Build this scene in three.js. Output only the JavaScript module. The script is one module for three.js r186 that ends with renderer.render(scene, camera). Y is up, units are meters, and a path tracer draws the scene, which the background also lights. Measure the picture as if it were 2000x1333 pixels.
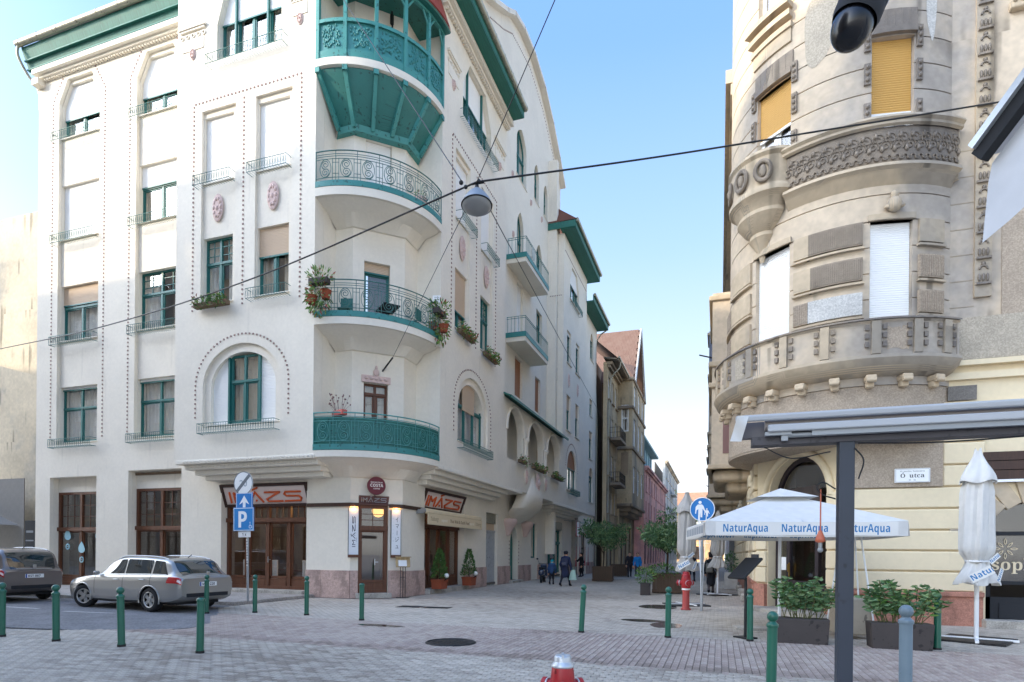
import * as THREE from 'three';
import { mergeGeometries, mergeVertices, toCreasedNormals } from 'three/addons/utils/BufferGeometryUtils.js';
import { MarchingCubes } from 'three/addons/objects/MarchingCubes.js';
import { FontLoader } from 'three/addons/loaders/FontLoader.js';
import { TextGeometry } from 'three/addons/geometries/TextGeometry.js';
import { RoundedBoxGeometry } from 'three/addons/geometries/RoundedBoxGeometry.js';

// ---------------------------------------------------------------- camera, sky, sun, exposure
const scene = new THREE.Scene();
const camera = new THREE.PerspectiveCamera(58.92, 1024 / 682, 0.1, 2000);
camera.position.set(0, 1.65, 0);
camera.rotation.order = 'YXZ';
camera.rotation.set(0, 18.94 * Math.PI / 180, 0.55 * Math.PI / 180);
camera.setViewOffset(1024, 682, 0, -212, 1024, 682);        // rising front: verticals stay vertical

const EXPOSURE = 1.7;
const SUN = new THREE.Vector3(-0.79, 0.364, 0.613).normalize();   // low winter sun, behind the camera on the left
const sun = new THREE.DirectionalLight(new THREE.Color(1.0, 0.84, 0.60), 2.0);
sun.position.set(SUN.x * 120 - 8, SUN.y * 120 + 6, SUN.z * 120 - 20);
sun.target.position.set(-8, 6, -20);
sun.castShadow = true;
sun.shadow.mapSize.set(4096, 4096);
Object.assign(sun.shadow.camera, { left: -70, right: 70, top: 60, bottom: -50, near: 10, far: 260 });
scene.add(sun, sun.target);

{ // clear hazy sky: pale at the horizon, blue above, brighter towards the sun
  const W = 512, H = 256, data = new Float32Array(W * H * 4);
  const stops = [[-90, .50, .50, .50], [-4, .60, .62, .64], [0, .90, .91, .90], [8, .74, .80, .85], [16, .52, .65, .81], [26, .34, .515, .80], [40, .195, .375, .77], [60, .16, .33, .71], [90, .15, .31, .68]];
  const d = new THREE.Vector3();
  for (let j = 0; j < H; j++) for (let i = 0; i < W; i++) {
    const el = ((j + .5) / H - .5) * Math.PI, az = ((i + .5) / W - .5) * 2 * Math.PI;
    d.set(Math.cos(el) * Math.cos(az), Math.sin(el), Math.cos(el) * Math.sin(az));
    const e = el * 180 / Math.PI; let k = 0; while (k < stops.length - 2 && e > stops[k + 1][0]) k++;
    const a = stops[k], b = stops[k + 1], t = Math.min(1, Math.max(0, (e - a[0]) / (b[0] - a[0])));
    const chi = Math.acos(Math.min(1, Math.max(-1, d.dot(SUN))));
    const ind = x => 1 + 22 * (Math.exp(-3.6 * x) - Math.exp(-1.8 * Math.PI)) + .45 * Math.cos(x) ** 2;
    const g = e < 0 ? 1 : Math.max(1, ind(chi) / 1.05), w = Math.min(1, (g - 1) / 4);
    const s = 1.64 * g / EXPOSURE, o = (j * W + i) * 4;
    for (let c = 0; c < 3; c++) { const v = a[c + 1] + (b[c + 1] - a[c + 1]) * t; data[o + c] = s * (v + (([.95, .93, .88][c]) - v) * w * .6); }
    data[o + 3] = 1;
  }
  const sky = new THREE.DataTexture(data, W, H, THREE.RGBAFormat, THREE.FloatType);
  sky.mapping = THREE.EquirectangularReflectionMapping; sky.magFilter = sky.minFilter = THREE.LinearFilter; sky.needsUpdate = true;
  scene.background = sky; scene.environment = sky;
}
const renderer = new THREE.WebGLRenderer({ antialias: true });
renderer.setSize(1024, 682);
renderer.toneMapping = THREE.LinearToneMapping;
renderer.toneMappingExposure = EXPOSURE;
renderer.shadowMap.enabled = true;

// ---------------------------------------------------------------- helpers
const PI = Math.PI, V3 = (x, y, z) => new THREE.Vector3(x, y, z);
let seed = 7;
const rnd = () => { seed = (seed * 1664525 + 1013904223) >>> 0; return seed / 4294967296; };
const rr = (a, b) => a + (b - a) * rnd();
const lerp = (a, b, t) => a + (b - a) * t, clamp = (x, a, b) => Math.min(b, Math.max(a, x));
const smooth = (a, b, x) => { const t = clamp((x - a) / (b - a), 0, 1); return t * t * (3 - 2 * t); };

// textures: tileable noise
function lattice(n, s) { const r = []; let q = s * 7919 + 13; for (let i = 0; i < n * n; i++) { q = (q * 1664525 + 1013904223) >>> 0; r.push(q / 4294967296); } return r; }
function noiseFn(n, s) { const L = lattice(n, s); return (x, y) => { x = ((x % 1) + 1) % 1 * n; y = ((y % 1) + 1) % 1 * n; const i = x | 0, j = y | 0, f = x - i, g = y - j, u = f * f * (3 - 2 * f), v = g * g * (3 - 2 * g), a = (p, q) => L[((q + n) % n) * n + (p + n) % n]; return lerp(lerp(a(i, j), a(i + 1, j), u), lerp(a(i, j + 1), a(i + 1, j + 1), u), v); }; }
function fbm(n, oct, s) { const fs = []; for (let k = 0; k < oct; k++) fs.push(noiseFn(n << k, s + k)); return (x, y) => { let a = 0, w = .5, t = 0; for (const f of fs) { a += w * f(x, y); t += w; w *= .55; } return a / t; }; }
function tex(size, tile, fn, srgb = true) {   // fn(x,y) -> grey or [r,g,b] in 0..1
  const d = new Uint8Array(size * size * 4);
  for (let j = 0; j < size; j++) for (let i = 0; i < size; i++) { const v = fn(i / size, j / size), o = (j * size + i) * 4, a = Array.isArray(v); for (let c = 0; c < 3; c++) d[o + c] = clamp((a ? v[c] : v) * 255, 0, 255); d[o + 3] = 255; }
  const t = new THREE.DataTexture(d, size, size); t.wrapS = t.wrapT = THREE.RepeatWrapping; t.magFilter = THREE.LinearFilter; t.minFilter = THREE.LinearMipmapLinearFilter; t.generateMipmaps = true;
  if (srgb) t.colorSpace = THREE.SRGBColorSpace; t.repeat.set(1 / tile, 1 / tile); t.needsUpdate = true; return t;
}
const n1 = fbm(4, 6, 1), n2 = fbm(3, 6, 11), n3 = fbm(16, 4, 21), nf = fbm(64, 2, 31), ns = noiseFn(64, 41);
const streak = (() => { const a = noiseFn(48, 51), b = noiseFn(6, 61); return (x, y) => a(x, y * .06) * b(x, y); })();
const T = {
  plaster: tex(512, 5, (x, y) => .93 + .07 * n1(x, y) - .03 * smooth(.5, .8, streak(x, y)) + .03 * (nf(x, y) - .5)),
  plasterB: tex(512, 1.2, (x, y) => .5 * n3(x, y) + .5 * nf(x, y), false),
  stain: tex(1024, 7, (x, y) => { const p = smooth(.46, .72, n2(x, y)), s = smooth(.38, .75, streak(x, y)), c = 1.0 - .2 * n1(x, y) - .26 * s + .09 * (nf(x, y) - .5); return [c * (1 - .2 * p), c * (1 - .17 * p), c * (1 - .11 * p)]; }),
  rough: tex(512, 1.5, (x, y) => .86 + .12 * (n1(x, y) - .5) + .22 * (nf(x, y) - .5)),
  relief: tex(512, 1.6, (x, y) => { const a = n3(x, y); return .78 + .42 * (a - .5) + .22 * (nf(x, y) - .5); }),
  speck: tex(512, 1.1, (x, y) => { const p = smooth(.45, .75, n2(x, y)); return .90 + .22 * (nf(x, y) - .5) + .16 * (n3(x, y) - .5) - .16 * p; }),
  asphalt: tex(512, 2, (x, y) => .84 + .3 * (nf(x, y) - .5) + .25 * (n1(x, y) - .5)),
  wood: tex(512, 1, (x, y) => .72 + .28 * noiseW(x, y)),
  cloth: tex(256, .6, (x, y) => .92 + .08 * n1(x, y)),
  metal: tex(512, 1.4, (x, y) => .86 + .14 * n1(x, y) - .28 * smooth(.66, .78, n3(x, y))),
  rust: tex(256, 2, (x, y) => { const a = n1(x, y); return [.9 - .12 * a, .9 - .2 * a, .9 - .22 * a]; }),
};
function noiseW(x, y) { return .6 * ns(x * 1.0, y * .05) + .4 * n1(x, y * .12); }
const C = h => new THREE.Color(h);
function mat(hex, rough = .8, o = {}) {
  const { t, b, bs = .002, metal = 0, ...rest } = o;
  const m = new THREE.MeshPhysicalMaterial({ color: C(hex), roughness: rough, metalness: metal, side: THREE.DoubleSide, ...rest });
  if (t) m.map = T[t]; if (b) { m.bumpMap = T[b]; m.bumpScale = bs; } return m;
}
const M = {
  white: mat(0xf4ebda, .9, { t: 'plaster', b: 'plasterB', bs: .003 }),
  whiteTrim: mat(0xf1e9d9, .85, { t: 'plaster', b: 'plasterB', bs: .002 }),
  teal: mat(0x4a9a93, .55, { t: 'metal' }), tealDark: mat(0x2c7a72, .5, { t: 'metal' }), frame: mat(0x1f6762, .45), tealSheet: mat(0x3d8f8c, .5, { t: 'metal' }),
  soffit: mat(0x2f7f70, .6, { t: 'wood' }),
  gutter: mat(0xb9b6a4, .42, { metal: .55, t: 'metal' }),
  wire: mat(0x4a736d, .5, { metal: .3 }),
  stud: mat(0x8f7168, .6), medal: mat(0xdcc1b8, .8, { t: 'plaster' }),
  shutterW: mat(0xf4f3ef, .6), shutterT: mat(0xcdb59a, .65), shutterO: mat(0xc79a4f, .6), shutterB: mat(0xa5714d, .65),
  glass: new THREE.MeshPhysicalMaterial({ color: 0xffffff, roughness: .02, transmission: 1, thickness: 0, ior: 1.75, side: THREE.DoubleSide }),
  curtain: mat(0xe9e4d8, .95, { t: 'cloth' }), curtain2: mat(0xcfc3ae, .95, { t: 'cloth' }),
  room: mat(0x6f675c, .95), roomDark: mat(0x3d3630, .9),
  brown: mat(0x74462c, .5, { t: 'wood' }), brownDark: mat(0x4a2f22, .5, { t: 'wood' }),
  granite: mat(0xd6b6a9, .75, { t: 'speck', b: 'plasterB', bs: .003 }), graniteR: mat(0xcc8f78, .7, { t: 'speck', b: 'plasterB', bs: .002 }),
  stoneStep: mat(0xc9c1b4, .8, { t: 'speck' }),
  beige: mat(0xe6d2b6, .9, { t: 'stain', b: 'plasterB', bs: .004 }), beigeTrim: mat(0xdac5a6, .9, { t: 'stain', b: 'plasterB', bs: .004 }),
  dirty: mat(0xad9d89, .95, { t: 'stain', b: 'plasterB', bs: .012 }), patch: mat(0xcdc0ab, .95, { t: 'rough', b: 'plasterB', bs: .004 }), peel: mat(0xe3e0d8, .9, { t: 'rough' }),
  yellow: mat(0xf0deba, .88, { t: 'plaster', b: 'plasterB', bs: .003 }), render: mat(0xc6b49e, .95, { t: 'rough', b: 'plasterB', bs: .01 }),
  brownWall: mat(0xd2ba94, .92, { t: 'stain', b: 'plasterB', bs: .004 }), brownTrim: mat(0xb59f83, .92, { t: 'stain' }),
  pinkWall: mat(0xe8b2aa, .9, { t: 'stain' }), blueWall: mat(0x8fb4bf, .9, { t: 'stain' }), paleWall: mat(0xdcdad2, .9, { t: 'stain' }), orangeWall: mat(0xe2b27c, .9, { t: 'stain' }),
  greyWall: mat(0xb9b0a2, .9, { t: 'stain' }), bluish: mat(0x8f95a3, .9, { t: 'stain' }), sandWall: mat(0xe3d3b6, .92, { t: 'stain', b: 'plasterB', bs: .004 }),
  tileRed: mat(0xb4543f, .8, { t: 'rust' }), tileBrown: mat(0x8a5a44, .85, { t: 'rust' }), tileOrange: mat(0x8a7060, .85, { t: 'rust' }), slate: mat(0x5a5a5e, .8, { t: 'rust' }),
  asphalt: mat(0x908e8e, .92, { t: 'asphalt', b: 'plasterB', bs: .004 }),
  iron: mat(0x3a3837, .55, { metal: .5, t: 'metal' }), black: mat(0x17181a, .5), blackMat: mat(0x222326, .8), darkGrey: mat(0x34373d, .5, { t: 'metal' }),
  steel: mat(0xb8bbbd, .3, { metal: .9 }), alu: mat(0xc9ccce, .42, { metal: .6 }), galv: mat(0xaeb2b4, .5, { metal: .6, t: 'metal' }),
  bollard: mat(0x14664f, .38, { t: 'metal', clearcoat: .4, clearcoatRoughness: .3 }), bollardGrey: mat(0x7b8d97, .4, { t: 'metal' }),
  red: mat(0xb8262b, .4, { t: 'metal' }), redFaded: mat(0xc0504a, .5, { t: 'metal' }), blue: mat(0x1877bd, .5), signWhite: mat(0xf0f0ee, .5), signGrey: mat(0x6f7478, .5),
  cloth: mat(0xe8e5de, .9, { t: 'cloth', transmission: .12 }), clothGrey: mat(0xbdb8b0, .92, { t: 'cloth' }), awnGrey: mat(0xd3d4d6, .85, { t: 'cloth' }),
  cream: mat(0xe6d4b2, .85, { t: 'cloth' }), terracotta: mat(0xb3603f, .85, { t: 'rust' }), planter: mat(0x4b433f, .7, { t: 'metal' }), planterWood: mat(0x6f5a48, .85, { t: 'wood' }),
  soil: mat(0x3a2d22, 1), bark: mat(0x5a4a3b, .95, { t: 'wood' }), stem: mat(0x5d5f38, .9),
  leaf: [0x4e7a2f, 0x64903c, 0x3c6428, 0x86a24c].map(h => mat(h, .6, { transmission: .15 })),
  leafDark: [0x53784a, 0x67895a, 0x456a3c, 0x86a06c].map(h => mat(h, .6, { transmission: .12 })),
  conifer: [0x4c7538, 0x5d8440, 0x3c5e2e].map(h => mat(h, .8)),
  leafRed: mat(0x9a5a44, .7), flower: mat(0xc0645a, .7),
  skin: mat(0xd0a085, .6), lampGlass: mat(0x8d8f8e, .35, { clearcoat: .6 }), whiteGlobe: mat(0xf4f2ee, .25, { clearcoat: .5 }),
  water: mat(0x3a3836, .12), orangeCord: mat(0xc56a4c, .6),
};

// geometry kit: every builder works in metres and gets planar uv in metres
function planarUV(g) {
  const p = g.attributes.position, n = g.attributes.normal, uv = new Float32Array(p.count * 2);
  for (let i = 0; i < p.count; i++) { const ax = Math.abs(n.getX(i)), ay = Math.abs(n.getY(i)), az = Math.abs(n.getZ(i)); let u, v;
    if (ay > ax && ay > az) { u = p.getX(i); v = p.getZ(i); } else if (ax > az) { u = p.getZ(i); v = p.getY(i); } else { u = p.getX(i); v = p.getY(i); }
    uv[i * 2] = u; uv[i * 2 + 1] = v; }
  g.setAttribute('uv', new THREE.BufferAttribute(uv, 2)); return g;
}
const mtx = (x, y, z, rx = 0, ry = 0, rz = 0, sx = 1, sy = 1, sz = 1) => new THREE.Matrix4().compose(V3(x, y, z), new THREE.Quaternion().setFromEuler(new THREE.Euler(rx, ry, rz)), V3(sx, sy, sz));
class K {
  constructor() { this.g = []; }
  add(g, m) { g = g.index ? g.toNonIndexed() : g.clone(); for (const a of Object.keys(g.attributes)) if (a !== 'position' && a !== 'normal' && a !== 'color') g.deleteAttribute(a); if (!g.attributes.normal) g.computeVertexNormals(); if (m) g.applyMatrix4(m); this.g.push(g); return this; }
  box(x, y, z, w, h, d, rx = 0, ry = 0, rz = 0) { return this.add(new THREE.BoxGeometry(w, h, d), mtx(x, y, z, rx, ry, rz)); }
  rbox(x, y, z, w, h, d, r = .01, ry = 0) { return this.add(new RoundedBoxGeometry(w, h, d, 2, r), mtx(x, y, z, 0, ry, 0)); }
  cyl(x, y, z, r0, r1, h, s = 16, rx = 0, ry = 0, rz = 0) { return this.add(new THREE.CylinderGeometry(r1, r0, h, s), mtx(x, y, z, rx, ry, rz)); }
  sph(x, y, z, r, sx = 1, sy = 1, sz = 1, n = 16) { return this.add(new THREE.SphereGeometry(r, n, Math.max(6, n * .7 | 0)), mtx(x, y, z, 0, 0, 0, sx, sy, sz)); }
  lathe(pts, x = 0, y = 0, z = 0, s = 20) { return this.add(new THREE.LatheGeometry(pts.map(p => new THREE.Vector2(p[0], p[1])), s), mtx(x, y, z)); }
  bar(a, b, r = .01, s = 5) { const d = b.clone().sub(a), L = d.length(); const g = new THREE.CylinderGeometry(r, r, L, s); const m = new THREE.Matrix4().compose(a.clone().add(b).multiplyScalar(.5), new THREE.Quaternion().setFromUnitVectors(V3(0, 1, 0), d.normalize()), V3(1, 1, 1)); return this.add(g, m); }
  tube(pts, r = .01, seg = 24, rad = 5, closed = false) { return this.add(new THREE.TubeGeometry(new THREE.CatmullRomCurve3(pts, closed), seg, r, rad, closed)); }
  ext(shape, depth, m, bevel = 0) { const g = new THREE.ExtrudeGeometry(shape, { depth, curveSegments: 16, bevelEnabled: bevel > 0, bevelThickness: bevel, bevelSize: bevel, bevelSegments: 1, bevelOffset: -bevel }); return this.add(g, m); }
  geo() { const g = this.g.length === 1 ? this.g[0] : mergeGeometries(this.g, false); return planarUV(g); }
  mesh(name, m, parent) { return put(name, this.geo(), m, parent); }
}
const names = new Map();
function numbered(n) { const c = names.get(n) || 0; names.set(n, c + 1); return c ? `${n}_${String(c).padStart(3, '0')}` : n; }
function put(name, g, m, parent) { const o = new THREE.Mesh(g, m); o.castShadow = o.receiveShadow = true; o.name = parent ? name : numbered(name); (parent || scene).add(o); return o; }
function tag(o, label, category, group, kind) { o.userData.label = label; if (category) o.userData.category = category; if (group) o.userData.group = group; if (kind) o.userData.kind = kind; return o; }
function thing(name, label, category, p = [0, 0, 0], ry = 0, group) { const o = new THREE.Group(); o.name = numbered(name); o.position.set(...p); o.rotation.y = ry; scene.add(o); return tag(o, label, category, group); }
function structure(o, label) { o.userData.kind = 'structure'; if (label) o.userData.label = label; return o; }
function copyOf(src, p, ry, label) { const c = src.clone(); c.name = numbered(src.name.replace(/_\d{3}$/, '')); c.userData = { ...src.userData, label }; c.position.set(...p); c.rotation.y = ry; scene.add(c); return c; }

// a facade frame: u runs along the wall, v up, w outwards
const frame = (ox, oz, ry) => ({ ox, oz, ry, x: V3(Math.cos(ry), 0, -Math.sin(ry)), n: V3(Math.sin(ry), 0, Math.cos(ry)) });
const at = (F, u, v, w = 0) => V3(F.ox + F.x.x * u + F.n.x * w, v, F.oz + F.x.z * u + F.n.z * w);
function setOn(o, F, u = 0, v = 0, w = 0) { o.position.copy(at(F, u, v, w)); o.rotation.y = F.ry; return o; }
// outlines of openings
function outline(h, inset = 0, P = THREE.Shape) {
  const p = new P(), a = h.u0 + inset, b = h.u1 - inset, c = h.v0 + inset, d = h.v1 - inset, m = (a + b) / 2;
  p.moveTo(a, c); p.lineTo(b, c);
  if (h.t === 'arch') { const s = Math.min(h.s ?? d - (b - a) / 2, d - .01); p.lineTo(b, s); for (let i = 1; i < 16; i++) { const q = i / 16 * PI; p.lineTo(m + Math.cos(q) * (b - a) / 2, s + Math.sin(q) * (d - s)); } p.lineTo(a, s); }
  else if (h.t === 'oct') { const s = h.s, k = h.k; p.lineTo(b, s); p.lineTo(b - k, d); p.lineTo(a + k, d); p.lineTo(a, s); }
  else if (h.t === 'point') { const s = h.s; p.lineTo(b, s); p.quadraticCurveTo(b, lerp(s, d, .6), m, d); p.quadraticCurveTo(a, lerp(s, d, .6), a, s); }
  else { p.lineTo(b, d); p.lineTo(a, d); }
  p.closePath(); return p;
}
const rect = (u0, u1, v0, v1) => ({ u0, u1, v0, v1 });
// wall with openings: front face on the frame plane (+w), solid behind it
function wallGeo(out, holes, thick) { if (!(out instanceof THREE.Shape)) holes = holes.map(h => h.v0 < out.v0 + .004 ? { ...h, v0: out.v0 + .004 } : h); const s = out instanceof THREE.Shape ? out : outline(out); for (const h of holes) s.holes.push(outline(h, 0, THREE.Path)); const g = new THREE.ExtrudeGeometry(s, { depth: thick, bevelEnabled: false, curveSegments: 16 }); g.translate(0, 0, -thick); return g; }
function wall(parent, name, F, out, holes, thick, m, w = 0) { const k = new K().add(wallGeo(out, holes, thick)); const o = k.mesh(name, m, parent); return setOn(o, F, 0, 0, w); }
const cache = new Map();
const cached = (key, fn) => { if (!cache.has(key)) cache.set(key, fn()); return cache.get(key); };
// corrugated roller shutter, front on z=0, hanging from y=0 down
function shutterGeo(w, h, pitch = .055) { return cached(`sh${w.toFixed(2)},${h.toFixed(2)},${pitch}`, () => { const s = new THREE.Shape(), n = Math.max(2, Math.round(h / pitch)); s.moveTo(-.025, 0); for (let i = 0; i < n; i++) { const y = -h * i / n, q = h / n; s.lineTo(.004, y - q * .1); s.lineTo(.008, y - q * .5); s.lineTo(.002, y - q * .9); s.lineTo(-.006, y - q); } s.lineTo(-.025, -h); s.closePath(); const g = new THREE.ExtrudeGeometry(s, { depth: w, bevelEnabled: false }); g.rotateY(-PI / 2); g.translate(w / 2, 0, 0); const k = new K().add(g); return k.geo(); }); }
function curtainGeo(w, h, s) { return cached(`cu${w.toFixed(2)},${h.toFixed(2)},${s}`, () => { const n = Math.max(12, Math.round(w * 22)), g = new THREE.PlaneGeometry(w, h, n, 1), p = g.attributes.position; for (let i = 0; i < p.count; i++) { const x = p.getX(i); p.setZ(i, .03 * Math.sin(x * 34 + s) + .02 * Math.sin(x * 13 + s * 2)); } g.computeVertexNormals(); return new K().add(g).geo(); }); }
/* window in an opening h of frame F. o: {d setback, fm frame material, cols, rows:[heights as fractions of the sash lines], shut fraction closed, sm shutter material, cur curtain, mun fine bars} */
function win(parent, F, h, o = {}) {
  const { d = .2, fm = M.frame, cols = 2, tr = .62, shut = 0, sm = M.shutterW, cur = .75, fw = .07, mun = 0, name = 'window', dark = false, cm, sashes = true } = o;
  const w = h.u1 - h.u0, H = h.v1 - h.v0, mu = (h.u0 + h.u1) / 2, key = `w${name}${[w, H, cols, tr, fw, mun, h.t, h.s ? h.s - h.v0 : 0, h.k || 0].map(x => typeof x === 'number' ? x.toFixed(2) : x)}`;
  const loc = { ...h, u0: -w / 2, u1: w / 2, v0: 0, v1: H, s: h.s !== undefined ? h.s - h.v0 : undefined };
  const g = cached(key, () => { const k = new K(); const s = outline(loc); s.holes.push(outline(loc, fw, THREE.Path)); k.ext(s, .07, mtx(0, 0, -.035));
    for (let i = 1; i < cols; i++) k.box(-w / 2 + w * i / cols, H / 2, .004, fw * 1.3, H - fw * .5, .08);
    if (tr) k.box(0, H * tr, .012, w - fw * .5, fw * 1.3, .09);
    if (sashes) for (let i = 0; i < cols; i++) { const c = -w / 2 + w * (i + .5) / cols, cw = w / cols - fw * 1.5, ch = (tr ? H * tr : H) - fw * 1.5, y = fw * .8 + ch / 2; k.box(c - cw / 2 + .02, y, -.004, .05, ch, .05); k.box(c + cw / 2 - .02, y, -.004, .05, ch, .05); k.box(c, y - ch / 2 + .02, -.004, cw, .06, .05); k.box(c, y + ch / 2 - .02, -.004, cw, .05, .05); }
    if (mun) for (let i = 0; i < cols; i++) for (let q = 1; q < mun; q++) k.box(-w / 2 + w * (i + q / mun) / cols, H * (tr + 1) / 2, 0, .025, H * (1 - tr), .03);
    if (mun) for (let q = 1; q < 3; q++) k.box(0, lerp(H * tr, H, q / 3), 0, w, .025, .03);
    return k.geo(); });
  const f = put(name, g, fm, parent); setOn(f, F, mu, h.v0, -d);
  const rows = tr ? [[0, H * tr], [H * tr, H]] : [[0, H]];
  for (let i = 0; i < cols; i++) for (const [a, b] of rows) { if (h.v0 + a > h.v1 - shut * H) continue; const pw = w / cols, ph = b - a; const p = put('pane', cached(`p${pw.toFixed(2)},${ph.toFixed(2)}`, () => new K().box(0, 0, 0, pw - .03, ph - .03, .006).geo()), M.glass, f); p.position.set(-w / 2 + pw * (i + .5), (a + b) / 2, -.01); p.rotation.y = rr(-.012, .012); p.rotation.x = rr(-.008, .008); }
  if (shut > 0) { const s = put('roller_shutter', shutterGeo(w - .03, H * shut), sm, f); s.position.set(0, H, .075); if (shut < .98) { const l = put('shutter_rail', cached(`sr${w.toFixed(2)}`, () => new K().box(0, 0, 0, w - .03, .06, .035).geo()), fm, f); l.position.set(0, H * (1 - shut) - .02, .075); } }
  if (cur > 0 && shut < .95) { const cw = w * (cur > 1 ? 1 : cur) / 2 + .08, mm = cm || (rnd() < .65 ? M.curtain : M.curtain2); for (const s of [-1, 1]) { const c = put('curtain', curtainGeo(cw, H + .1, s), mm, f); c.position.set(s * (w / 2 + .06 - cw / 2), H / 2, -.22); } }
  return f;
}
// ================================================================ ground
const FRONT = -18.2, SIDE = -10.9;
{
  const base = put('ground', new K().box(-10, -.16, -60, 420, .3, 420).geo(), mat(0xc2b8ac, .95, { t: 'asphalt', b: 'plasterB', bs: .004 }));
  structure(base, 'paved ground of the crossing');
  const road = new K(); { const s = new THREE.Shape(); s.moveTo(-70, 8.2); s.lineTo(-14.4, 8.35); s.lineTo(-11.9, 8.75); s.quadraticCurveTo(-10.4, 9.2, -10.5, 10.2); s.quadraticCurveTo(-10.9, 11.6, -12.3, 12.4); s.lineTo(-13.6, 14.1); s.lineTo(-70, 14.1); s.closePath(); road.ext(s, .012, mtx(0, .001, 0, -PI / 2, 0, 0)); }
  structure(road.mesh('road', M.asphalt), 'grey asphalt carriageway where the cars are parked');
  const line = new K().box(-24, .0165, -11.35, 13, .003, .1).box(-15.4, .0165, -11.2, 1.6, .003, .1, 0, .1); structure(line.mesh('road_marking', mat(0xd8d6d0, .8, { t: 'asphalt' })), 'worn white parking line');
  const kerb = new K(); for (let i = 0; i < 24; i++) kerb.rbox(-15.2 - i * 1.0, .05, -14.25, .985, .13, .24, .012); structure(kerb.mesh('kerb', M.stoneStep), 'stone kerb behind the parked cars');
  structure(new K().box(-27, .05, -16.28, 26.6, .1, 3.82).mesh('pavement', mat(0xbdb4aa, .92, { t: 'asphalt', b: 'plasterB', bs: .004 })), 'asphalt pavement in front of the white building');
}
// pavers: single blocks with open joints, three fields
const paveMats = [0xa09282, 0xb2a595, 0xbfb2a1, 0xc6b9a8, 0xcec1af, 0xd7cab8].map(h => mat(h, .9, { t: 'speck' }));
const paveRed = [0x9a887a, 0xaa978a, 0xb6a294, 0xbca99b, 0xc3b1a2, 0xcbbaaa].map(h => mat(h, .9, { t: 'speck' }));
const paving = new THREE.Group(); paving.name = 'block_paving'; structure(paving, 'grey and reddish concrete block paving of the crossing'); scene.add(paving);
{
  const blockGeo = (w, d) => { const s = new THREE.Shape(); s.moveTo(-w / 2, -d / 2); s.lineTo(w / 2, -d / 2); s.lineTo(w / 2, d / 2); s.lineTo(-w / 2, d / 2); s.closePath(); const g = new THREE.ExtrudeGeometry(s, { depth: .022, bevelEnabled: true, bevelThickness: .006, bevelSize: .006, bevelOffset: -.006, bevelSegments: 1 }); g.rotateX(-PI / 2); g.translate(0, -.022, 0); const q = new K().add(g).geo(); const uv = q.attributes.uv; for (let i = 0; i < uv.count; i++) uv.setXY(i, uv.getX(i) * 1, uv.getY(i) * 1); return q; };
  const GX = blockGeo(.194, .094), GZ = blockGeo(.094, .194), items = [];
  const camR = V3(Math.cos(.3306), 0, -Math.sin(.3306)), camF = V3(-Math.sin(.3306), 0, -Math.cos(.3306));
  const asph = (x, z) => x < -10.2 && z < -8.1 && z > -14.4 && x < -10.5 - Math.max(0, (-z - 10.2)) * .85 + Math.max(0, 0) - Math.max(0, (z + 9.6)) * 1.9;
  const addField = (x0, x1, z0, z1, dir, mats) => {
    const px = dir ? .1 : .2, pz = dir ? .2 : .1; let r = 0;
    if (!dir) for (let z = z0; z < z1; z += pz, r++) for (let x = x0 + (r % 2 ? .1 : 0); x < x1; x += px) items.push([x, z, dir, mats]);
    else for (let x = x0; x < x1; x += px, r++) for (let z = z0 + (r % 2 ? .1 : 0); z < z1; z += pz) items.push([x, z, dir, mats]);
  };
  addField(-14, 6, -8.85, -3.6, 0, paveMats);
  addField(-14, 9, -12.35, -8.85, 1, paveRed);
  addField(-13.4, 9, -17.6, -12.35, 0, paveMats);
  addField(-10.6, 1.3, -40, -17.6, 0, paveMats);
  const big = [], rest = new Map();
  for (const it of items) { const [x, z] = it; if (asph(x, z)) continue; const f = camF.x * x + camF.z * z, q = camR.x * x + camR.z * z; if (f < 3 || Math.abs(q / f) > .95) continue; it[4] = f; it[5] = rnd(); const y = -414.5 / 1180 + 1.65 / f; big.push(it); }
  const vis = big.filter(b => 1180 * 1.65 / b[4] < 258).sort((a, b) => a[4] - b[4]);
  const single = new Set(vis.filter(b => { const q = (camR.x * b[0] + camR.z * b[1]) / b[4] * 1180 + 1000; return q > 10 && q < 1990; }).slice(0, 300));
  const pos = b => [b[0], .012 + (b[5] - .5) * .004, b[1]], rot = b => [(b[5] * 7 % 1 - .5) * .012, (b[5] * 13 % 1 - .5) * .02, (b[5] * 29 % 1 - .5) * .012];
  for (const b of big) {
    const dirt = smooth(.35, .0, Math.abs(b[1] + 9.05)) * .7 + smooth(1.1, .2, Math.hypot(b[0] + 7.2, (b[1] + 11.7) * 2.2)) * .8 + smooth(.9, .1, Math.hypot(b[0] + 3.4, (b[1] + 12.2) * 2)) * .6, mi = clamp(Math.floor((n1(b[0] * .045 + .3, b[1] * .06 + .1) * 1.5 - .45 + b[5] * .55 - dirt * .6) * 6), 0, 5);
    if (single.has(b)) { const m = put('paver', b[2] ? GZ : GX, b[3][mi], paving); m.position.set(...pos(b)); m.rotation.set(...rot(b)); continue; }
    const key = (b[2] ? 'z' : 'x') + mi + (b[3] === paveRed ? 'r' : 'g'); if (!rest.has(key)) rest.set(key, []); rest.get(key).push(b);
  }
  for (const [k, list] of rest) { const im = new THREE.InstancedMesh(k[0] === 'z' ? GZ : GX, (k[2] === 'r' ? paveRed : paveMats)[+k[1]], list.length); im.name = 'paver_field'; im.userData.kind = 'stuff'; im.receiveShadow = true; list.forEach((b, i) => im.setMatrixAt(i, mtx(...pos(b), ...rot(b)))); paving.add(im); }
}

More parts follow.
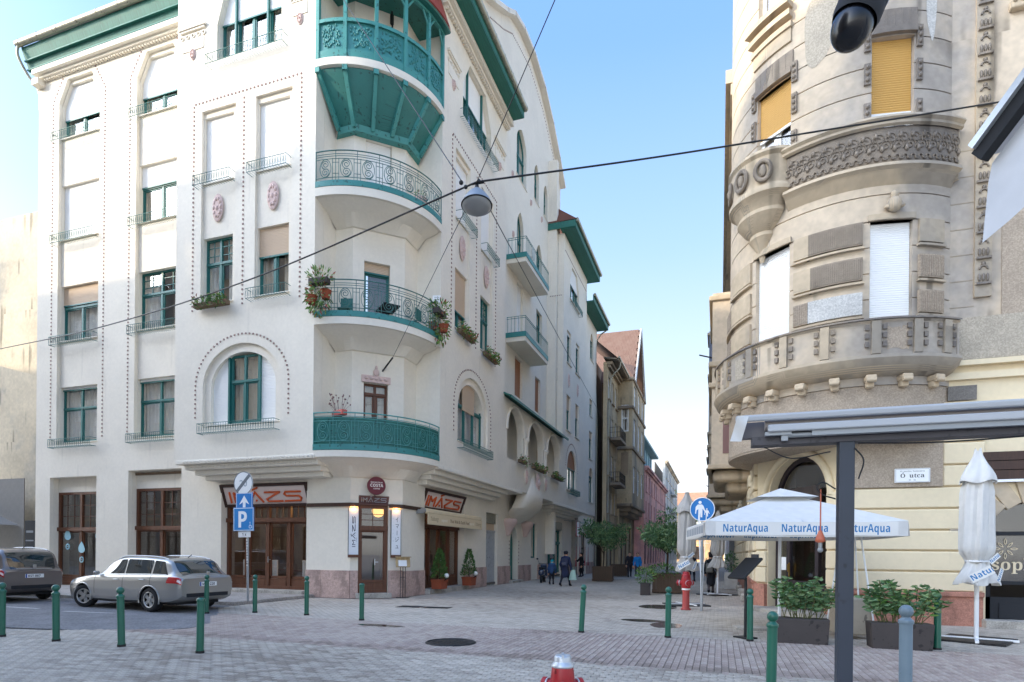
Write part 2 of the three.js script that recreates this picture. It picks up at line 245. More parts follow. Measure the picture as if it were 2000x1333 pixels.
// ================================================================ white corner building
const wb = thing('corner_building', 'white plastered corner apartment building with teal balconies, studded window borders and a teal oriel', 'building');
const FF0 = frame(0, FRONT, 0), FF1 = frame(0, -17.03, 0), FS1 = frame(-9.9, 0, PI / 2), FS0 = frame(SIDE, 0, PI / 2), FC = frame(-12.26, FRONT, Math.atan2(1.26, 1.36)), CL = 1.854;
const studs = [];
function studPath(F, pts, w = .0, step = .165) { let acc = 0; for (let i = 1; i < pts.length; i++) { const [a, b] = pts[i - 1], [c, d] = pts[i], L = Math.hypot(c - a, d - b); let s = -acc; s += step; for (; s <= L; s += step) { const t = s / L; studs.push([F, a + (c - a) * t, b + (d - b) * t, w]); } acc = L - (s - step); } }
const arcPts = (cu, cv, rx, ry, n = 24) => Array.from({ length: n + 1 }, (_, i) => [cu - Math.cos(i / n * PI) * rx, cv + Math.sin(i / n * PI) * ry]);
function basketGeo(w) { return cached('bk' + w.toFixed(2), () => { const k = new K(), h = .34, d = .28, r = .012; for (const y of [0, h]) { k.bar(V3(-w / 2, y, d), V3(w / 2, y, d), r); for (const s of [-1, 1]) k.bar(V3(s * w / 2, y, 0), V3(s * w / 2, y, d), r); } const n = Math.round(w / .11); for (let i = 0; i <= n; i++) { const x = -w / 2 + w * i / n; k.bar(V3(x, 0, d), V3(x, h, d), .008, 4); k.bar(V3(x, 0, 0), V3(x, 0, d), .005, 4); } for (let i = 0; i < n; i++) { const x = -w / 2 + w * (i + .5) / n, pts = []; for (let q = 0; q <= 8; q++) { const a = q / 8 * 2 * PI; pts.push(V3(x + Math.cos(a) * .035, h * .5 + Math.sin(a) * .11, d)); } k.tube(pts, .005, 10, 4); } return k.geo(); }); }
function basket(F, u0, u1, v, w = 0) { const o = put('window_basket', basketGeo(u1 - u0), M.wire, wb); return setOn(o, F, (u0 + u1) / 2, v, w); }
function sill(F, u0, u1, v, w = 0, d = .09) { d *= .35; const o = new K().box(0, 0, d / 2 - .06, u1 - u0, .035, d + .12).mesh('window_sill', M.whiteTrim, wb); return setOn(o, F, (u0 + u1) / 2, v, w); }
function medallion(F, u, v, rx = .24, ry = .46, w = 0) {
  const g = cached(`med${rx}${ry}`, () => { const k = new K(); k.sph(0, 0, 0, 1, rx, ry, .05, 24); for (let i = 0; i < 10; i++) { const a = i / 10 * 2 * PI; k.sph(Math.cos(a) * rx * .62, Math.sin(a) * ry * .62, .04, 1, rx * .2, ry * .16, .035, 8); } k.sph(0, -ry * .05, .05, 1, rx * .22, ry * .18, .04, 10); return k.geo(); });
  return setOn(put('medallion', g, M.medal, wb), F, u, v, w + .01);
}
// --- left bay of the street front: two recessed window columns
{
  const cols = [[-27.05, -24.62], [-22.55, -20.15]];
  const gnd = [rect(-27.4, -24.62, -.1, 4.71), rect(-22.82, -20.0, -.1, 4.86)];
  const strips = cols.map(([a, b]) => ({ t: 'oct', u0: a, u1: b, v0: 6.1, v1: 21.75, s: 20.85, k: .5 }));
  wall(wb, 'front_wall', FF0, rect(-28.3, -19.08, 0, 22.3), [...strips, ...gnd], .14, M.white);
  const holes = [], W = [];
  cols.forEach(([a, b], c) => { const u0 = a + .02, u1 = b - .2;
    [[6.22, 8.6], [10.6, 12.95], [14.95, 17.3]].forEach(([v0, v1], f) => { holes.push(rect(u0, u1, v0, v1)); W.push([rect(u0, u1, v0, v1), c, f]); });
    const h = { t: 'oct', u0, u1, v0: 19.33, v1: 21.6, s: 20.72, k: .45 }; holes.push(h); W.push([h, c, 3]); });
  wall(wb, 'front_wall', FF0, rect(-28.3, -19.08, 0, 22.3), [...holes, ...gnd.map(g => ({ ...g, u0: g.u0 + .015, u1: g.u1 - .015, v1: g.v1 - .015 }))], .38, M.white, -.142);
  const opt = [[{ shut: .04, cur: 1 }, { shut: .33, sm: M.shutterT, cur: .9 }, { shut: 1 }, { shut: .62, tr: 0, cur: .5 }], [{ shut: .05, cur: 1 }, { mun: 2, cur: .6 }, { shut: .36, cur: .9 }, { shut: .66, tr: 0, cur: .5 }]];
  for (const [h, c, f] of W) { win(wb, FF0, h, { d: .34, ...opt[c][f] }); sill(FF0, h.u0 - .05, h.u1 + .05, h.v0 - .03, -.12, .16); basket(FF0, h.u0 - .15, h.u1 + .15, h.v0 - .26, -.02); }
  for (const [a, b] of cols) { studPath(FF0, [[a - .36, 6.3], [a - .36, 20.9], [a + .35, 22.02], [b - .35, 22.02], [b + .3, 20.9], [b + .3, 6.3]]); }
  // roof edge
  const ev = (y, z) => [V3(-28.62, y, z), V3(-19.0, y, z)]; const sf = new K().add(rings([ev(22.36, -18.0), ev(22.62, -17.9), ev(23.1, -17.68), ev(23.2, -17.66), ev(23.24, -17.9), ev(22.4, -18.2)])).box(-23.8, 22.4, -17.93, 9.6, .05, .1).box(-23.8, 22.7, -17.8, 9.6, .05, .08); sf.mesh('eaves_soffit', M.soffit, wb);
  const cor = new K().box(-23.6, 22.2, -18.02, 9.3, .2, .36).box(-23.6, 22.05, -18.1, 9.28, .12, .2); for (let i = 0; i < 60; i++) cor.box(-28.1 + i * .153, 21.95, -18.13, .07, .09, .12); cor.mesh('cornice', M.whiteTrim, wb);
  const gt = new K(); { const s = new THREE.Shape(); s.absarc(0, 0, .13, 0, PI * 2); gt.ext(s, 9.9, mtx(-28.75, 23.3, -17.56, 0, PI / 2, 0)); for (let i = 0; i < 9; i++) gt.cyl(-28.55 + i * 1.16, 23.3, -17.56, .145, .145, .04, 16, 0, 0, PI / 2); gt.tube([V3(-28.65, 23.25, -17.56), V3(-28.7, 22.9, -17.56), V3(-28.65, 22.3, -17.9), V3(-28.4, 21.7, -18.25), V3(-28.38, 20.9, -18.3)], .055, 20, 8); } gt.mesh('gutter', M.gutter, wb);
  new K().box(-28.12, 21.82, -18.06, .4, .26, .36).mesh('cornice_bracket', M.whiteTrim, wb);
}
// --- ground-floor wall under the projecting bay
const SHOP = rect(-18.0, -14.1, .25, 4.15);
wall(wb, 'front_wall', FF0, rect(-19.08, -12.262, 0, 4.95), [{ ...SHOP, v0: -.1 }], .5, M.white);
// --- projecting bay on the front and the same bay on the side
function bay(F, U, side) {          // U(t): t measured from the outer end towards the corner (t=0 corner edge)
  const s = side ? 1 : -1, lo = (a, b) => side ? [U + a, U + b] : [U - b, U - a];
  const len = side ? 7.1 : 6.11;
  const R = (a, b, v0, v1, x = {}) => { const [u0, u1] = lo(a, b); return { u0, u1, v0, v1, ...x }; };
  const A = side ? [1.44, 2.68] : [1.14, 2.48], B = side ? [4.1, 5.35] : [3.57, 4.9];
  const top = side ? 22.4 : 25;
  const strips = [A, B].map(([a, b]) => R(a - (side ? .2 : .18), b + .03, 10.42, 17.55));
  const aw = side ? [1.85, 4.65] : [1.63, 4.5];
  const arch = R(aw[0] - .28, aw[1] + .28, 6.08, 8.98, { t: 'arch', s: 7.55 });
  const big = R(side ? 1.85 : 1.45, side ? 5.0 : 4.27, 19.28, 22.1 + (side ? -.35 : .75), { t: 'oct', s: 20.55, k: .7 });
  wall(wb, 'bay_wall', F, R(0, len, 4.9, top), [...strips, arch, big], .1, M.white);
  const H = [];
  for (const [a, b] of [A, B]) { H.push([R(a, b, 10.6, 12.97), 3], [R(a, b, 14.97, 17.35), 4]); }
  const inner = R(aw[0], aw[1], 6.17, 8.7, { t: 'arch', s: 7.5 });
  wall(wb, 'bay_wall', F, R(0, len, 4.9, top), [...H.map(h => h[0]), inner, { ...big, u0: big.u0 + .02, u1: big.u1 - .02, v1: big.v1 - .02, v0: big.v0 + .02 }], .36, M.white, -.102);
  const opts = side ? [{ shut: .68, sm: M.shutterT }, { shut: .96 }, { mun: 2 }, { shut: .94, sm: M.shutterW }] : [{ shut: .42, sm: M.shutterT }, { shut: 1 }, { mun: 2, cur: .8 }, { shut: 1 }];
  H.forEach(([h], i) => { win(wb, F, h, { d: .28, ...opts[i] }); sill(F, h.u0 - .04, h.u1 + .04, h.v0 - .03, -.08, .1); if (!(h.v0 < 11 && (side || i === 2))) basket(F, h.u0 - .16, h.u1 + .16, h.v0 - .22, 0); });
  for (const [a, b] of [A, B]) { const [u0, u1] = lo(a, b); medallion(F, (u0 + u1) / 2 - (side ? .0 : -.02), 13.98, .25, .5, -.06); }
  win(wb, F, { ...big, u0: big.u0 + .02, u1: big.u1 - .02, v0: big.v0 + .02, v1: big.v1 - .02 }, { d: .3, cols: 4, tr: 0, shut: side ? .55 : .62, cur: .5 });
  // posts standing in front of the closed shutters of the wide top window
  { const k = new K(), w4 = big.u1 - big.u0; for (const q of [.25, .75]) k.box(big.u0 + w4 * q, (big.v0 + big.v1) / 2, 0, .07, big.v1 - big.v0, .09); setOn(k.mesh('window_post', M.frame, wb), F, 0, 0, -.17); }
  basket(F, big.u0 - .25, big.u1 + .25, big.v0 - .3, 0);
  { // arched window: green centre light, shutters at both sides
    const w = inner.u1 - inner.u0, m = (inner.u0 + inner.u1) / 2;
    if (!side) { win(wb, F, rect(m - .62, m + .62, 6.17, 8.62), { d: .26, tr: .62, cur: 1 }); for (const q of [-1, 1]) { const sh = put('roller_shutter', shutterGeo(w / 2 - .66, 2.5), M.shutterW, wb); setOn(sh, F, m + q * (w / 4 + .33), 8.66, -.24); } setOn(new K().box(0, 0, 0, .07, 2.5, .12).box(1.36, 0, 0, .07, 2.5, .12).mesh('shutter_guide', M.frame, wb), F, m - .68, 7.42, -.22); }
    else { win(wb, F, rect(inner.u0, inner.u1, 6.17, 8.7), { d: .26, cols: 3, tr: .6, cur: 1 }); const sh = put('roller_shutter', shutterGeo(w * .45, 1.15), M.shutterT, wb); setOn(sh, F, m - .1, 8.7, -.2); }
    sill(F, inner.u0 - .2, inner.u1 + .2, 6.12, -.05, .2); basket(F, inner.u0 - .25, inner.u1 + .25, 5.82, 0);
    studPath(F, [[m - w / 2 - .62, 6.3], ...arcPts(m, 7.55, w / 2 + .62, 1.75), [m + w / 2 + .62, 6.3]]);
  }
  { const a = lo(A[0] - .55, B[1] + .4), mid = lo((A[1] + B[0]) / 2, 0)[side ? 0 : 1], y = 17.88, b = 10.2; studPath(F, [[a[0], b], [a[0], y], [a[1], y], [a[1], b]]); studPath(F, [[mid, b], [mid, y - .1]]); }
  // small mouldings left and right of the top window
  const ends = side ? [[.35, 1.5], [5.4, 6.8]] : [[.25, 1.1], [4.75, 6.0]];
  for (const [a, b] of ends) { const [u0, u1] = lo(a, b), k = new K(); k.box((u0 + u1) / 2, 20.7, .05, u1 - u0, .09, .12).box((u0 + u1) / 2, 20.62, .03, u1 - u0 - .1, .07, .08); const n = 5; for (let i = 0; i < n; i++) { const u = lerp(u0 + .12, u1 - .12, i / (n - 1)); k.add(new THREE.TorusGeometry(.07, .022, 6, 14), mtx(u, 20.42, .02)); } k.box((u0 + u1) / 2, 20.1, .012, u1 - u0 - .25, .42, .03); setOn(k.mesh('moulding', M.whiteTrim, wb), F); medallion(F, (u0 + u1) / 2, 19.75, .13, .22); }
}
bay(FF1, -12.97, false);
bay(FS1, 20.4, true);
// returns of the bays and the walls of the recessed corner
new K().box(-13.21, 14.95, -17.85, .48, 20.1, .7).mesh('bay_return', M.white, wb);
new K().box(-18.83, 14.95, -17.84, .5, 20.1, .7).mesh('bay_return', M.white, wb);
new K().box(-10.64, 13.65, -20.63, .55, 17.5, .46).mesh('bay_return', M.white, wb);
wall(wb, 'corner_wall', FF0, rect(-13.0, -12.26, 4.95, 25), [], .4, M.white);
wall(wb, 'corner_wall', FS0, rect(19.46, 20.6, 0, 25), [], .4, M.white);
const DOOR = rect(.28, 1.34, .2, 3.62);
{
  const dh = [[.42, 1.28, 5.1, 7.65], [.4, 1.32, 9.6, 11.95], [.42, 1.34, 14.0, 16.26]].map(a => rect(...a));
  wall(wb, 'corner_wall', FC, rect(0, CL, 0, 25), [{ ...DOOR, v0: -.1 }, ...dh], .4, M.white);
  win(wb, FC, dh[0], { d: .22, name: 'balcony_door', fm: M.brown, cols: 2, tr: .86, cur: 1, cm: M.curtain2 });
  win(wb, FC, dh[1], { d: .22, name: 'balcony_door', cols: 1, tr: .86, shut: .14, sm: M.shutterT, cur: 0 });
  win(wb, FC, dh[2], { d: .22, name: 'balcony_door', cols: 2, tr: 0, shut: 1 });
  const lin = new K().box(.85, 7.78, .02, 1.02, .24, .08); for (let i = 0; i < 5; i++) lin.sph(.5 + i * .175, 7.8, .07, .07, 1, .8, .5, 8); lin.sph(.85, 8.02, .05, .1, 1.1, 1.3, .5, 10).sph(.85, 8.2, .05, .05, 1, 1.4, .5, 8); setOn(lin.mesh('door_crest', M.medal, wb), FC);
}
// stepped corbels under the bays
function corbel(pts) { const k = new K(); for (const [x0, x1, z0, z1, v0, v1] of pts) k.add(new RoundedBoxGeometry(x1 - x0, v1 - v0, z1 - z0, 2, .03), mtx((x0 + x1) / 2, (v0 + v1) / 2, (z0 + z1) / 2)); k.mesh('corbel_cornice', M.whiteTrim, wb); }
corbel([[-19.0, -12.9, -18.25, -17.0, 4.78, 4.93], [-18.75, -12.9, -18.25, -17.2, 4.6, 4.785], [-18.5, -12.95, -18.25, -17.42, 4.42, 4.605], [-18.25, -13.0, -18.25, -17.66, 4.25, 4.425]]);
corbel([[-10.95, -9.87, -30.4, -20.35, 4.76, 4.92], [-10.95, -10.08, -28.6, -20.4, 4.58, 4.765], [-10.95, -10.3, -28.3, -20.5, 4.4, 4.585], [-10.95, -10.52, -28.0, -20.6, 4.22, 4.405]]);
corbel([[-10.95, -9.86, -46.2, -36.6, 4.76, 4.92], [-10.95, -10.08, -46, -37.6, 4.58, 4.765], [-10.95, -10.3, -45.7, -38.0, 4.4, 4.585], [-10.95, -10.52, -45.4, -38.3, 4.2, 4.405]]);
{ // fine ornament on the front corbel
  const k = new K(); for (let i = 0; i < 34; i++) for (const [z, v] of [[-16.99, 4.86], [-17.19, 4.69]]) k.sph(-18.6 + i * .17, v, z, .04, 1.3, .7, .5, 6); k.mesh('corbel_ornament', M.whiteTrim, wb).userData.kind = 'stuff';
}
// --- curved corner balconies
const C1 = V3(-12.97, 0, -17.03), C2 = V3(-9.9, 0, -20.4);
const arcGeom = (() => { const ch = C2.clone().sub(C1), c = ch.length(), sag = .98, R = (c * c / 4 + sag * sag) / (2 * sag), mid = C1.clone().add(C2).multiplyScalar(.5), nrm = V3(-ch.z, 0, ch.x).normalize(); if (nrm.x + nrm.z < 0) nrm.negate(); const ctr = mid.addScaledVector(nrm, sag - R), a1 = Math.atan2(C1.z - ctr.z, C1.x - ctr.x); let a2 = Math.atan2(C2.z - ctr.z, C2.x - ctr.x); return { ctr, R, a1, a2 }; })();
function arcAt(t, y, off = 0) { const { ctr, R, a1, a2 } = arcGeom, a = lerp(a1, a2, t); return V3(ctr.x + Math.cos(a) * (R + off), y, ctr.z + Math.sin(a) * (R + off)); }
const ARC_LEN = Math.abs(arcGeom.a2 - arcGeom.a1) * arcGeom.R;
function innerAt(t, y, off = 0) { const P = [[-12.97, -18.2], [-12.26, -18.2], [-10.9, -19.46], [-10.9, -20.4]], q = [0, .22, .78, 1]; let i = 0; while (i < 2 && t > q[i + 1]) i++; const s = (t - q[i]) / (q[i + 1] - q[i]), o = off; return V3(lerp(P[i][0], P[i + 1][0], s) + o * .7, y, lerp(P[i][1], P[i + 1][1], s) + o * .7); }
function rings(rs, flip) { const n = rs[0].length, p = [], ix = []; for (const r of rs) for (const v of r) p.push(v.x, v.y, v.z); for (let i = 0; i < rs.length - 1; i++) for (let j = 0; j < n - 1; j++) { const a = i * n + j, b = a + 1, c = a + n, d = c + 1; ix.push(a, c, b, b, c, d); } const g = new THREE.BufferGeometry(); g.setAttribute('position', new THREE.Float32BufferAttribute(p, 3)); g.setIndex(ix); return toCreasedNormals(g, .6); }
const TS = Array.from({ length: 33 }, (_, i) => i / 32);
function spiral(k, cx, cy, dir, put3, r = .013) { const pts = []; for (let i = 0; i <= 26; i++) { const a = i / 26 * 3.6 * PI, q = .03 + .125 * i / 26; pts.push(put3(cx + Math.cos(a) * q * dir, cy + Math.sin(a) * q)); } k.tube(pts, r, 40, 4); }
function balcony(y0, y1, top, sheet) {
  const slab = new K().add(rings([TS.map(t => innerAt(t, y1, -.3)), TS.map(t => arcAt(t, y1)), TS.map(t => arcAt(t, y0)), TS.map(t => arcAt(t, y0, -.12)), TS.map(t => arcAt(t, y0 - .06, -.2)), TS.map(t => arcAt(t, y0 - .2, -.55).lerp(innerAt(t, y0 - .2), .25)), TS.map(t => innerAt(t, y0 - .55, .08)), TS.map(t => innerAt(t, y0 - .6, -.3))]));
  const b = slab.mesh('balcony', M.whiteTrim, wb);
  new K().add(rings([TS.map(t => arcAt(t, y1 + .005, -.03)), TS.map(t => arcAt(t, y1 + .01, .012)), TS.map(t => arcAt(t, y1 + .2, .012)), TS.map(t => arcAt(t, y1 + .2, -.03))])).mesh('kick_plate', M.tealSheet, b);
  const k = new K(), off = -.02, W = (t, y) => arcAt(t, y, off), rail = (y, r) => k.tube(TS.map(t => W(t, y)), r, 64, 6);
  rail(top, .022); rail(top - .12, .011); rail(top - .19, .011); rail(top - .28, .012); rail(y1 + .3, .013);
  const n = 7, du = 1 / ARC_LEN;
  for (let i = 0; i < n; i++) {
    const t0 = (i + .5) / n, cy = (y1 + .3 + top - .28) / 2, hh = (top - .28 - y1 - .3) / 2;
    const P = (x, y) => W(clamp(t0 + x * du, 0, 1), y);
    const ov = []; for (let q = 0; q <= 20; q++) { const a = q / 20 * 2 * PI; ov.push(P(Math.cos(a) * .2, cy + Math.sin(a) * hh * .97)); } k.tube(ov, .012, 40, 4);
    spiral(k, 0, cy + hh * .42, 1, P); spiral(k, 0, cy - hh * .42, -1, P);
    if (i < n - 1) { const tm = (i + 1) / n, Q = (x, y) => W(clamp(tm + x * du, 0, 1), y); for (const x of [-.11, .0, .11]) k.bar(Q(x, y1 + .18), Q(x, x ? top - .26 : top), .011, 5); for (const y of [cy + hh * .6, cy - hh * .6]) k.bar(Q(-.11, y), Q(.11, y), .01, 4); }
  }
  for (const t of [.002, .998]) k.bar(W(t, y1), W(t, top), .018, 6);
  k.mesh('railing', sheet ? mat(0x5aa59f, .5, { t: 'metal' }) : M.wire, b);
  if (sheet) { new K().add(rings([TS.map(t => arcAt(t, y1 + .2, -.05)), TS.map(t => arcAt(t, top - .14, -.05))])).mesh('privacy_sheet', M.tealDark, b); }
  return b;
}
balcony(4.82, 5.04, 6.3, true); balcony(9.27, 9.51, 10.75, false); balcony(13.59, 13.87, 15.07, false);
{ // oriel with open timber gallery
  const s = new K().add(rings([TS.map(t => innerAt(t, 18.15, -.3)), TS.map(t => arcAt(t, 18.15, .06)), TS.map(t => arcAt(t, 17.9, .06)), TS.map(t => arcAt(t, 17.86, -.1)), TS.map(t => innerAt(t, 17.86, -.2))]));
  const o = s.mesh('oriel', M.whiteTrim, wb);
  const under = new K().add(rings([TS.map(t => arcAt(t, 17.86, -.04)), TS.map(t => arcAt(t, 17.72, -.07)), TS.map(t => arcAt(t, 17.72, -.07).lerp(innerAt(t, 16.5, .22), 1).setY(16.48)), TS.map(t => innerAt(t, 16.3, .1)), TS.map(t => innerAt(t, 16.28, -.2))])); under.mesh('oriel_underside', M.tealDark, o);
  const pt = [.0, .2, .4, .6, .8, 1].map(t => clamp(t, .012, .988)), rib = new K(), g = new K();
  rib.add(rings([TS.map(t => innerAt(t, 16.5, .26)), TS.map(t => innerAt(t, 16.48, .32)), TS.map(t => innerAt(t, 16.28, .26)), TS.map(t => innerAt(t, 16.26, .0))]));
  for (const t of pt) { const a = arcAt(t, 17.8, -.02), b = innerAt(t, 16.4, .28); const d = b.clone().sub(a), L = d.length(), m = a.clone().add(b).multiplyScalar(.5), ang = Math.atan2(a.x - arcGeom.ctr.x, a.z - arcGeom.ctr.z); const q = new THREE.Matrix4().lookAt(a, b, V3(0, 1, 0)); q.setPosition(m); rib.add(new THREE.BoxGeometry(.13, .13, L), q); rib.box(a.x, a.y, a.z, .17, .16, .17, 0, ang); }
  rib.mesh('oriel_rib', M.teal, o);
  for (let i = 0; i < pt.length; i++) { const a = arcAt(pt[i], 0, .0), ang = Math.atan2(a.x - arcGeom.ctr.x, a.z - arcGeom.ctr.z); g.box(a.x, 19.6, a.z, .12, 2.9, .12, 0, ang); for (const q of [-1, 1]) { const b = arcAt(clamp(pt[i] + q * .07, 0, 1), 20.95, 0), c = arcAt(pt[i], 20.4, 0); if (pt[i] + q * .07 > 0 && pt[i] + q * .07 < 1) g.bar(c, b, .04, 6); } }
  g.mesh('gallery_post', M.teal, o);
  for (let i = 0; i < 5; i++) { const ts = Array.from({ length: 9 }, (_, q) => lerp(pt[i] + .012, pt[i + 1] - .012, q / 8)); const pn = new K().add(rings([ts.map(t => arcAt(t, 18.42, -.02)), ts.map(t => arcAt(t, 19.36, -.02))])); for (let q = 0; q < 60; q++) { const t = lerp(ts[0] + .02, ts[8] - .02, rnd()), v = arcAt(t, rr(18.55, 19.28), -.015); pn.sph(v.x, v.y, v.z, .035, 1, 1.5, 1, 5); } pn.mesh('parapet_panel', M.tealSheet, o); }
  new K().add(rings([TS.map(t => arcAt(t, 18.15, .02)), TS.map(t => arcAt(t, 18.42, .03)), TS.map(t => arcAt(t, 18.42, -.05))])).add(rings([TS.map(t => arcAt(t, 19.36, -.06)), TS.map(t => arcAt(t, 19.34, .05)), TS.map(t => arcAt(t, 19.46, .05)), TS.map(t => arcAt(t, 19.46, -.06))])).add(rings([TS.map(t => arcAt(t, 20.85, -.06)), TS.map(t => arcAt(t, 20.85, .06)), TS.map(t => arcAt(t, 21.02, .06)), TS.map(t => arcAt(t, 21.02, -.06))])).mesh('parapet_rail', M.teal, o);
  const apex = V3(-12.1, 29.0, -19.2), T2 = TS; const rf = put('oriel_roof', new K().add(rings([T2.map(t => innerAt(t, 20.98, -.2)), T2.map(t => arcAt(t, 20.92, .26)), T2.map(t => arcAt(t, 20.97, .3))])).geo(), M.tealDark, o);
  const tiles = new K(); for (let row = 0; row < 16; row++) { const f0 = row / 16, f1 = (row + 1.35) / 16, n = 34; for (let i = 0; i < n; i++) { const ta = i / n + (row % 2) * .5 / n, tb = ta + .96 / n; if (tb > 1.02) continue; const q = (t, f, up) => arcAt(clamp(t, 0, 1), 20.97, .32).lerp(apex, f).add(V3(0, up, 0)); tiles.add(rings([[q(ta, f0, .04), q(tb, f0, .04)], [q(ta, f1, .015), q(tb, f1, .015)]])); } } tiles.add(rings([T2.map(t => arcAt(t, 20.96, .31)), T2.map(() => apex)])); tiles.mesh('roof_tiles', M.tileRed, rf);
  const hook = new K().tube([V3(-11.2, 20.9, -18.9), V3(-11.2, 20.3, -18.9), V3(-11.35, 20.1, -18.8), V3(-11.2, 19.95, -18.75)], .03, 16, 6).box(-11.2, 20.62, -18.9, .1, .34, .1); hook.mesh('hanging_lantern', M.black, o);
}
// --- side front towards the pedestrian street
{ // eaves over the side bay
  new K().box(-9.5, 22.47, -23.6, .95, .1, 7.6).box(-9.04, 22.64, -23.6, .06, .34, 7.7).mesh('eaves_soffit', M.soffit, wb);
  const c = new K().box(-9.72, 22.3, -23.9, .36, .2, 7.2).box(-9.8, 22.14, -23.9, .2, .12, 7.15); for (let i = 0; i < 44; i++) c.box(-9.82, 22.04, -20.5 - i * .16, .12, .09, .07); c.mesh('cornice', M.whiteTrim, wb);
  const g = new K(); g.cyl(-8.94, 22.86, -23.6, .13, .13, 7.7, 14, PI / 2); for (let i = 0; i < 8; i++) g.cyl(-8.94, 22.86, -20 - i * 1.05, .145, .145, .04, 14, PI / 2); g.mesh('gutter', M.gutter, wb);
}
{ // recessed middle part with the high curved gable
  const s = new THREE.Shape(); s.moveTo(26.0, 4.9); s.lineTo(41.6, 4.9); s.lineTo(41.6, 27.6); s.bezierCurveTo(39.5, 29.6, 37.5, 30.9, 34.2, 31.2); s.bezierCurveTo(31.6, 31.2, 30.2, 30.4, 29.4, 29.7); s.lineTo(27.4, 28.5); s.lineTo(26.0, 27.9); s.closePath();
  const H = [{ t: 'point', u0: 31.9, u1: 33.7, v0: 22.9, v1: 25.85, s: 24.8 }, { t: 'point', u0: 35.3, u1: 36.3, v0: 23.4, v1: 25.7, s: 24.9 }, { t: 'point', u0: 37.4, u1: 38.3, v0: 23.5, v1: 25.6, s: 24.9 },
    { t: 'point', u0: 32.1, u1: 33.3, v0: 18.0, v1: 21.1, s: 20 }, { t: 'point', u0: 35.9, u1: 37.1, v0: 19.0, v1: 21.1, s: 20.2 }, rect(32.2, 33.3, 14.0, 16.95), rect(36.0, 37.3, 14.9, 16.9), rect(31.95, 33.3, 10.5, 12.7), rect(35.85, 37.0, 10.5, 12.65), { t: 'arch', u0: 29.2, u1: 30.3, v0: 6.3, v1: 8.5 }, { t: 'arch', u0: 32.6, u1: 33.9, v0: 5.2, v1: 8.3 }, { t: 'arch', u0: 36.4, u1: 37.5, v0: 6.3, v1: 8.4 }];
  wall(wb, 'gable_wall', FS0, s, H, .4, M.white);
  H.forEach((h, i) => win(wb, FS0, h, { d: .22, cols: h.u1 - h.u0 > 1.15 ? 2 : 1, tr: i < 5 ? .5 : .6, ...(i === 5 ? { shut: .97, sm: M.shutterW } : i === 7 || i === 8 ? { shut: .97, sm: M.shutterB } : i >= 9 ? { shut: .4, sm: M.shutterO } : {}) }));
  const cop = new K(), ps = [[26, 27.9], [27.4, 28.5], [29.4, 29.7], [30.6, 30.55], [32.2, 31.05], [34.2, 31.2], [36.4, 30.85], [38.4, 29.95], [40.2, 28.75], [41.7, 27.6]].map(([u, v]) => V3(-10.85, v + .05, -u)); for (let i = 1; i < ps.length; i++) { const a = ps[i - 1], b = ps[i], m = a.clone().add(b).multiplyScalar(.5), q = new THREE.Matrix4().lookAt(a, b, V3(0, 1, 0)); q.setPosition(m); cop.add(new THREE.BoxGeometry(.62, .22, a.distanceTo(b) + .06), q); } cop.mesh('gable_coping', M.whiteTrim, wb);
  studPath(FS0, [[27.5, 27.9], [29.6, 29.0], [31, 29.9], [34.2, 30.5], [37, 29.9], [39.5, 28.6], [41, 27.3]], .0, .2);
  for (const h of [H[0], H[1], H[2]]) { sill(FS0, h.u0 - .1, h.u1 + .1, h.v0 - .03, 0, .12); }
  for (const [u, v] of [[31.2, 22.4], [34.6, 22.7], [36.9, 22.9], [31.4, 19.2], [34.6, 19.3]]) medallion(FS0, u, v, .13, .2);
  // two small balconies
  for (const [v, tag2] of [[17.35, 0], [13.15, 1]]) {
    const b = new K().box(-10.35, v - .12, -32.6, 1.1, .24, 4.4).mesh('balcony', M.whiteTrim, wb);
    new K().box(-9.78, v + .12, -32.6, .03, .26, 4.44).box(-10.35, v + .12, -30.38, 1.1, .26, .03).mesh('kick_plate', M.tealSheet, b);
    const r = new K(), X = -9.8; for (const y of [v + .25, v + .98, v + 1.08]) { r.bar(V3(X, y, -30.4), V3(X, y, -34.8), .015); r.bar(V3(-10.85, y, -30.4), V3(X, y, -30.4), .015); } for (let i = 0; i <= 22; i++) r.bar(V3(X, v, -30.4 - i * .2), V3(X, v + 1.08, -30.4 - i * .2), .01, 4); for (let i = 0; i < 6; i++) r.bar(V3(-10.8 + i * .2, v, -30.4), V3(-10.8 + i * .2, v + 1.08, -30.4), .01, 4); r.mesh('railing', M.tealDark, b);
    if (!tag2) new K().cyl(-9.74, v + .62, -31.5, .34, .34, .02, 20, 0, 0, PI / 2).mesh('round_plaque', M.gutter, b);
  }
  new K().box(-10.62, 14.6, -38.7, .62, 26, .42).mesh('bay_return', M.white, wb);
  new K().box(-10.62, 13.6, -27.28, .55, 17.4, .42).mesh('bay_return', M.white, wb);
}
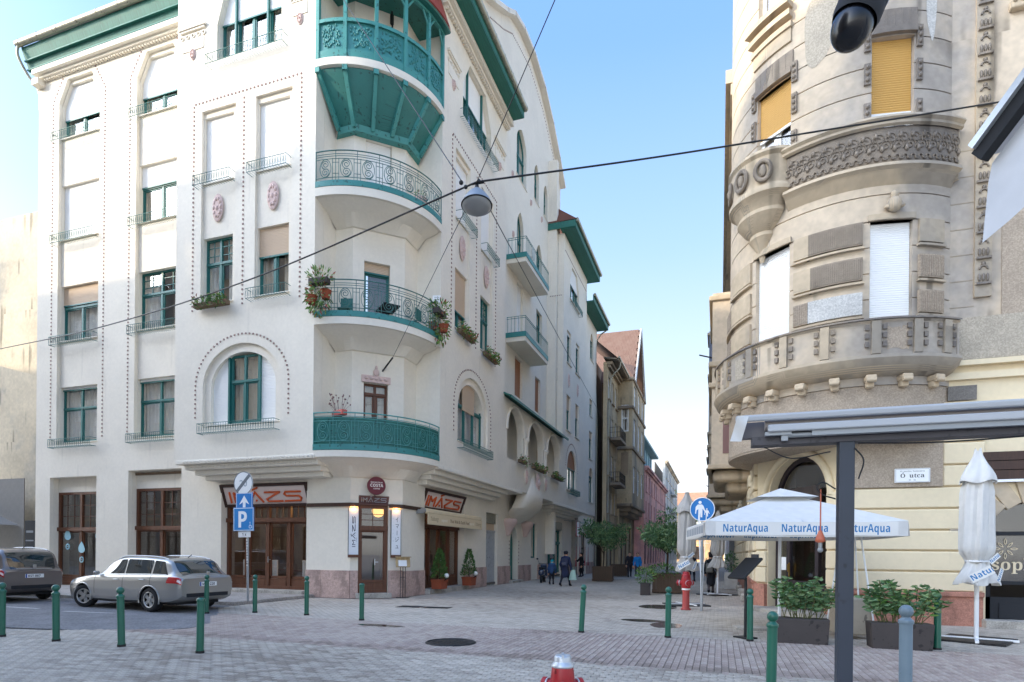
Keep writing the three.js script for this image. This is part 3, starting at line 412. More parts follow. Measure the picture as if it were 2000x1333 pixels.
{ // arcaded loggia on the first floor, flush with the bays
  const A = [[27.95, 30.5], [31.4, 34.3], [35.2, 38.1]].map(([a, b]) => ({ t: 'arch', u0: a, u1: b, v0: 6.35, v1: 9.0, s: 7.75 }));
  wall(wb, 'arcade_wall', FS1, rect(27.5, 38.92, 4.9, 9.25), A, .34, M.white);
  for (const h of A) { const k = new K(); const m = (h.u0 + h.u1) / 2, r = (h.u1 - h.u0) / 2 + .1; k.tube(arcPts(m, 7.75, r, 1.34).map(([u, v]) => V3(u, v, .02)), .07, 32, 6); setOn(k.mesh('arch_moulding', M.whiteTrim, wb), FS1); }
  for (const u of [30.95, 34.75]) { const k = new K().lathe([[.2, 6.3], [.2, 6.5], [.16, 6.6], [.15, 7.5], [.24, 7.62], [.26, 7.75], [.2, 7.8]], 0, 0, 0, 16); k.sph(0, 5.75, .06, 1, .17, .42, .07, 14); setOn(k.mesh('arcade_column', M.whiteTrim, wb), FS1, u, 0, -.04); medallion(FS1, u, 5.75, .16, .4, .06); }
  new K().add(new THREE.BoxGeometry(1.5, .07, 11.7), mtx(-10.2, 9.52, -33.2, 0, 0, -.42)).box(-9.53, 9.2, -33.2, .07, .12, 11.7).mesh('arcade_roof', M.tealDark, wb);
  new K().box(-10.4, 5.02, -33.2, .98, .2, 11.4).mesh('loggia_floor', M.whiteTrim, wb);
  // bulging niche over the entrance with a carved head
  const nb = new K(); const pr = (u, v, w) => at(FS1, u, v, w); const rows = [[6.3, .02, .35], [5.9, .1, .75], [5.4, .22, 1.1], [4.9, .34, 1.5], [4.5, .3, 1.7], [4.1, .12, 1.75], [3.75, -.25, 1.5], [3.5, -.6, 1.25], [3.3, -.95, 1.1]]; const um = 32.6;
  nb.add(rings(rows.map(([v, w, h]) => Array.from({ length: 17 }, (_, i) => { const a = i / 16 * PI; return pr(um - Math.cos(a) * h, v, w * 1 - (1 - Math.sin(a)) * (.35 + Math.max(0, -w) * .3) - (1 - Math.sin(a)) * (1 - Math.sin(a)) * .5); }))));
  nb.mesh('portal_canopy', M.whiteTrim, wb);
  medallion(FS1, um, 5.55, .36, .62, .2); const hd = new K().sph(0, 0, 0, .17, 1, 1.35, .7, 14).sph(0, -.03, .12, .035, 1, 1.6, 1, 8).sph(-.06, .05, .1, .022).sph(.06, .05, .1, .022).sph(0, -.13, .09, .05, 1.4, .4, .6, 8); setOn(hd.mesh('carved_head', M.medal, wb), FS1, um, 5.58, .26);
  for (const u of [30.9, 33.9]) { setOn(new K().lathe([[.12, 2.6], [.32, 3.0], [.46, 3.2], [.5, 3.3], [.5, 3.42], [.42, 3.5]], 0, 0, 0, 18).mesh('portal_corbel', M.medal, wb), FS0, u, 0, .05); }
}
{ // second block, eaves and the low end part
  const H = []; const W = (u0, u1, v0, v1, o = {}) => H.push([{ u0, u1, v0, v1, ...(o.h || {}) }, o]);
  W(40.7, 43.4, 19.3, 21.7, { h: { t: 'oct', s: 20.6, k: .6 }, cols: 3, shut: .5, tr: 0 });
  for (const [a, b] of [[39.95, 41.1], [42.6, 43.75]]) { W(a, b, 14.7, 16.9, { shut: .1 }); W(a, b, 10.1, 12.5, { shut: .4, sm: M.shutterT }); }
  W(40.3, 43.1, 6.1, 8.9, { h: { t: 'arch', s: 7.5 }, cols: 2, shut: .45, sm: M.shutterB });
  wall(wb, 'bay_wall', FS1, rect(38.92, 46.2, 4.9, 22.9), H.map(h => h[0]), .4, M.white);
  for (const [h, o] of H) { win(wb, FS1, h, { d: .2, ...o }); sill(FS1, h.u0 - .15, h.u1 + .15, h.v0 - .05, 0, .22); if (h.v0 > 19 || h.v0 < 7) basket(FS1, h.u0 - .1, h.u1 + .1, h.v0 - .3, 0); }
  for (const u of [40.5, 43.2]) medallion(FS1, u, 13.55, .16, .5);
  studPath(FS1, [[39.1, 21.9], [46, 21.9]]); studPath(frame(0, -38.45, 0), [[-10.8, 18.6], [-9.95, 18.6]], .0, .12);
  studPath(FS1, [...arcPts(41.7, 7.5, 1.85, 1.85)]);
  new K().box(-9.55, 23.0, -42.7, 1.0, .12, 8.4).box(-9.06, 23.2, -42.7, .06, .42, 8.5).box(-10.1, 23.2, -38.45, 2.1, .42, .06).mesh('eaves_soffit', M.soffit, wb);
  new K().cyl(-8.95, 23.45, -42.7, .12, .12, 8.4, 12, PI / 2).mesh('gutter', M.gutter, wb);
  const rf = new K().add(rings([[V3(-8.95, 23.45, -38.4), V3(-8.95, 23.45, -46.9)], [V3(-12.6, 26.8, -40.6), V3(-12.6, 26.8, -46.9)]])).add(rings([[V3(-8.95, 23.45, -38.4), V3(-8.95, 23.45, -38.4)], [V3(-12.6, 23.4, -38.4), V3(-12.6, 26.8, -40.6)]])); rf.cyl(-11.9, 27, -40.4, .05, .01, 1.0, 8); rf.mesh('roof', M.tileBrown, wb);
  const F4 = frame(-10.3, 0, PI / 2), h4 = [{ t: 'point', u0: 49.5, u1: 50.9, v0: 17.9, v1: 20.2, s: 19.2 }, rect(49.5, 50.7, 13.2, 14.6), rect(49.4, 50.8, 9.6, 11.9), { t: 'arch', u0: 49.5, u1: 51.2, v0: 6.0, v1: 8.9 }];
  wall(wb, 'end_wall', F4, rect(46.2, 52.3, 4.9, 21.2), h4, .4, M.white); h4.forEach(h => { win(wb, F4, h, { d: .2, shut: .25, sm: M.shutterT }); sill(F4, h.u0 - .12, h.u1 + .12, h.v0 - .05, 0, .2); });
  new K().box(-9.85, 21.2, -49.3, 1.0, .12, 6.4).box(-9.36, 21.42, -49.3, .06, .5, 6.5).mesh('eaves_soffit', M.soffit, wb);
  new K().cyl(-9.25, 21.65, -49.3, .11, .11, 6.5, 12, PI / 2).tube([V3(-9.25, 21.6, -52.4), V3(-9.4, 21.2, -52.4), V3(-10.2, 20.6, -52.5), V3(-10.25, 12, -52.5), V3(-10.25, 0, -52.5)], .06, 40, 8).mesh('gutter', M.gutter, wb);
}
// --- ground floor of the side
const SHOP2 = rect(21.2, 25.05, .25, 4.05), GDOOR = rect(27.8, 29.4, 0, 3.65), PORTAL = { t: 'point', u0: 31.4, u1: 32.75, v0: 0, v1: 3.2, s: 2.1 }, GWIN = rect(35.3, 36.6, 1.35, 3.5), SHOP3 = rect(39.1, 42.9, .3, 3.9);
wall(wb, 'side_wall', FS0, rect(20.6, 46.2, 0, 4.92), [{ ...SHOP2, v0: -.1 }, { ...GDOOR, v0: -.1 }, { ...PORTAL, v0: -.1 }, GWIN, { ...SHOP3, v0: -.1 }], .45, M.white);
wall(wb, 'side_wall', frame(-10.4, 0, PI / 2), rect(46.2, 52.3, 0, 4.92), [rect(47.2, 49, -.1, 3.4)], .4, M.white);
win(wb, FS0, GWIN, { d: .2, cols: 1, tr: 0, cur: 0 });
win(wb, frame(-10.4, 0, PI / 2), rect(47.2, 49, 0, 3.4), { d: .2, fm: M.brownDark, cur: 0 });
{ // pinkish stone plinth, cut at the doors
  const k = (F, segs, h0, name = 'plinth') => { for (const [a, b] of segs) { const q = new K().add(new RoundedBoxGeometry(b - a, h0, .06, 1, .008), mtx((a + b) / 2, h0 / 2, 0)); setOn(q.mesh(name, M.granite, wb), F, 0, 0, .032); } };
  k(FF0, [[-14.08, -13.45], [-13.44, -12.24]], .98); k(FC, [[.0, .27], [1.35, CL + .0]], .98); k(FS0, [[19.44, 20.2], [20.21, 21.18], [25.07, 26.4], [26.41, 27.78], [29.42, 31.35], [32.8, 34.0], [34.01, 35.2], [36.7, 37.9], [37.91, 39.05], [42.95, 44.5], [44.51, 46.2]], .95); k(frame(-10.4, 0, PI / 2), [[46.2, 47.15], [49.05, 52.3]], .95);
  new K().add(new RoundedBoxGeometry(3.98, .2, .6, 2, .02), mtx(-16.05, .12, -18.2)).mesh('shop_step', M.stoneStep, wb);
  new K().add(new RoundedBoxGeometry(.62, .2, 3.9, 2, .02), mtx(-10.95, .1, -23.13)).mesh('shop_step', M.stoneStep, wb);
  setOn(new K().add(new RoundedBoxGeometry(1.25, .18, .5, 2, .02), mtx(.81, .09, .0)).mesh('door_step', M.stoneStep, wb), FC);
  new K().add(new RoundedBoxGeometry(.5, .14, 1.9, 2, .02), mtx(-10.85, .07, -32.05)).mesh('door_step', M.stoneStep, wb);
}
// brown timber shop fronts
function shopFront(F, h, o = {}) {
  const { d = .3, cols = 4, tr = .68, doors = true, fm = M.brown, panel = .38, grid = 3, name = 'shop_front' } = o, w = h.u1 - h.u0, H = h.v1 - h.v0, ty = H * tr, k = new K(), fw = .11;
  k.box(-w / 2 + fw / 2, H / 2, 0, fw, H, .12).box(w / 2 - fw / 2, H / 2, 0, fw, H, .12).box(0, H - fw / 2, .002, w - .01, fw, .12).box(0, ty, .03, w - .01, .16, .2).box(0, panel / 2, -.01, w - .02, panel, .07).box(0, .06, .012, w - .01, .12, .12);
  for (let i = 1; i < cols; i++) k.box(-w / 2 + w * i / cols, H / 2, .002, .12, H - .02, .115);
  for (let i = 0; i < cols; i++) { const c = -w / 2 + w * (i + .5) / cols, cw = w / cols - .13; for (const s of [-1, 1]) k.box(c + s * (cw / 2 - .035), (panel + ty) / 2, -.008, .07, ty - panel - .06, .06); k.box(c, panel + .06, -.008, cw, .1, .06).box(c, ty - .11, -.008, cw, .08, .06).box(c, panel / 2, .03, cw - .16, panel - .16, .02);
    if (grid) { for (let q = 1; q < grid; q++) k.box(c - cw / 2 + cw * q / grid, (ty + H) / 2, -.01, .022, H - ty - .1, .03); for (let q = 1; q < 3; q++) k.box(c, lerp(ty + .08, H - .1, q / 3), -.01, cw, .022, .03); } }
  const f = k.mesh(name, fm, wb); setOn(f, F, (h.u0 + h.u1) / 2, h.v0, -d);
  for (let i = 0; i < cols; i++) for (const [a, b] of [[panel, ty], [ty, H]]) { const g = put('pane', new K().box(0, 0, 0, w / cols - .1, b - a - .08, .008).geo(), M.glass, f); g.position.set(-w / 2 + w * (i + .5) / cols, (a + b) / 2, -.012); g.rotation.y = rr(-.008, .008); }
  if (doors) { const hd = new K().box(0, 1.1, .1, .03, .22, .03).box(.06, 1.1, .12, .12, .025, .025); const m = hd.mesh('door_handle', M.steel, f); m.position.x = w / cols * .06; }
  return f;
}
function transomPanel(F, u0, u1, v0, v1, d) { setOn(new K().box((u0 + u1) / 2, (v0 + v1) / 2, 0, u1 - u0, v1 - v0, .1).mesh('lintel_panel', M.whiteTrim, wb), F, 0, 0, -d); }
shopFront(FF0, rect(-27.38, -24.64, .1, 4.1), { d: .42, cols: 2, tr: .6, panel: .32 }); transomPanel(FF0, -27.38, -24.64, 4.1, 4.69, .4);
shopFront(FF0, rect(-22.8, -20.02, .1, 4.15), { d: .42, cols: 2, tr: .6, panel: .5 }); transomPanel(FF0, -22.8, -20.02, 4.15, 4.84, .4);
shopFront(FF0, rect(-17.98, -14.12, .22, 4.13), { d: .34, cols: 4, tr: .66 });
shopFront(FS0, rect(21.22, 25.03, .2, 4.03), { d: .34, cols: 4, tr: .66 });
shopFront(FC, rect(.3, 1.32, .18, 3.3), { d: .14, cols: 1, tr: .74, panel: .35, grid: 2, name: 'entrance_door' });
setOn(new K().box(.81, 3.46, 0, 1.04, .3, .06).mesh('sign_recess', M.roomDark, wb), FC, 0, 0, -.2);
shopFront(FS0, rect(39.12, 42.88, .3, 3.3), { d: .25, cols: 3, tr: .7, fm: M.tealDark, grid: 0 }); setOn(new K().add(new RoundedBoxGeometry(3.7, .55, .3, 2, .05), mtx(41, 3.6, 0)).mesh('shutter_box', M.gutter, wb), FS0, 0, 0, -.1);
{ const g = put('door_leaf', new K().box(28.6, 1.35, 0, 1.56, 2.7, .06).box(28.6, 2.74, .02, 1.58, .1, .1).geo(), mat(0xb9bcbf, .55, { t: 'metal' }), wb); setOn(g, FS0, 0, 0, -.18); const s = put('roller_shutter', shutterGeo(1.54, .5, .07), M.gutter, wb); setOn(s, FS0, 28.6, 3.63, -.1); setOn(new K().box(28.6, 2.96, 0, 1.54, .4, .04).mesh('transom_panel', M.shutterT, wb), FS0, 0, 0, -.2); }
{ const d = new K().add(wallGeo({ ...PORTAL, u0: PORTAL.u0 + .05, u1: PORTAL.u1 - .05, v1: 3.1 }, [], .06)).box(32.07, 1.5, .02, .05, 3, .05); setOn(d.mesh('portal_door', M.tealDark, wb), FS0, 0, 0, -.3); for (const u of [31.25, 32.92]) studPath(FS0, [[u, .9], [u, 2.3]], 0, .2); }
{ // dark timber band running round the corner over the shops
  for (const [F, a, b] of [[FF0, -14.05, -12.22], [FC, -.02, .28], [FC, 1.36, CL + .02], [FS0, 19.42, 21.18]]) setOn(new K().box((a + b) / 2, 3.3, .03, b - a, .13, .06).mesh('fascia_board', M.brownDark, wb), F);
}
{ // rooms behind the shop windows
  const wm = mat(0x7f6c58, .95, { t: 'plaster' }), fl = mat(0x6b5140, .8, { t: 'wood' });
  new K().box(-16, .1, -20.8, 6.6, .1, 4.2).box(-13.9, .1, -23.4, 5, .1, 5.4).mesh('room_floor', fl, wb);
  new K().box(-16.4, 4.5, -20.8, 6.6, .1, 4.2).box(-13.9, 4.5, -23.6, 5.0, .1, 5.4).box(-19.2, 2.3, -20.6, .1, 4.4, 4.4).box(-17.6, 2.3, -22.9, 3.4, 4.4, .1).box(-16.0, 2.3, -24.6, .1, 4.4, 3.6).box(-13.6, 2.3, -26.3, 5, 4.4, .1).mesh('room_wall', wm, wb);
  new K().box(-23.6, 2.3, -21.4, 8.6, 4.6, .1).box(-23.8, 2.3, -20.2, .1, 4.6, 2.6).box(-28.1, 2.3, -20.2, .1, 4.6, 2.8).box(-19.4, 2.3, -20.2, .1, 4.6, 2.8).box(-23.6, .05, -20, 8.8, .1, 3).box(-23.6, 4.75, -20, 8.8, .1, 3).mesh('room_wall', wm, wb);
  new K().box(-12.6, 2.3, -41, .1, 4.6, 12).box(-11.8, 4.6, -37, 1.6, .1, 18).box(-11.9, .1, -37, 1.8, .1, 20).mesh('room_wall', M.room, wb);
  // tall dark party wall inside: keeps daylight from passing through the upper windows
  new K().box(-23.6, 13.8, -19.9, 9.2, 17.6, .1).box(-16, 14.6, -18.9, 6, 19.6, .1).box(-12.3, 14.6, -20.6, .1, 19.6, 2.6).box(-11.6, 14, -24.2, .1, 18, 7).box(-12.2, 18, -34, .1, 26, 15).box(-11.2, 14, -42.5, .1, 18, 7.2).box(-11.5, 13, -49.3, .1, 17, 6).mesh('inner_wall', M.room, wb);
  const flr = new K(); for (const v of [5.1, 9.5, 13.9, 18.3, 22.2]) flr.box(-23.6, v, -19.2, 9.2, .2, 1.3).box(-16, v, -18.1, 6.1, .2, 1.4).box(-10.9, v, -24, 1.3, .2, 7.2).box(-11.8, v, -34.4, .7, .2, 14.4).box(-10.75, v, -42.5, .9, .2, 7.2).box(-12.2, v, -20, 1.4, .2, 2.4); flr.mesh('inner_floor', M.room, wb);
}
{ // studs set along the window borders
  const im = new THREE.InstancedMesh(new THREE.BoxGeometry(.055, .055, .03), M.stud, studs.length); im.name = 'stud_border'; im.userData.kind = 'stuff'; const s = V3(1, 1, 1); studs.forEach(([F, u, v, w], i) => im.setMatrixAt(i, new THREE.Matrix4().compose(at(F, u, v, w + .008), new THREE.Quaternion().setFromEuler(new THREE.Euler(0, F.ry, 0)), s))); wb.add(im);
}
// roof bodies closing the building from above
new K().add(rings([[V3(-28.6, 23.28, -17.66), V3(-19.1, 23.28, -17.66)], [V3(-28.6, 27, -21), V3(-19, 27, -21)], [V3(-28.6, 22.9, -25.3), V3(-19, 22.9, -25.3)]])).box(-16, 25.1, -18.6, 6.2, .2, 3.4).box(-12, 25.1, -21, 3, .2, 5).add(rings([[V3(-9.0, 22.8, -19.9), V3(-9.0, 22.8, -27.4)], [V3(-13.5, 27, -19.7), V3(-13.5, 27, -27.4)]])).mesh('roof', M.tileBrown, wb);
new K().box(-28.15, 11.1, -21.7, .3, 22.2, 6.4).box(-23.6, 11, -24.8, 9.4, 22, .3).box(-27, 11, -22, .2, 22, .2).box(-13.3, 11, -38, .2, 22, 31).box(-10.7, 2.45, -46.1, .5, 4.9, .2).box(-11.6, 2.45, -52.2, 2.6, 4.9, .2).mesh('rear_wall', M.greyWall, wb);
// ================================================================ beige corner building with the round tower
const tb = thing('tower_building', 'weathered beige corner building with a round tower, peeling plaster and a yellow rusticated ground floor', 'building');
const TC = V3(3.3, 0, -19.5), TR = 3.05, deg = PI / 180;
const TF = (a, r = TR) => frame(TC.x + Math.cos(a * deg) * r, TC.z + Math.sin(a * deg) * r, PI / 2 - a * deg);
const tp = (a, r, y) => V3(TC.x + Math.cos(a * deg) * r, y, TC.z + Math.sin(a * deg) * r);
function curvedBlock(k, a0, a1, v0, v1, r0, r1) { // a0>a1 seen from outside left to right
  const n = Math.max(1, Math.ceil(Math.abs(a0 - a1) / 3)), L = Array.from({ length: n + 1 }, (_, i) => lerp(a0, a1, i / n));
  k.add(rings([L.map(a => tp(a, r0, v1)), L.map(a => tp(a, r1, v1)), L.map(a => tp(a, r1, v0)), L.map(a => tp(a, r0, v0))]));
  for (const a of [a0, a1]) k.add(rings([[tp(a, r0, v0), tp(a, r1, v0)], [tp(a, r0, v1), tp(a, r1, v1)]]));
}
const ringProfile = (k, a0, a1, prof) => { const n = Math.ceil(Math.abs(a0 - a1) / 3), L = Array.from({ length: n + 1 }, (_, i) => lerp(a0, a1, i / n)); k.add(rings(prof.map(([r, v]) => L.map(a => tp(a, r, v))))); };
const A0 = 232, A1 = 38;
const tw = [[142.5, 123, 7.2, 9.65], [89, 71.4, 7.2, 9.65], [142.5, 123, 11.9, 14.0], [89, 71.4, 11.85, 14.05], [142.5, 124.5, 16.0, 18.4], [89, 71.4, 16.2, 18.6]];
{ // courses with real grooves
  const vs = [4.45, 5.75, 7.2]; for (let v = 7.82; v < 20; v += .62) vs.push(+v.toFixed(2));
  const course = (va, vb) => { const ang = [A0, A1]; for (const [a, b, v0, v1] of tw) if (v0 < vb - .001 && v1 > va + .001) ang.push(a, b); ang.sort((p, q) => q - p);
    const lv = [va, vb]; for (const [, , v0, v1] of tw) for (const q of [v0, v1]) if (q > va + .01 && q < vb - .01) lv.push(q); lv.sort((p, q) => p - q);
    for (let j = 0; j < lv.length - 1; j++) for (let i = 0; i < ang.length - 1; i++) { const ma = (ang[i] + ang[i + 1]) / 2, mv = (lv[j] + lv[j + 1]) / 2; if (tw.some(([a, b, v0, v1]) => ma < a && ma > b && mv > v0 && mv < v1)) continue; const top = j === lv.length - 2, bl = new K(); curvedBlock(bl, ang[i], ang[i + 1], lv[j], lv[j + 1] - (top ? .03 : 0), TR - .4, TR); if (top) curvedBlock(bl, ang[i], ang[i + 1], lv[j + 1] - .03, lv[j + 1], TR - .4, TR - .035); bl.mesh('stone_course', vb <= 5.76 ? M.render : M.beige, tb); } };
  for (let i = 0; i < vs.length - 1; i++) course(vs[i], vs[i + 1]);
  const cap = new K(); ringProfile(cap, A0, A1, [[.1, 4.46], [TR - .05, 4.46], [TR + .02, 4.5]]); cap.mesh('tower_soffit', M.render, tb);
  const opt = [{ shut: 1 }, { shut: 1 }, { shut: .55, sm: M.shutterO, tr: .72 }, { shut: .8, sm: M.shutterO, tr: 0 }, { shut: 0 }, { shut: .3, sm: M.shutterO }];
  const wf = mat(0xe9e9e6, .5);
  tw.forEach(([a, b, v0, v1], i) => { const m = (a + b) / 2, w = 2 * TR * Math.sin((a - b) / 2 * deg) - .02; win(tb, TF(m, TR * Math.cos((a - b) / 2 * deg)), rect(-w / 2, w / 2, v0, v1), { d: .18, fm: wf, cur: .5, ...opt[i] }); });
  const dark = new K(); for (let v = 5.2; v < 19; v += 4.3) dark.cyl(TC.x, v + .1, TC.z, 2.6, 2.6, .15, 24); dark.cyl(TC.x, 12, TC.z, 1.6, 1.6, 15, 20); dark.mesh('inner_wall', M.room, tb);
}
{ // lintels, carved jamb blocks, raised panels and patches of lost plaster
  for (const [a, b, v] of [[143.5, 122, 14.02], [90, 70.5, 14.08], [143.5, 122, 9.67], [90, 70.5, 9.67]]) { const k = new K(); if (v > 12) { curvedBlock(k, a, b, v + .12, v + .58, TR - .05, TR + .045); curvedBlock(k, a - .5, b + .5, v, v + .13, TR - .1, TR + .1); for (let i = 1; i < 6; i++) { const q = lerp(a, b, i / 6); curvedBlock(k, q + .25, q - .25, v + .13, v + .57, TR, TR + .052); } } else curvedBlock(k, a, b, v, v + .14, TR - .05, TR + .06); k.mesh('lintel', v > 12 ? M.dirty : M.beigeTrim, tb); }
  for (const a of [144.6, 121.2, 90.8, 69.4]) for (const v of [12.0, 12.95, 13.75]) { const k = new K(); curvedBlock(k, a + 1.3, a - 1.3, v, v + .5, TR - .02, TR + .06); for (let q = 0; q < 3; q++) { const c = tp(a, TR + .06, v + .1 + q * .15); k.sph(c.x, c.y, c.z, .05, 1, 1.1, 1, 7); } k.mesh('jamb_block', M.dirty, tb); }
  const panel = (a, b, v0, v1, m) => { const k = new K(); curvedBlock(k, a, b, v0, v1, TR - .02, TR + .07); k.mesh('raised_panel', m, tb); if (m === M.dirty || m === M.render) { const fl = new K(), n = Math.round((a - b) / .85); for (let q = 0; q < n; q++) { const c = a - (a - b) * (q + .5) / n; curvedBlock(fl, c + .22, c - .22, v0 + .03, v1 - .03, TR + .06, TR + .084); } fl.mesh('fluting', m, tb).userData.kind = 'stuff'; } const s = new K(); curvedBlock(s, a + .6, b - .6, v0 - .1, v0 - .05, TR - .02, TR + .1); s.mesh('panel_ledge', M.beigeTrim, tb); };
  const rows = [[7.45, 7.98], [8.28, 8.82], [9.12, 9.66]];
  rows.forEach(([v0, v1], i) => { panel(120.5, i === 1 ? 113 : 114, v0, v1, i === 0 ? M.render : M.beigeTrim); panel(i === 1 ? 112.9 : 113.9, 92, v0, v1, [M.peel, M.dirty, M.dirty][i]); panel(69, 57, v0, v1, i === 2 ? M.beigeTrim : M.render); panel(166, 145.5, v0, v1, M.beigeTrim); if (i < 2) panel(190, 167, v0, v1, M.render); });
  // areas where the plaster has come off, an uneven sheet of bare render
  const bare = (ac, vc, ra, rv, m, s) => { const sh = []; const n = 26; for (let i = 0; i <= n; i++) { const q = i / n * 2 * PI, f = .85 + .22 * n3(Math.cos(q) * .06 + s, Math.sin(q) * .06 + s * .37) + .05 * Math.sin(q * 4 + s * 9); sh.push([ac + Math.cos(q) * ra * f, vc + Math.sin(q) * rv * f]); } const rs = [0, .25, .5, .75, 1].map(f => sh.map(([a, v]) => tp(lerp(ac, a, f), TR + .006, lerp(vc, v, f)))); new K().add(rings(rs)).mesh('bare_patch', m, tb); };
  bare(111, 14.75, 6.5, .95, M.patch, 1.3); bare(106, 15.0, 4, .5, M.patch, 2.2); bare(63.5, 14.9, 2.6, 1.0, M.peel, 3.1); bare(80, 15.2, 5, .28, M.peel, 4.7); bare(150, 6.6, 1, .1, M.patch, 5);
}
{ // sill band of the third floor and the small bowl-shaped balcony
  const k = new K(); ringProfile(k, 124, 52, [[TR, 11.96], [TR + .34, 11.96], [TR + .36, 11.9], [TR + .3, 11.84], [TR + .3, 11.78], [TR + .24, 11.74]]); ringProfile(k, 124, 52, [[TR + .16, 10.94], [TR + .26, 10.9], [TR + .28, 10.82], [TR + .2, 10.76], [TR + .16, 10.7], [TR + .06, 10.58], [TR, 10.5]]); curvedBlock(k, 52.6, 52, 10.6, 11.95, TR, TR + .2); k.mesh('band_cornice', M.beigeTrim, tb);
  const d = new K(); ringProfile(d, 124, 52, [[TR + .2, 11.76], [TR + .18, 11.0], [TR + .16, 10.92]]); for (let i = 0; i < 46; i++) { const q = tp(123 - i * 1.54, TR + .2, 11.04); d.add(new THREE.TorusGeometry(.05, .018, 5, 10, PI), mtx(q.x, q.y, q.z, 0, PI / 2 - (123 - i * 1.54) * deg, (i % 2) * PI)); } d.mesh('relief_band', M.dirty, tb); const sc = new K(); for (let i = 0; i < 30; i++) { const a = 122 - i * 2.35, F2 = TF(a, TR + .2), q = (x, y) => at(F2, x, 11.4 + y, .0); const pts = []; for (let w = 0; w <= 16; w++) { const an = w / 16 * 3.2 * PI, r = .02 + .012 * w / 1.6; pts.push(q(Math.cos(an) * r * (i % 2 ? 1 : -1), Math.sin(an) * r + (i % 2 ? .08 : -.08))); } sc.tube(pts, .016, 24, 4); const le = q(.06, i % 2 ? -.16 : .16); sc.sph(le.x, le.y, le.z, .05, 1, 1.6, 1, 6); } sc.mesh('frieze_scrolls', M.dirty, tb).userData.kind = 'stuff';
  const F = TF(139), b = new K(), R2 = .92; const half = (r, v) => Array.from({ length: 21 }, (_, i) => { const q = PI * i / 20; return at(F, -Math.cos(q) * r, v, Math.sin(q) * r * .8 - .05); });
  b.add(rings([half(.2, 12.06), half(R2 + .06, 12.06), half(R2 + .08, 11.98), half(R2, 11.9), half(R2 - .02, 11.2), half(R2 + .05, 11.1), half(R2 + .05, 11.0), half(R2 - .1, 10.9), half(.7, 10.7), half(.72, 10.6), half(.52, 10.35), half(.36, 10.22), half(.38, 10.12), half(.24, 9.95), half(.14, 9.75), half(.05, 9.5)])); const bb = b.mesh('bowl_balcony', M.beigeTrim, tb);
  const orn = new K(); for (const q of [.28, .5, .72]) { const a = q * PI, p = at(F, -Math.cos(a) * (R2 + .0), 11.52, Math.sin(a) * R2 * .8 - .02); orn.add(new THREE.TorusGeometry(.19, .05, 8, 20), mtx(p.x, p.y, p.z, 0, F.ry + (a - PI / 2), 0, 1, 1.3, 1)); orn.sph(p.x, p.y, p.z, .09, 1, 1.8, .6, 8); } orn.mesh('oval_ornament', M.dirty, bb);
  const up = new K(); for (const v of [15.2, 15.45, 15.7]) curvedBlock(up, 146, 122.5, v, v + .14, TR, TR + .1 + (v - 15.2) * .4); curvedBlock(up, 145, 123, 14.85, 15.2, TR, TR + .05); up.mesh('sill_moulding', M.beigeTrim, tb);
  const fig = new K(); { const q = tp(80, TR + .1, 9.98); fig.sph(q.x, q.y, q.z, .16, 1, 1.2, .8, 10).sph(q.x, q.y + .22, q.z, .09, 1, 1.3, .8, 8).sph(q.x - .12, q.y - .04, q.z, .08, 1.3, .8, .8, 8).sph(q.x + .12, q.y - .04, q.z, .08, 1.3, .8, .8, 8); } fig.mesh('keystone_figure', M.beigeTrim, tb);
}
{ // great curved balcony on the first floor
  const s = new K(); ringProfile(s, 205, 55, [[TR - .05, 6.36], [TR + .42, 6.36], [TR + .44, 6.28], [TR + .36, 6.12], [TR + .2, 6.0], [TR + .06, 5.95], [TR - .05, 5.94]]); const b = s.mesh('curved_balcony', M.beigeTrim, tb);
  const p = new K(); ringProfile(p, 205, 55, [[TR + .2, 7.2], [TR + .38, 7.2], [TR + .4, 7.16], [TR + .35, 7.12], [TR + .34, 6.36]]); curvedBlock(p, 56, 55, 6.36, 7.2, TR, TR + .36); p.mesh('parapet', M.beige, b);
  const top = new K(); ringProfile(top, 205, 55, [[TR + .18, 7.22], [TR + .43, 7.215], [TR + .44, 7.17]]); top.mesh('coping', M.dirty, b);
  for (const a of [186, 171, 157, 139, 122, 106, 88, 73, 61]) { const pr = new K(); curvedBlock(pr, a + 1.6, a - 1.6, 6.38, 7.15, TR + .34, TR + .42); pr.mesh('parapet_pier', M.beigeTrim, b); for (const da of [-3.1, 3.1]) for (const v of [6.55, 6.75, 6.95]) { const o = new K(); curvedBlock(o, a + da + .75, a + da - .75, v, v + .12, TR + .34, TR + .4); o.mesh('block_ornament', M.dirty, b); } }
  for (let i = 0; i < 10; i++) { const a = 62 + i * 13.5, F = TF(a), k = new K().add(new RoundedBoxGeometry(.24, .14, .3, 2, .04), mtx(0, 5.87, .14)).add(new RoundedBoxGeometry(.18, .16, .18, 2, .04), mtx(0, 5.74, .07)).cyl(0, 5.82, .24, .06, .06, .2, 10, 0, 0, PI / 2); setOn(k.mesh('balcony_bracket', M.beigeTrim, b), F); }
  const pat = (ac, vc, ra, rv, m) => { const k = new K(), n = 14, L = Array.from({ length: n + 1 }, (_, i) => i / n); k.add(rings([L.map(t => tp(ac + ra - 2 * ra * t, TR + .348, vc + rv * (.7 + .3 * n3(t * .3, ac * .1)))), L.map(t => tp(ac + ra - 2 * ra * t, TR + .346, vc - rv * (.7 + .3 * n3(t * .3, ac * .2))))])); k.mesh('bare_patch', m, b); }; pat(146, 6.75, 3.5, .34, M.patch); pat(176, 6.75, 3, .36, M.peel); pat(80, 6.75, 4, .3, M.render);
}
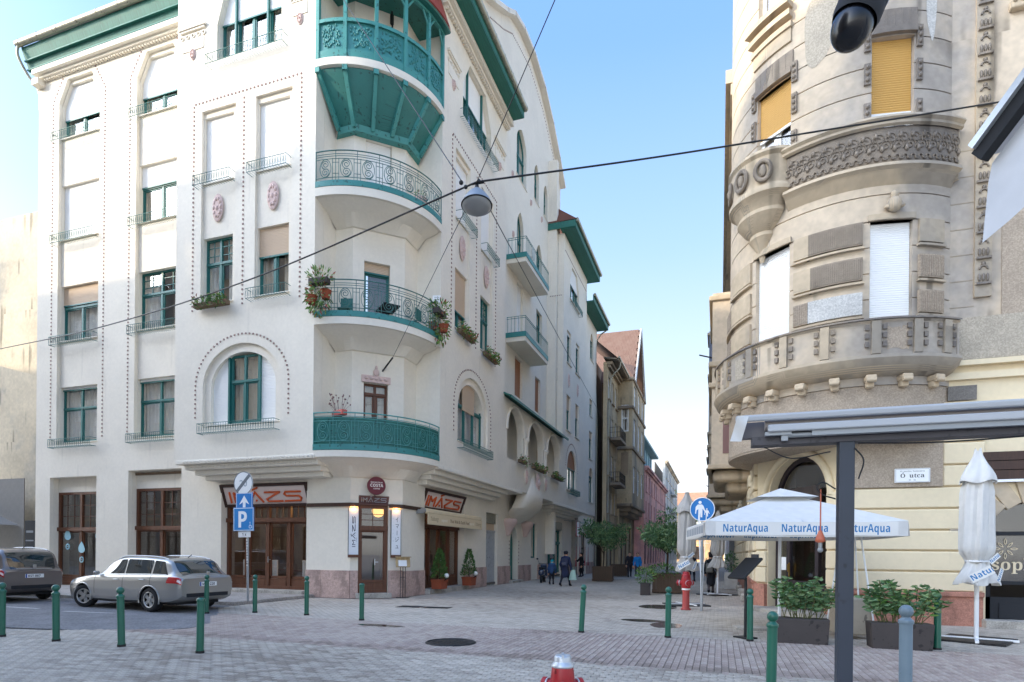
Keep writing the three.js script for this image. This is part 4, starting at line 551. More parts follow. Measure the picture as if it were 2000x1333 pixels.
// --- flat front to the right of the tower
const RF = frame(0, -17.1, 0), RS = frame(1.1, 0, -PI / 2);   // RS: street side, looks towards -x (u = z)
const SHW = { t: 'arch', u0: 5.95, u1: 8.4, v0: .45, v1: 3.05, s: 2.2 };
wall(tb, 'front_wall', RF, rect(2.9, 14, 0, 6.2), [{ ...SHW, v0: -.1 }, { t: 'arch', u0: 9.8, u1: 12.2, v0: -.1, v1: 3.05, s: 2.2 }], .45, M.yellow);
wall(tb, 'front_wall', RF, rect(4.7, 14, 6.2, 20), [rect(9, 10.5, 7.4, 9.7), rect(9, 10.5, 11.9, 14.1)], .45, M.beige);
win(tb, RF, rect(9, 10.5, 7.4, 9.7), { d: .2, fm: M.shutterW }); win(tb, RF, rect(9, 10.5, 11.9, 14.1), { d: .2, fm: M.shutterW });
{
  const course = (u0, u1, v0, v1) => setOn(new K().add(new RoundedBoxGeometry(u1 - u0, v1 - v0 - .035, .1, 2, .035), mtx((u0 + u1) / 2, (v0 + v1) / 2, .03)).mesh('stone_course', M.yellow, tb), RF);
  const v = [.82, 1.3, 1.8, 2.3, 2.82, 3.34]; for (let i = 0; i < 5; i++) course(3.02, 5.9, v[i], v[i + 1]); for (const [a, b] of [[3.34, 3.86], [3.86, 4.4], [4.4, 4.9]]) course(5.06, 5.9, a, b);
  const st = new K().box(5.5, 5.15, .05, .9, .1, .16).box(9.5, 5.95, .03, 9, .16, .14).box(9.5, 6.25, .06, 9.2, .12, .2).box(9.5, 5.3, .03, 9, .1, .12); setOn(st.mesh('string_course', M.yellow, tb), RF);
  setOn(new K().box(4.05, 4.1, .05, 2.0, 1.5, .1).mesh('render_panel', M.render, tb), RF);
  setOn(new K().box(8.5, 6.85, .012, 7, 1.0, .05).mesh('render_panel', M.patch, tb), RF);
  setOn(new K().add(new RoundedBoxGeometry(2.86, .12, .16, 2, .02), mtx(4.46, .77, .07)).box(4.46, .36, .04, 2.84, .72, .1).mesh('plinth', M.graniteR, tb), RF);
  // carved pilaster strip
  const p = new K().box(5.82, 12.6, .04, .34, 9.6, .08); setOn(p.mesh('pilaster', M.beigeTrim, tb), RF);
  const o = new K(); for (let i = 0; i < 16; i++) { const y = 8.1 + i * .6; o.box(5.82, y, .1, .3, .05, .08); for (let q = 0; q < 3; q++) o.sph(5.74 + q * .08, y + .14, .09, .045, .8, 2.2, .8, 7); o.add(new THREE.TorusGeometry(.08, .025, 6, 12, PI), mtx(5.82, y + .34, .09)); o.sph(5.82, y + .47, .09, .05, 1, 1, .7, 7); } setOn(o.mesh('carved_ornament', M.dirty, tb), RF);
  const q = new K(); for (let i = 0; i < 7; i++) q.box(5.35, 7.62 + i * .62, .004, .62, .02, .012); for (let i = 0; i < 2; i++) { q.box(6.5 + i * .65, 15.4, .05, .08, 1.6, .1); q.add(new RoundedBoxGeometry(.42, .24, .2, 2, .06), mtx(6.5 + i * .65, 14.5, .06)); for (let k = 0; k < 3; k++) q.sph(6.36 + i * .65 + k * .14, 14.55, .16, .05, 1, 1, 1, 7); } setOn(q.mesh('wall_ornament', M.beigeTrim, tb), RF);
  setOn(new K().box(7.2, 8.4, .014, 2, 2.6, .03).mesh('recessed_panel', M.render, tb), RF);
  setOn(new K().box(5.42, 5.55, .09, .58, .34, .03).mesh('stone_plaque', mat(0x8d867d, .8, { t: 'rough' }), tb), RF);
  // shop window with timber bulkhead on the right
  const s = new K(); s.box(7.17, .36, .0, 2.4, .72, .1).box(7.17, 1.06, .03, 2.42, .08, .16).box(7.17, 2.22, .03, 2.42, .09, .14).box(6.02, 1.6, 0, .12, 3.1, .1).box(8.3, 1.6, 0, .12, 3.1, .1); for (let i = 0; i < 3; i++) s.box(6.5 + i * .66, .4, .06, .5, .36, .03); const sf = setOn(s.mesh('shop_window', M.blackMat, tb), RF, 0, 0, -.16); new K().box(7.17, 1.64, 0, 2.2, 1.1, .01).box(7.17, 2.66, 0, 2.2, .8, .01).mesh('pane', M.glass, sf);
  const bl = new K(); for (let i = 0; i < 3; i++) bl.box(7.3, 4.02 - i * .22, .06 + i * .02, 2.9, .2, .14); setOn(bl.mesh('awning_box', M.brownDark, tb), RF); setOn(new K().box(7.3, 3.44, .12, 2.9, .06, .1).mesh('awning_rail', M.signWhite, tb), RF);
  const vou = new K(); for (let i = 0; i < 11; i++) { const a = (i + .5) / 11 * PI, c = [7.17 - Math.cos(a) * 1.62, 2.2 + Math.sin(a) * 1.1]; vou.add(new RoundedBoxGeometry(.34, .7, .1, 1, .02), mtx(c[0], c[1] + .02, .02, 0, 0, PI / 2 - a)); } setOn(vou.mesh('voussoir', M.beigeTrim, tb), RF);
  setOn(new K().add(new RoundedBoxGeometry(2.9, .2, .5, 2, .02), mtx(7.3, .1, .1)).mesh('shop_step', M.stoneStep, tb), RF);
  new K().box(8, 2.2, -20.5, 9, 4.4, .1).box(8.6, .05, -19, 10, .1, 3).box(3.4, 2.2, -21.2, .1, 4.4, 3).box(13.8, 2.2, -19, .1, 4.4, 3).mesh('room_wall', M.roomDark, tb);
  // flower emblem and lettering painted on the pane
  const em = new K(); for (let i = 0; i < 8; i++) { const a = i / 8 * 2 * PI, r = i % 2 ? .13 : .17; const sh = new THREE.Shape(); sh.moveTo(0, -.08); sh.quadraticCurveTo(.055, 0, 0, .08); sh.quadraticCurveTo(-.055, 0, 0, -.08); const h = new THREE.Path(); h.moveTo(0, -.055); h.quadraticCurveTo(.032, 0, 0, .055); h.quadraticCurveTo(-.032, 0, 0, -.055); sh.holes.push(h); em.ext(sh, .004, mtx(6.38 + Math.cos(a) * r, 1.86 + Math.sin(a) * r, 0, 0, 0, a - PI / 2)); } setOn(em.mesh('window_emblem', M.cream, tb), RF, 0, 0, -.14);
  const font = await new FontLoader().loadAsync('fonts/droid/droid_serif_bold.typeface.json'); setOn(new K().add(new TextGeometry('sophie', { font, size: .26, depth: .004, curveSegments: 5 }), mtx(6.1, 1.36, 0)).mesh('window_lettering', M.cream, tb), RF, 0, 0, -.14);
}
// --- arched entrance on the splayed corner
const EA = [1.1, -19.9], EB = [3.0, -17.1], EF = frame(EA[0], EA[1], -Math.atan2(EB[1] - EA[1], EB[0] - EA[0])), EL = Math.hypot(1.9, 2.8);
{
  const h = { t: 'arch', u0: .5, u1: 2.78, v0: -.1, v1: 4.42, s: 3.25 };
  wall(tb, 'entrance_wall', EF, rect(0, EL, 0, 4.5), [h], .5, M.yellow);
  const k = new K(); for (const [a, b] of [[.0, .47], [2.81, EL]]) for (const v of [.82, 1.3, 1.8, 2.3, 2.82]) k.add(new RoundedBoxGeometry(b - a, .46, .1, 2, .035), mtx((a + b) / 2, v + .25, .03)); setOn(k.mesh('stone_course', M.yellow, tb), EF);
  setOn(new K().box(.23, .4, .05, .48, .8, .12).box(3.1, .4, .05, .56, .8, .12).mesh('plinth', M.graniteR, tb), EF);
  setOn(new K().tube(arcPts(1.64, 3.25, 1.3, 1.28).map(([u, v]) => V3(u, v, .03)), .1, 40, 8).mesh('arch_moulding', M.yellow, tb), EF);
  const d = new K(); const hl = { ...h, v0: .12, u0: h.u0 + .02, u1: h.u1 - .02 }; const s = outline(hl); s.holes.push(outline(hl, .13, THREE.Path)); d.ext(s, .1, mtx(0, 0, -.05)); for (const u of [1.05, 2.15]) d.box(u, 1.45, 0, .12, 2.7, .11); d.box(1.64, 2.8, .02, 2.2, .16, .14).box(1.6, .5, -.01, 1.1, .7, .07).box(.8, .45, -.01, .5, .62, .07).box(2.4, .45, -.01, .5, .62, .07).box(1.6, .9, .01, 1.0, .08, .08);
  const f = setOn(d.mesh('entrance_door', mat(0x3b3136, .45, { t: 'wood' }), tb), EF, 0, 0, -.3); const g = (u0, u1, v0, v1) => put('pane', new K().box((u0 + u1) / 2, (v0 + v1) / 2, 0, u1 - u0, v1 - v0, .008).geo(), M.glass, f); g(.6, 1.0, .8, 2.74); g(1.1, 2.1, .9, 2.74); g(2.2, 2.7, .8, 2.74); g(.7, 2.6, 2.88, 4.2);
  new K().box(1.14, 1.25, .09, .03, .4, .03).box(1.14, 1.3, .13, .03, .22, .03).mesh('door_handle', mat(0xb08d4c, .3, { metal: .9 }), f);
  new K().box(.8, 1.42, .02, .26, .38, .004).box(.8, 2.25, .02, .28, .22, .004).mesh('paper_notice', M.signWhite, f);
  setOn(new K().add(new RoundedBoxGeometry(3.0, .14, 1.0, 2, .02), mtx(1.6, .07, .1)).mesh('door_step', M.stoneStep, tb), EF);
  const n = new K(), pl = new THREE.PlaneGeometry(1.9, .72, 24, 8), pp = pl.attributes.position; for (let i = 0; i < pp.count; i++) pp.setZ(i, .03 * Math.sin(pp.getX(i) * 7 + pp.getY(i) * 5) + .02 * Math.sin(pp.getX(i) * 17)); pl.computeVertexNormals(); n.add(pl, mtx(1.62, 3.18, .1)); setOn(n.mesh('cloth_banner', mat(0x4a413d, .9, { t: 'cloth' }), tb), EF, 0, 0, -.05);
  const e2 = new K(); for (let i = 0; i < 8; i++) { const a = i / 8 * 2 * PI; e2.add(new THREE.TorusGeometry(.05, .008, 4, 10), mtx(1.7 + Math.cos(a) * .11, 3.22 + Math.sin(a) * .11, .1, 0, 0, a, 1.2, .5, 1)); } setOn(e2.mesh('banner_emblem', M.cream, tb), EF, 0, 0, .0);
  setOn(new K().box(1.64, 2.2, -1.4, 3.2, 4.4, .1).mesh('room_wall', M.roomDark, tb), EF);
  setOn(new K().box(0.3, 3.0, .2, .22, .26, .25).mesh('wall_lamp', M.alu, tb), EF);
}
// --- side along the pedestrian street: pillowed blocks, plinth, projecting bays
{
  const holes = []; for (let i = 0; i < 8; i++) { const z = -22.2 - i * 3.2; holes.push(rect(z - 1.4, z, .95, 3.9)); }
  wall(tb, 'street_wall', RS, rect(-48, -19.9, 0, 5.2), holes, .4, M.yellow); wall(tb, 'street_wall', RS, rect(-48, -20, 5.2, 20), holes.flatMap(h => [rect(h.u0, h.u1, 7.2, 9.6), rect(h.u0, h.u1, 11.9, 14)]), .4, M.beige);
  holes.forEach((h, i) => { win(tb, RS, h, { d: .2, fm: M.brownDark, cur: 0 }); if (i < 4) { win(tb, RS, rect(h.u0, h.u1, 7.2, 9.6), { d: .2, fm: M.shutterW }); } });
  for (let p = 0; p < 8; p++) for (let r = 0; r < 8; r++) { const z1 = p ? -22.2 - (p - 1) * 3.2 - 1.42 : -20.0, z0 = -22.2 - p * 3.2 + .02, m = r % 2 ? [[z0, z1]] : [[z0, (z0 + z1) / 2 - .01], [(z0 + z1) / 2 + .01, z1]]; for (const [a, b] of m) setOn(new K().add(new RoundedBoxGeometry(b - a - .02, .43, .16, 2, .05), mtx((a + b) / 2, 1.06 + r * .47, .04)).mesh('stone_block', M.yellow, tb), RS); }
  for (let i = 0; i < 9; i++) setOn(new K().add(new RoundedBoxGeometry(2.9, .8, .14, 2, .02), mtx(-21.5 - i * 3.05, .42, .06)).add(new RoundedBoxGeometry(2.95, .1, .2, 2, .02), mtx(-21.5 - i * 3.05, .84, .07)).mesh('plinth', M.graniteR, tb), RS);
  for (let i = 0; i < 6; i++) setOn(new K().add(new RoundedBoxGeometry(.5, .3, .3, 2, .08), mtx(-22.9 - i * 3.2, .15, .22)).mesh('cellar_stone', M.stoneStep, tb), RS);
  const bayAt = (z0, z1, out, v0, v1, m, wm) => { const k = new K().box(1.1 - out / 2, (v0 + v1) / 2, (z0 + z1) / 2, out, v1 - v0, z1 - z0); const b = k.mesh('projecting_bay', m, tb); const c = new K(); for (const v of [v0 + .1, v0 + 3.2, v0 + 4.0, v1 - .2]) c.add(new RoundedBoxGeometry(out + .16, .2, z1 - z0 + .2, 2, .05), mtx(1.1 - out / 2 - .05, v, (z0 + z1) / 2)); c.add(new RoundedBoxGeometry(out, .5, z1 - z0 - .3, 2, .2), mtx(1.16 - out / 2, v0 - .22, (z0 + z1) / 2)).add(new RoundedBoxGeometry(out * .7, .5, z1 - z0 - .9, 2, .2), mtx(1.2 - out * .35, v0 - .6, (z0 + z1) / 2)); c.mesh('bay_moulding', M.beigeTrim, b); const w = new K(); for (let q = 0; q < 2; q++) { const vv = v0 + .6 + q * 4.2; if (vv + 2.2 < v1) w.box(1.1 - out / 2, vv + 1.1, z1 + .012, .6, 2.2, .03); } w.mesh('bay_window', wm, b); };
  bayAt(-29, -24.2, 1.42, 4.9, 11.6, M.beige, mat(0x8e6a63, .7)); bayAt(-44, -39.5, 1.75, 5.2, 13, M.beige, mat(0x74605c, .7)); bayAt(-47.6, -45, 1.9, 4.5, 17.5, M.bluish, M.iron);
  new K().box(.62, 19.6, -36, 1.1, .5, 24).box(.7, 19.1, -36, .9, .4, 24).mesh('roof_cornice', M.beigeTrim, tb);
  const br = new K(); for (const [z, v] of [[-27.5, 10.0], [-44, 8.6], [-44, 6.1]]) br.bar(V3(.2, v, z), V3(-.9, v + .35, z), .03, 6); br.mesh('flag_holder', M.iron, tb);
  new K().box(3.2, 10, -34, .2, 20, 28).box(8, 20.1, -30, 13, .2, 26).box(13.9, 10, -24, .3, 20, 14).mesh('inner_wall', M.room, tb);
}
// plaque with the street name
{
  const c = document.createElement('canvas'); c.width = 512; c.height = 256; const g = c.getContext('2d'); g.fillStyle = '#f0f0ec'; g.fillRect(0, 0, 512, 256); g.strokeStyle = '#777'; g.lineWidth = 5; g.strokeRect(8, 8, 496, 240); g.fillStyle = '#23252a'; g.textAlign = 'center'; g.font = '34px serif'; g.fillText('VI. kerület, Terézváros', 256, 62); g.font = 'bold 104px serif'; g.fillText('Ó  utca', 256, 168); g.font = '34px serif'; g.fillText('35 → 31', 256, 226);
  const t = new THREE.CanvasTexture(c); t.colorSpace = THREE.SRGBColorSpace; const o = thing('street_name_sign', 'white street name plaque reading Ó utca on the rough grey render', 'sign', [4.4, 3.62, -16.96]);
  put('plate', new THREE.BoxGeometry(.74, .34, .03), M.signWhite, o); const f = put('face', new THREE.PlaneGeometry(.72, .33), new THREE.MeshStandardMaterial({ map: t, roughness: .5 }), o); f.position.z = .018;
}
// ================================================================ other houses
function storeyFacade(t, F, u0, u1, v1, o) {
  const { m, fm = M.shutterW, ground = 4.4, n = 4, storeys = 4, ww = 1.1, wh = 1.9, trim = M.beigeTrim, thick = .35, shut = 0, sm = M.shutterT, gm, gholes = true } = o;
  const holes = [], sh = (v1 - ground - .6) / storeys, du = (u1 - u0) / n;
  for (let s = 0; s < storeys; s++) for (let i = 0; i < n; i++) { const c = u0 + du * (i + .5), v = ground + s * sh + .85; holes.push(rect(c - ww / 2, c + ww / 2, v, Math.min(v + wh, ground + (s + 1) * sh - .25))); }
  const gh = []; if (gholes) for (let i = 0; i < n; i++) { const c = u0 + du * (i + .5); gh.push(rect(c - du * .32, c + du * .32, .5, ground - .8)); }
  wall(t, 'wall', F, rect(u0, u1, ground, v1), holes, thick, m); wall(t, 'ground_floor_wall', F, rect(u0, u1, 0, ground), gh, thick, gm || m);
  for (const h of holes) { win(t, F, h, { d: .16, fm, tr: .66, shut: shut && rnd() < shut ? rr(.2, .95) : 0, sm, cur: rnd() < .8 ? .8 : 0 }); setOn(new K().box(0, 0, .06, ww + .2, .08, .2).mesh('window_sill', trim, t), F, (h.u0 + h.u1) / 2, h.v0 - .04); }
  for (const h of gh) win(t, F, h, { d: .16, fm: M.brownDark, tr: .75, cur: 0 });
  const c = new K(); c.box((u0 + u1) / 2, ground, .06, u1 - u0, .22, .16).box((u0 + u1) / 2, v1 - .12, .2, u1 - u0 + .1, .25, .5).box((u0 + u1) / 2, v1 - .36, .1, u1 - u0, .22, .3); setOn(c.mesh('cornice', trim, t), F);
  setOn(new K().box((u0 + u1) / 2, v1 / 2, -1.6, u1 - u0 - .1, v1 - .2, .1).mesh('inner_wall', M.room, t), F);
}
// brown house next to the white one
{
  const t = thing('brown_house', 'grimy brown apartment house with iron balconies and a projecting bay beside the white building', 'building');
  const X0 = -9.35, F = frame(X0, 0, PI / 2); storeyFacade(t, F, 52.4, 58.2, 18.4, { m: M.brownWall, n: 3, storeys: 4, ww: .95, wh: 2.0, trim: M.brownTrim });
  new K().add(new THREE.BoxGeometry(1.3, .12, 6.4), mtx(-9.0, 18.6, -55.3, 0, 0, -.2)).box(-8.42, 18.5, -55.3, .12, .2, 6.4).mesh('eaves', M.brownTrim, t);
  new K().add(rings([[V3(-8.4, 18.6, -52.3), V3(-8.4, 18.6, -58.4)], [V3(-12.6, 22.4, -52.3), V3(-12.6, 22.4, -58.4)]])).mesh('roof', M.tileOrange, t);
  new K().cyl(-8.3, 18.62, -55.3, .09, .09, 6.4, 10, PI / 2).tube([V3(-8.3, 18.6, -53.1), V3(-8.4, 18.0, -53.1), V3(-9.1, 17.2, -53), V3(-9.25, 16, -53), V3(-9.25, 0, -53)], .06, 30, 6).mesh('gutter', M.gutter, t);
  for (const [v, z] of [[11.9, -55.4], [7.9, -55.4]]) { const b = new K().add(new RoundedBoxGeometry(1.0, .25, 3.4, 2, .05), mtx(X0 + .5, v, z)).mesh('balcony', M.brownTrim, t); const r = new K(), X = X0 + .95; for (const y of [.15, .6, 1.05]) { r.bar(V3(X, v + y, z - 1.65), V3(X, v + y, z + 1.65), .018); r.bar(V3(X0, v + y, z + 1.65), V3(X, v + y, z + 1.65), .018); } for (let i = 0; i <= 18; i++) r.bar(V3(X, v, z - 1.65 + i * .183), V3(X, v + 1.05, z - 1.65 + i * .183), .012, 4); for (let i = 0; i < 6; i++) r.bar(V3(X0 + .05 + i * .17, v, z + 1.65), V3(X0 + .05 + i * .17, v + 1.05, z + 1.65), .012, 4); r.mesh('railing', M.iron, b); }
  const bw = 1.4, B = frame(X0, -58.2, 0); const fw = [[13.4, 16.0], [9.2, 11.4]].map(([a, b]) => rect(.35, 1.05, a, b));
  wall(t, 'bay_wall', B, rect(0, bw - .3, 6.4, 18.3), fw, .3, M.brownWall); win(t, B, fw[0], { d: .1, fm: M.shutterW, cols: 1, tr: .5 }); win(t, B, fw[1], { d: .1, fm: M.brownDark, cols: 1, shut: 1, sm: M.brownTrim });
  const S = frame(X0 + bw, 0, PI / 2), sw = [59.2, 62.4, 65.4].flatMap(u => [[7.6, 10.2], [12.2, 14.8], [16.0, 18]].map(([a, b]) => rect(u, u + 1.4, a, b))); wall(t, 'bay_wall', S, rect(58.2, 68, 6.4, 18.3), sw, .3, M.brownWall); for (const h of sw) win(t, S, h, { d: .12, fm: M.shutterW });
  const c = new K(); for (const v of [6.35, 11.8, 15.7, 18.4]) c.add(new RoundedBoxGeometry(bw + .3, .3, 10.2, 2, .08), mtx(X0 + bw / 2, v, -63.1)); c.add(new RoundedBoxGeometry(bw, .5, 9.4, 2, .1), mtx(X0 - .1 + bw / 2, 6.0, -63.1)).add(new RoundedBoxGeometry(bw - .4, .4, 8.8, 2, .1), mtx(X0 - .2 + bw / 2, 5.6, -63.1)); c.mesh('bay_cornice', M.brownTrim, t);
  const gs = new THREE.Shape(); gs.moveTo(-3.6, 0); gs.lineTo(3.6, 0); gs.lineTo(0, 6.0); gs.closePath(); new K().ext(gs, .3, mtx(X0 + bw - .9, 18.5, -63.5, 0, PI / 2, 0)).mesh('gable', M.brownTrim, t);
  const rf = new K().add(rings([[V3(-7.9, 18.5, -59.5), V3(-13.5, 18.5, -59.5)], [V3(-7.9, 24.9, -63.5), V3(-13.5, 24.9, -63.5)], [V3(-7.9, 18.5, -67.5), V3(-13.5, 18.5, -67.5)]])); for (let r = 0; r < 16; r++) for (let i = 0; i < 17; i++) { const f = (r + .5) / 16; rf.add(new THREE.BoxGeometry(.31, .035, .5), mtx(-8.1 - i * .32 - (r % 2) * .16, lerp(18.5, 24.9, f) + .05, lerp(-59.5, -63.5, f) + .05, 1.02, 0, 0)); } rf.mesh('roof_tiles', M.tileOrange, t);
  new K().bar(V3(-7.85, 18.4, -59.4), V3(-7.85, 25, -63.5), .1, 6).bar(V3(-7.85, 25, -63.5), V3(-7.85, 18.4, -67.6), .1, 6).mesh('barge_board', M.paleWall, t);
  const G = frame(X0 + .2, 0, PI / 2), gw = [59.5, 62.2, 65].map(u => rect(u, u + 1.5, .3, 4.4)); wall(t, 'ground_floor_wall', G, rect(58.2, 68, 0, 6.0), gw, .3, M.brownWall); for (const h of gw) win(t, G, h, { d: .15, fm: M.brownDark, cur: 0 });
  new K().box(-11.4, 10, -60, .2, 20, 16).box(-10.3, 9, -68, 2.6, 18, .2).mesh('rear_wall', M.brownTrim, t);
}
{ const t = thing('pink_house', 'pink plastered house with tall ground floor further down the street', 'building'); storeyFacade(t, frame(-8.0, 0, PI / 2), 69, 97, 11.6, { m: M.pinkWall, n: 9, storeys: 2, ww: 1.0, wh: 1.9, ground: 5, trim: M.pinkWall, fm: M.pinkWall }); wall(t, 'end_wall', frame(0, -69, 0), rect(-14, -8.36, 0, 11.4), [], .3, M.pinkWall); }
{ const t = thing('blue_house', 'pale blue attic block rising behind the pink house', 'building'); const k = new K().box(-11.5, 14.2, -84, 3, 4.4, 23).box(-10.4, 14.2, -74, 1.2, 5.6, 2.6); k.mesh('wall', M.blueWall, t); const s = new K(); for (let i = 0; i < 8; i++) s.box(-9.95, 14.2, -75 - i * 2.6, .1, 4.3, .25); s.mesh('pilaster', M.blueWall, t); new K().box(-11, 16.5, -84, 4, .3, 23.4).cyl(-10.4, 17.6, -74, 1, .1, 1.6, 8).mesh('roof', mat(0x7fa3a8, .8, { t: 'metal' }), t); }
{ const t = thing('pale_house', 'pale grey house with small balconies beyond the pink house', 'building'); storeyFacade(t, frame(-8.2, 0, PI / 2), 98, 128, 16.5, { m: M.paleWall, n: 8, storeys: 4, ww: 1.2, wh: 1.8, fm: M.brownDark }); for (let i = 0; i < 3; i++) { const b = new K().box(-7.8, 6 + i * 3.1, -112, .9, .2, 5).mesh('balcony', M.paleWall, t); new K().box(-7.4, 6.55 + i * 3.1, -112, .05, .9, 5).mesh('railing', M.leafDark[0], b); } }
{ const t = thing('orange_house', 'distant sunlit orange house closing the street', 'building'); storeyFacade(t, frame(0, -150, 0), -14, 16, 13.5, { m: M.orangeWall, n: 8, storeys: 3, ww: 1.4, wh: 2.2 }); new K().add(rings([[V3(-14.5, 13.4, -149.4), V3(16.5, 13.4, -149.4)], [V3(-14.5, 17, -155), V3(16.5, 17, -155)]])).mesh('roof', mat(0xc99a78, .9, { t: 'rust' }), t); }
{ const t = thing('grey_house', 'grey house with oriels behind the tower building on the right of the street', 'building'); storeyFacade(t, RS, -78, -48.2, 17.5, { m: M.greyWall, n: 9, storeys: 4, ww: 1.1, wh: 1.9 }); wall(t, 'wall', RS, rect(-149, -78, 0, 15.5), [], .3, M.paleWall); new K().box(.2, 9, -60, 1.6, 8, 4).box(.1, 8, -92, 1.5, 8, 4).mesh('oriel', M.greyWall, t); }
// houses seen past the left end of the white one
{
  const t = thing('firewall_house', 'house with a bare sunlit sand-coloured gable wall at the left edge', 'building');
  const s = new THREE.Shape(); s.moveTo(-60, 0); s.lineTo(-29.2, 0); s.lineTo(-29.2, 9.35); s.lineTo(-32.5, 10.3); s.lineTo(-60, 18); s.closePath(); wall(t, 'gable_wall', frame(0, -20.6, 0), s, [], .4, M.sandWall);
  new K().box(-42, 12.5, -21.9, 20.4, 13, 1).mesh('rear_wall', M.sandWall, t);
  const u = new THREE.Shape(); u.moveTo(-60, 8); u.lineTo(-31.1, 8); u.lineTo(-31.1, 14.0); u.lineTo(-31.8, 14.25); u.lineTo(-31.8, 15.2); u.lineTo(-33, 15.6); u.lineTo(-60, 22); u.closePath(); wall(t, 'upper_wall', frame(0, -22.5, 0), u, [], .4, M.greyWall);
  const f = new K(); for (let i = 0; i < 9; i++) f.box(-30.9 + i * .2, 10.1 - i * .06, -20.9, .06, .9, .06); f.mesh('roof_fence', M.galv, t);
  const v = thing('grey_tent', 'grey sloping market tent roof behind the dark people carrier', 'tent'); new K().add(rings([[V3(-36, 4.3, -19.6), V3(-31.6, 2.75, -19.6)], [V3(-36, 4.3, -17.6), V3(-31.6, 2.75, -17.6)]])).box(-33.9, 2.5, -19.7, 5, 5, .04).mesh('roof', mat(0x8b8883, .9, { t: 'cloth' }), v); const pl = new K(); for (const x of [-31.7, -35]) pl.box(x, 1.4, -17.7, .06, 2.8, .06); pl.mesh('pole', M.galv, v);
  const b = thing('dark_notice_board', 'tall black chalkboard sign standing at the left building edge', 'sign', [-29.2, 0, -18.6]); new K().add(new RoundedBoxGeometry(.7, 2.6, .08, 2, .02), mtx(0, 1.6, 0)).mesh('board', M.blackMat, b); new K().box(0, 2.4, .05, .45, .1, .01).box(0, 2.0, .05, .5, .06, .01).box(0, 1.7, .05, .4, .06, .01).mesh('chalk_lines', mat(0x8a8d90, .9), b); new K().box(-.25, .2, 0, .05, .4, .05).box(.25, .2, 0, .05, .4, .05).mesh('leg', M.black, b);
}
// houses across the street, behind the camera: they shade the lower storeys and show in the panes
{
  const O = frame(0, 3.6, PI);   // looks towards -z, u = -x
  const a = thing('opposite_house', 'tall beige tenement across the street behind the camera', 'building'); storeyFacade(a, O, 11.2, 47, 27.2, { m: M.beige, n: 12, storeys: 5, ww: 1.3, wh: 2.3, fm: M.brownDark }); new K().box(-29, 13.5, 12, 35.6, 27, 12).mesh('body', M.greyWall, a); const g = new THREE.Shape(); g.moveTo(-8.5, 0); g.lineTo(6, 0); g.lineTo(0, 1.15); g.closePath(); new K().ext(g, 12, mtx(-39.2, 27.15, 4)).mesh('roof', M.tileBrown, a);
  const b = thing('opposite_house', 'lower grey tenement across the street behind the camera on the left', 'building'); storeyFacade(b, O, 47.1, 76, 25.45, { m: M.greyWall, n: 9, storeys: 5, ww: 1.3, wh: 2.2 }); new K().box(-61.5, 12.6, 12, 28.6, 25.2, 12).mesh('body', M.greyWall, b);
  const c = thing('wire_mast', 'tall grey mast behind the camera holding a wire', 'mast', [12, 0, 3.5]); new K().cyl(0, 10.4, 0, .16, .1, 20.8, 14).mesh('pole', M.galv, c); new K().cyl(0, .2, 0, .3, .26, .4, 16).mesh('foot', M.iron, c);
}
// ================================================================ signs on the shops
function canvasMat(w, h, draw, o = {}) { const c = document.createElement('canvas'); c.width = w; c.height = h; draw(c.getContext('2d'), w, h); const t = new THREE.CanvasTexture(c); t.colorSpace = THREE.SRGBColorSpace; return new THREE.MeshStandardMaterial({ map: t, roughness: .55, side: THREE.DoubleSide, ...o }); }
const face = (w, h, m, parent, x = 0, y = 0, z = 0, ry = 0, name = 'lettering') => { const f = put(name, new THREE.PlaneGeometry(w, h), m, parent); f.position.set(x, y, z); f.rotation.y = ry; return f; };
// the word IMÁZS as thick bent strokes, x 0..5.6, y 0..1
const IMAZS = [[[.1, .95], [.1, 0]], [[.42, 0], [.42, .92], [.8, .45], [1.18, .92], [1.18, 0]], [[1.5, 0], [1.98, .95], [2.46, 0]], [[1.86, 1.18], [2.2, 1.36]], [[1.97, .12], [1.99, .14]], [[2.7, .9], [3.75, .9], [2.75, .25], [2.85, .04], [3.85, .04]], [[5.2, .9], [4.15, .9], [4.05, .7], [4.2, .52], [5.05, .5], [5.2, .3], [5.1, .06], [4.05, .04]]];
function strokeGeo(paths, r, s = 1, y = 1) { const k = new K(); for (const p of paths) { for (let i = 0; i < p.length - 1; i++) { const a = V3(p[i][0] * s, p[i][1] * s * y, 0), b = V3(p[i + 1][0] * s, p[i + 1][1] * s * y, 0); k.bar(a, b, r, 8); k.sph(a.x, a.y, 0, r, 1, 1, 1, 8); k.sph(b.x, b.y, 0, r, 1, 1, 1, 8); } } return k; }
function shopSign(label, F, u, v, w, h, out, tilt) {
  const o = thing('shop_sign', label, 'sign'); o.position.copy(at(F, u, v, out)); o.rotation.set(tilt, F.ry, 0, 'YXZ');
  const bx = new K().box(0, h / 2, -.06, w, .1, .2).box(0, -h / 2, -.06, w, .1, .2).box(-w / 2, 0, -.06, .1, h + .1, .2).box(w / 2, 0, -.06, .1, h + .1, .2); bx.mesh('sign_frame', M.brownDark, o);
  new K().box(0, 0, -.06, w - .1, h - .1, .06).mesh('backing', mat(0xead9d0, .7), o);
  const s = (w - .55) / 5.2; const L = strokeGeo(IMAZS, .038, s, .42 / s * .95).mesh('lettering', mat(0xd8622f, .4, { metal: .2 }), o); L.position.set(-(w - .5) / 2, -h * .33, .0); return o;
}
shopSign('framed sign with raised orange IMÁZS letters over the wide front shop window', FF0, -16.05, 3.72, 3.85, .78, -.08, .34);
shopSign('framed sign with glowing orange IMÁZS letters above the cream awning', FS0, 23.15, 3.76, 3.75, .72, -.06, .34);
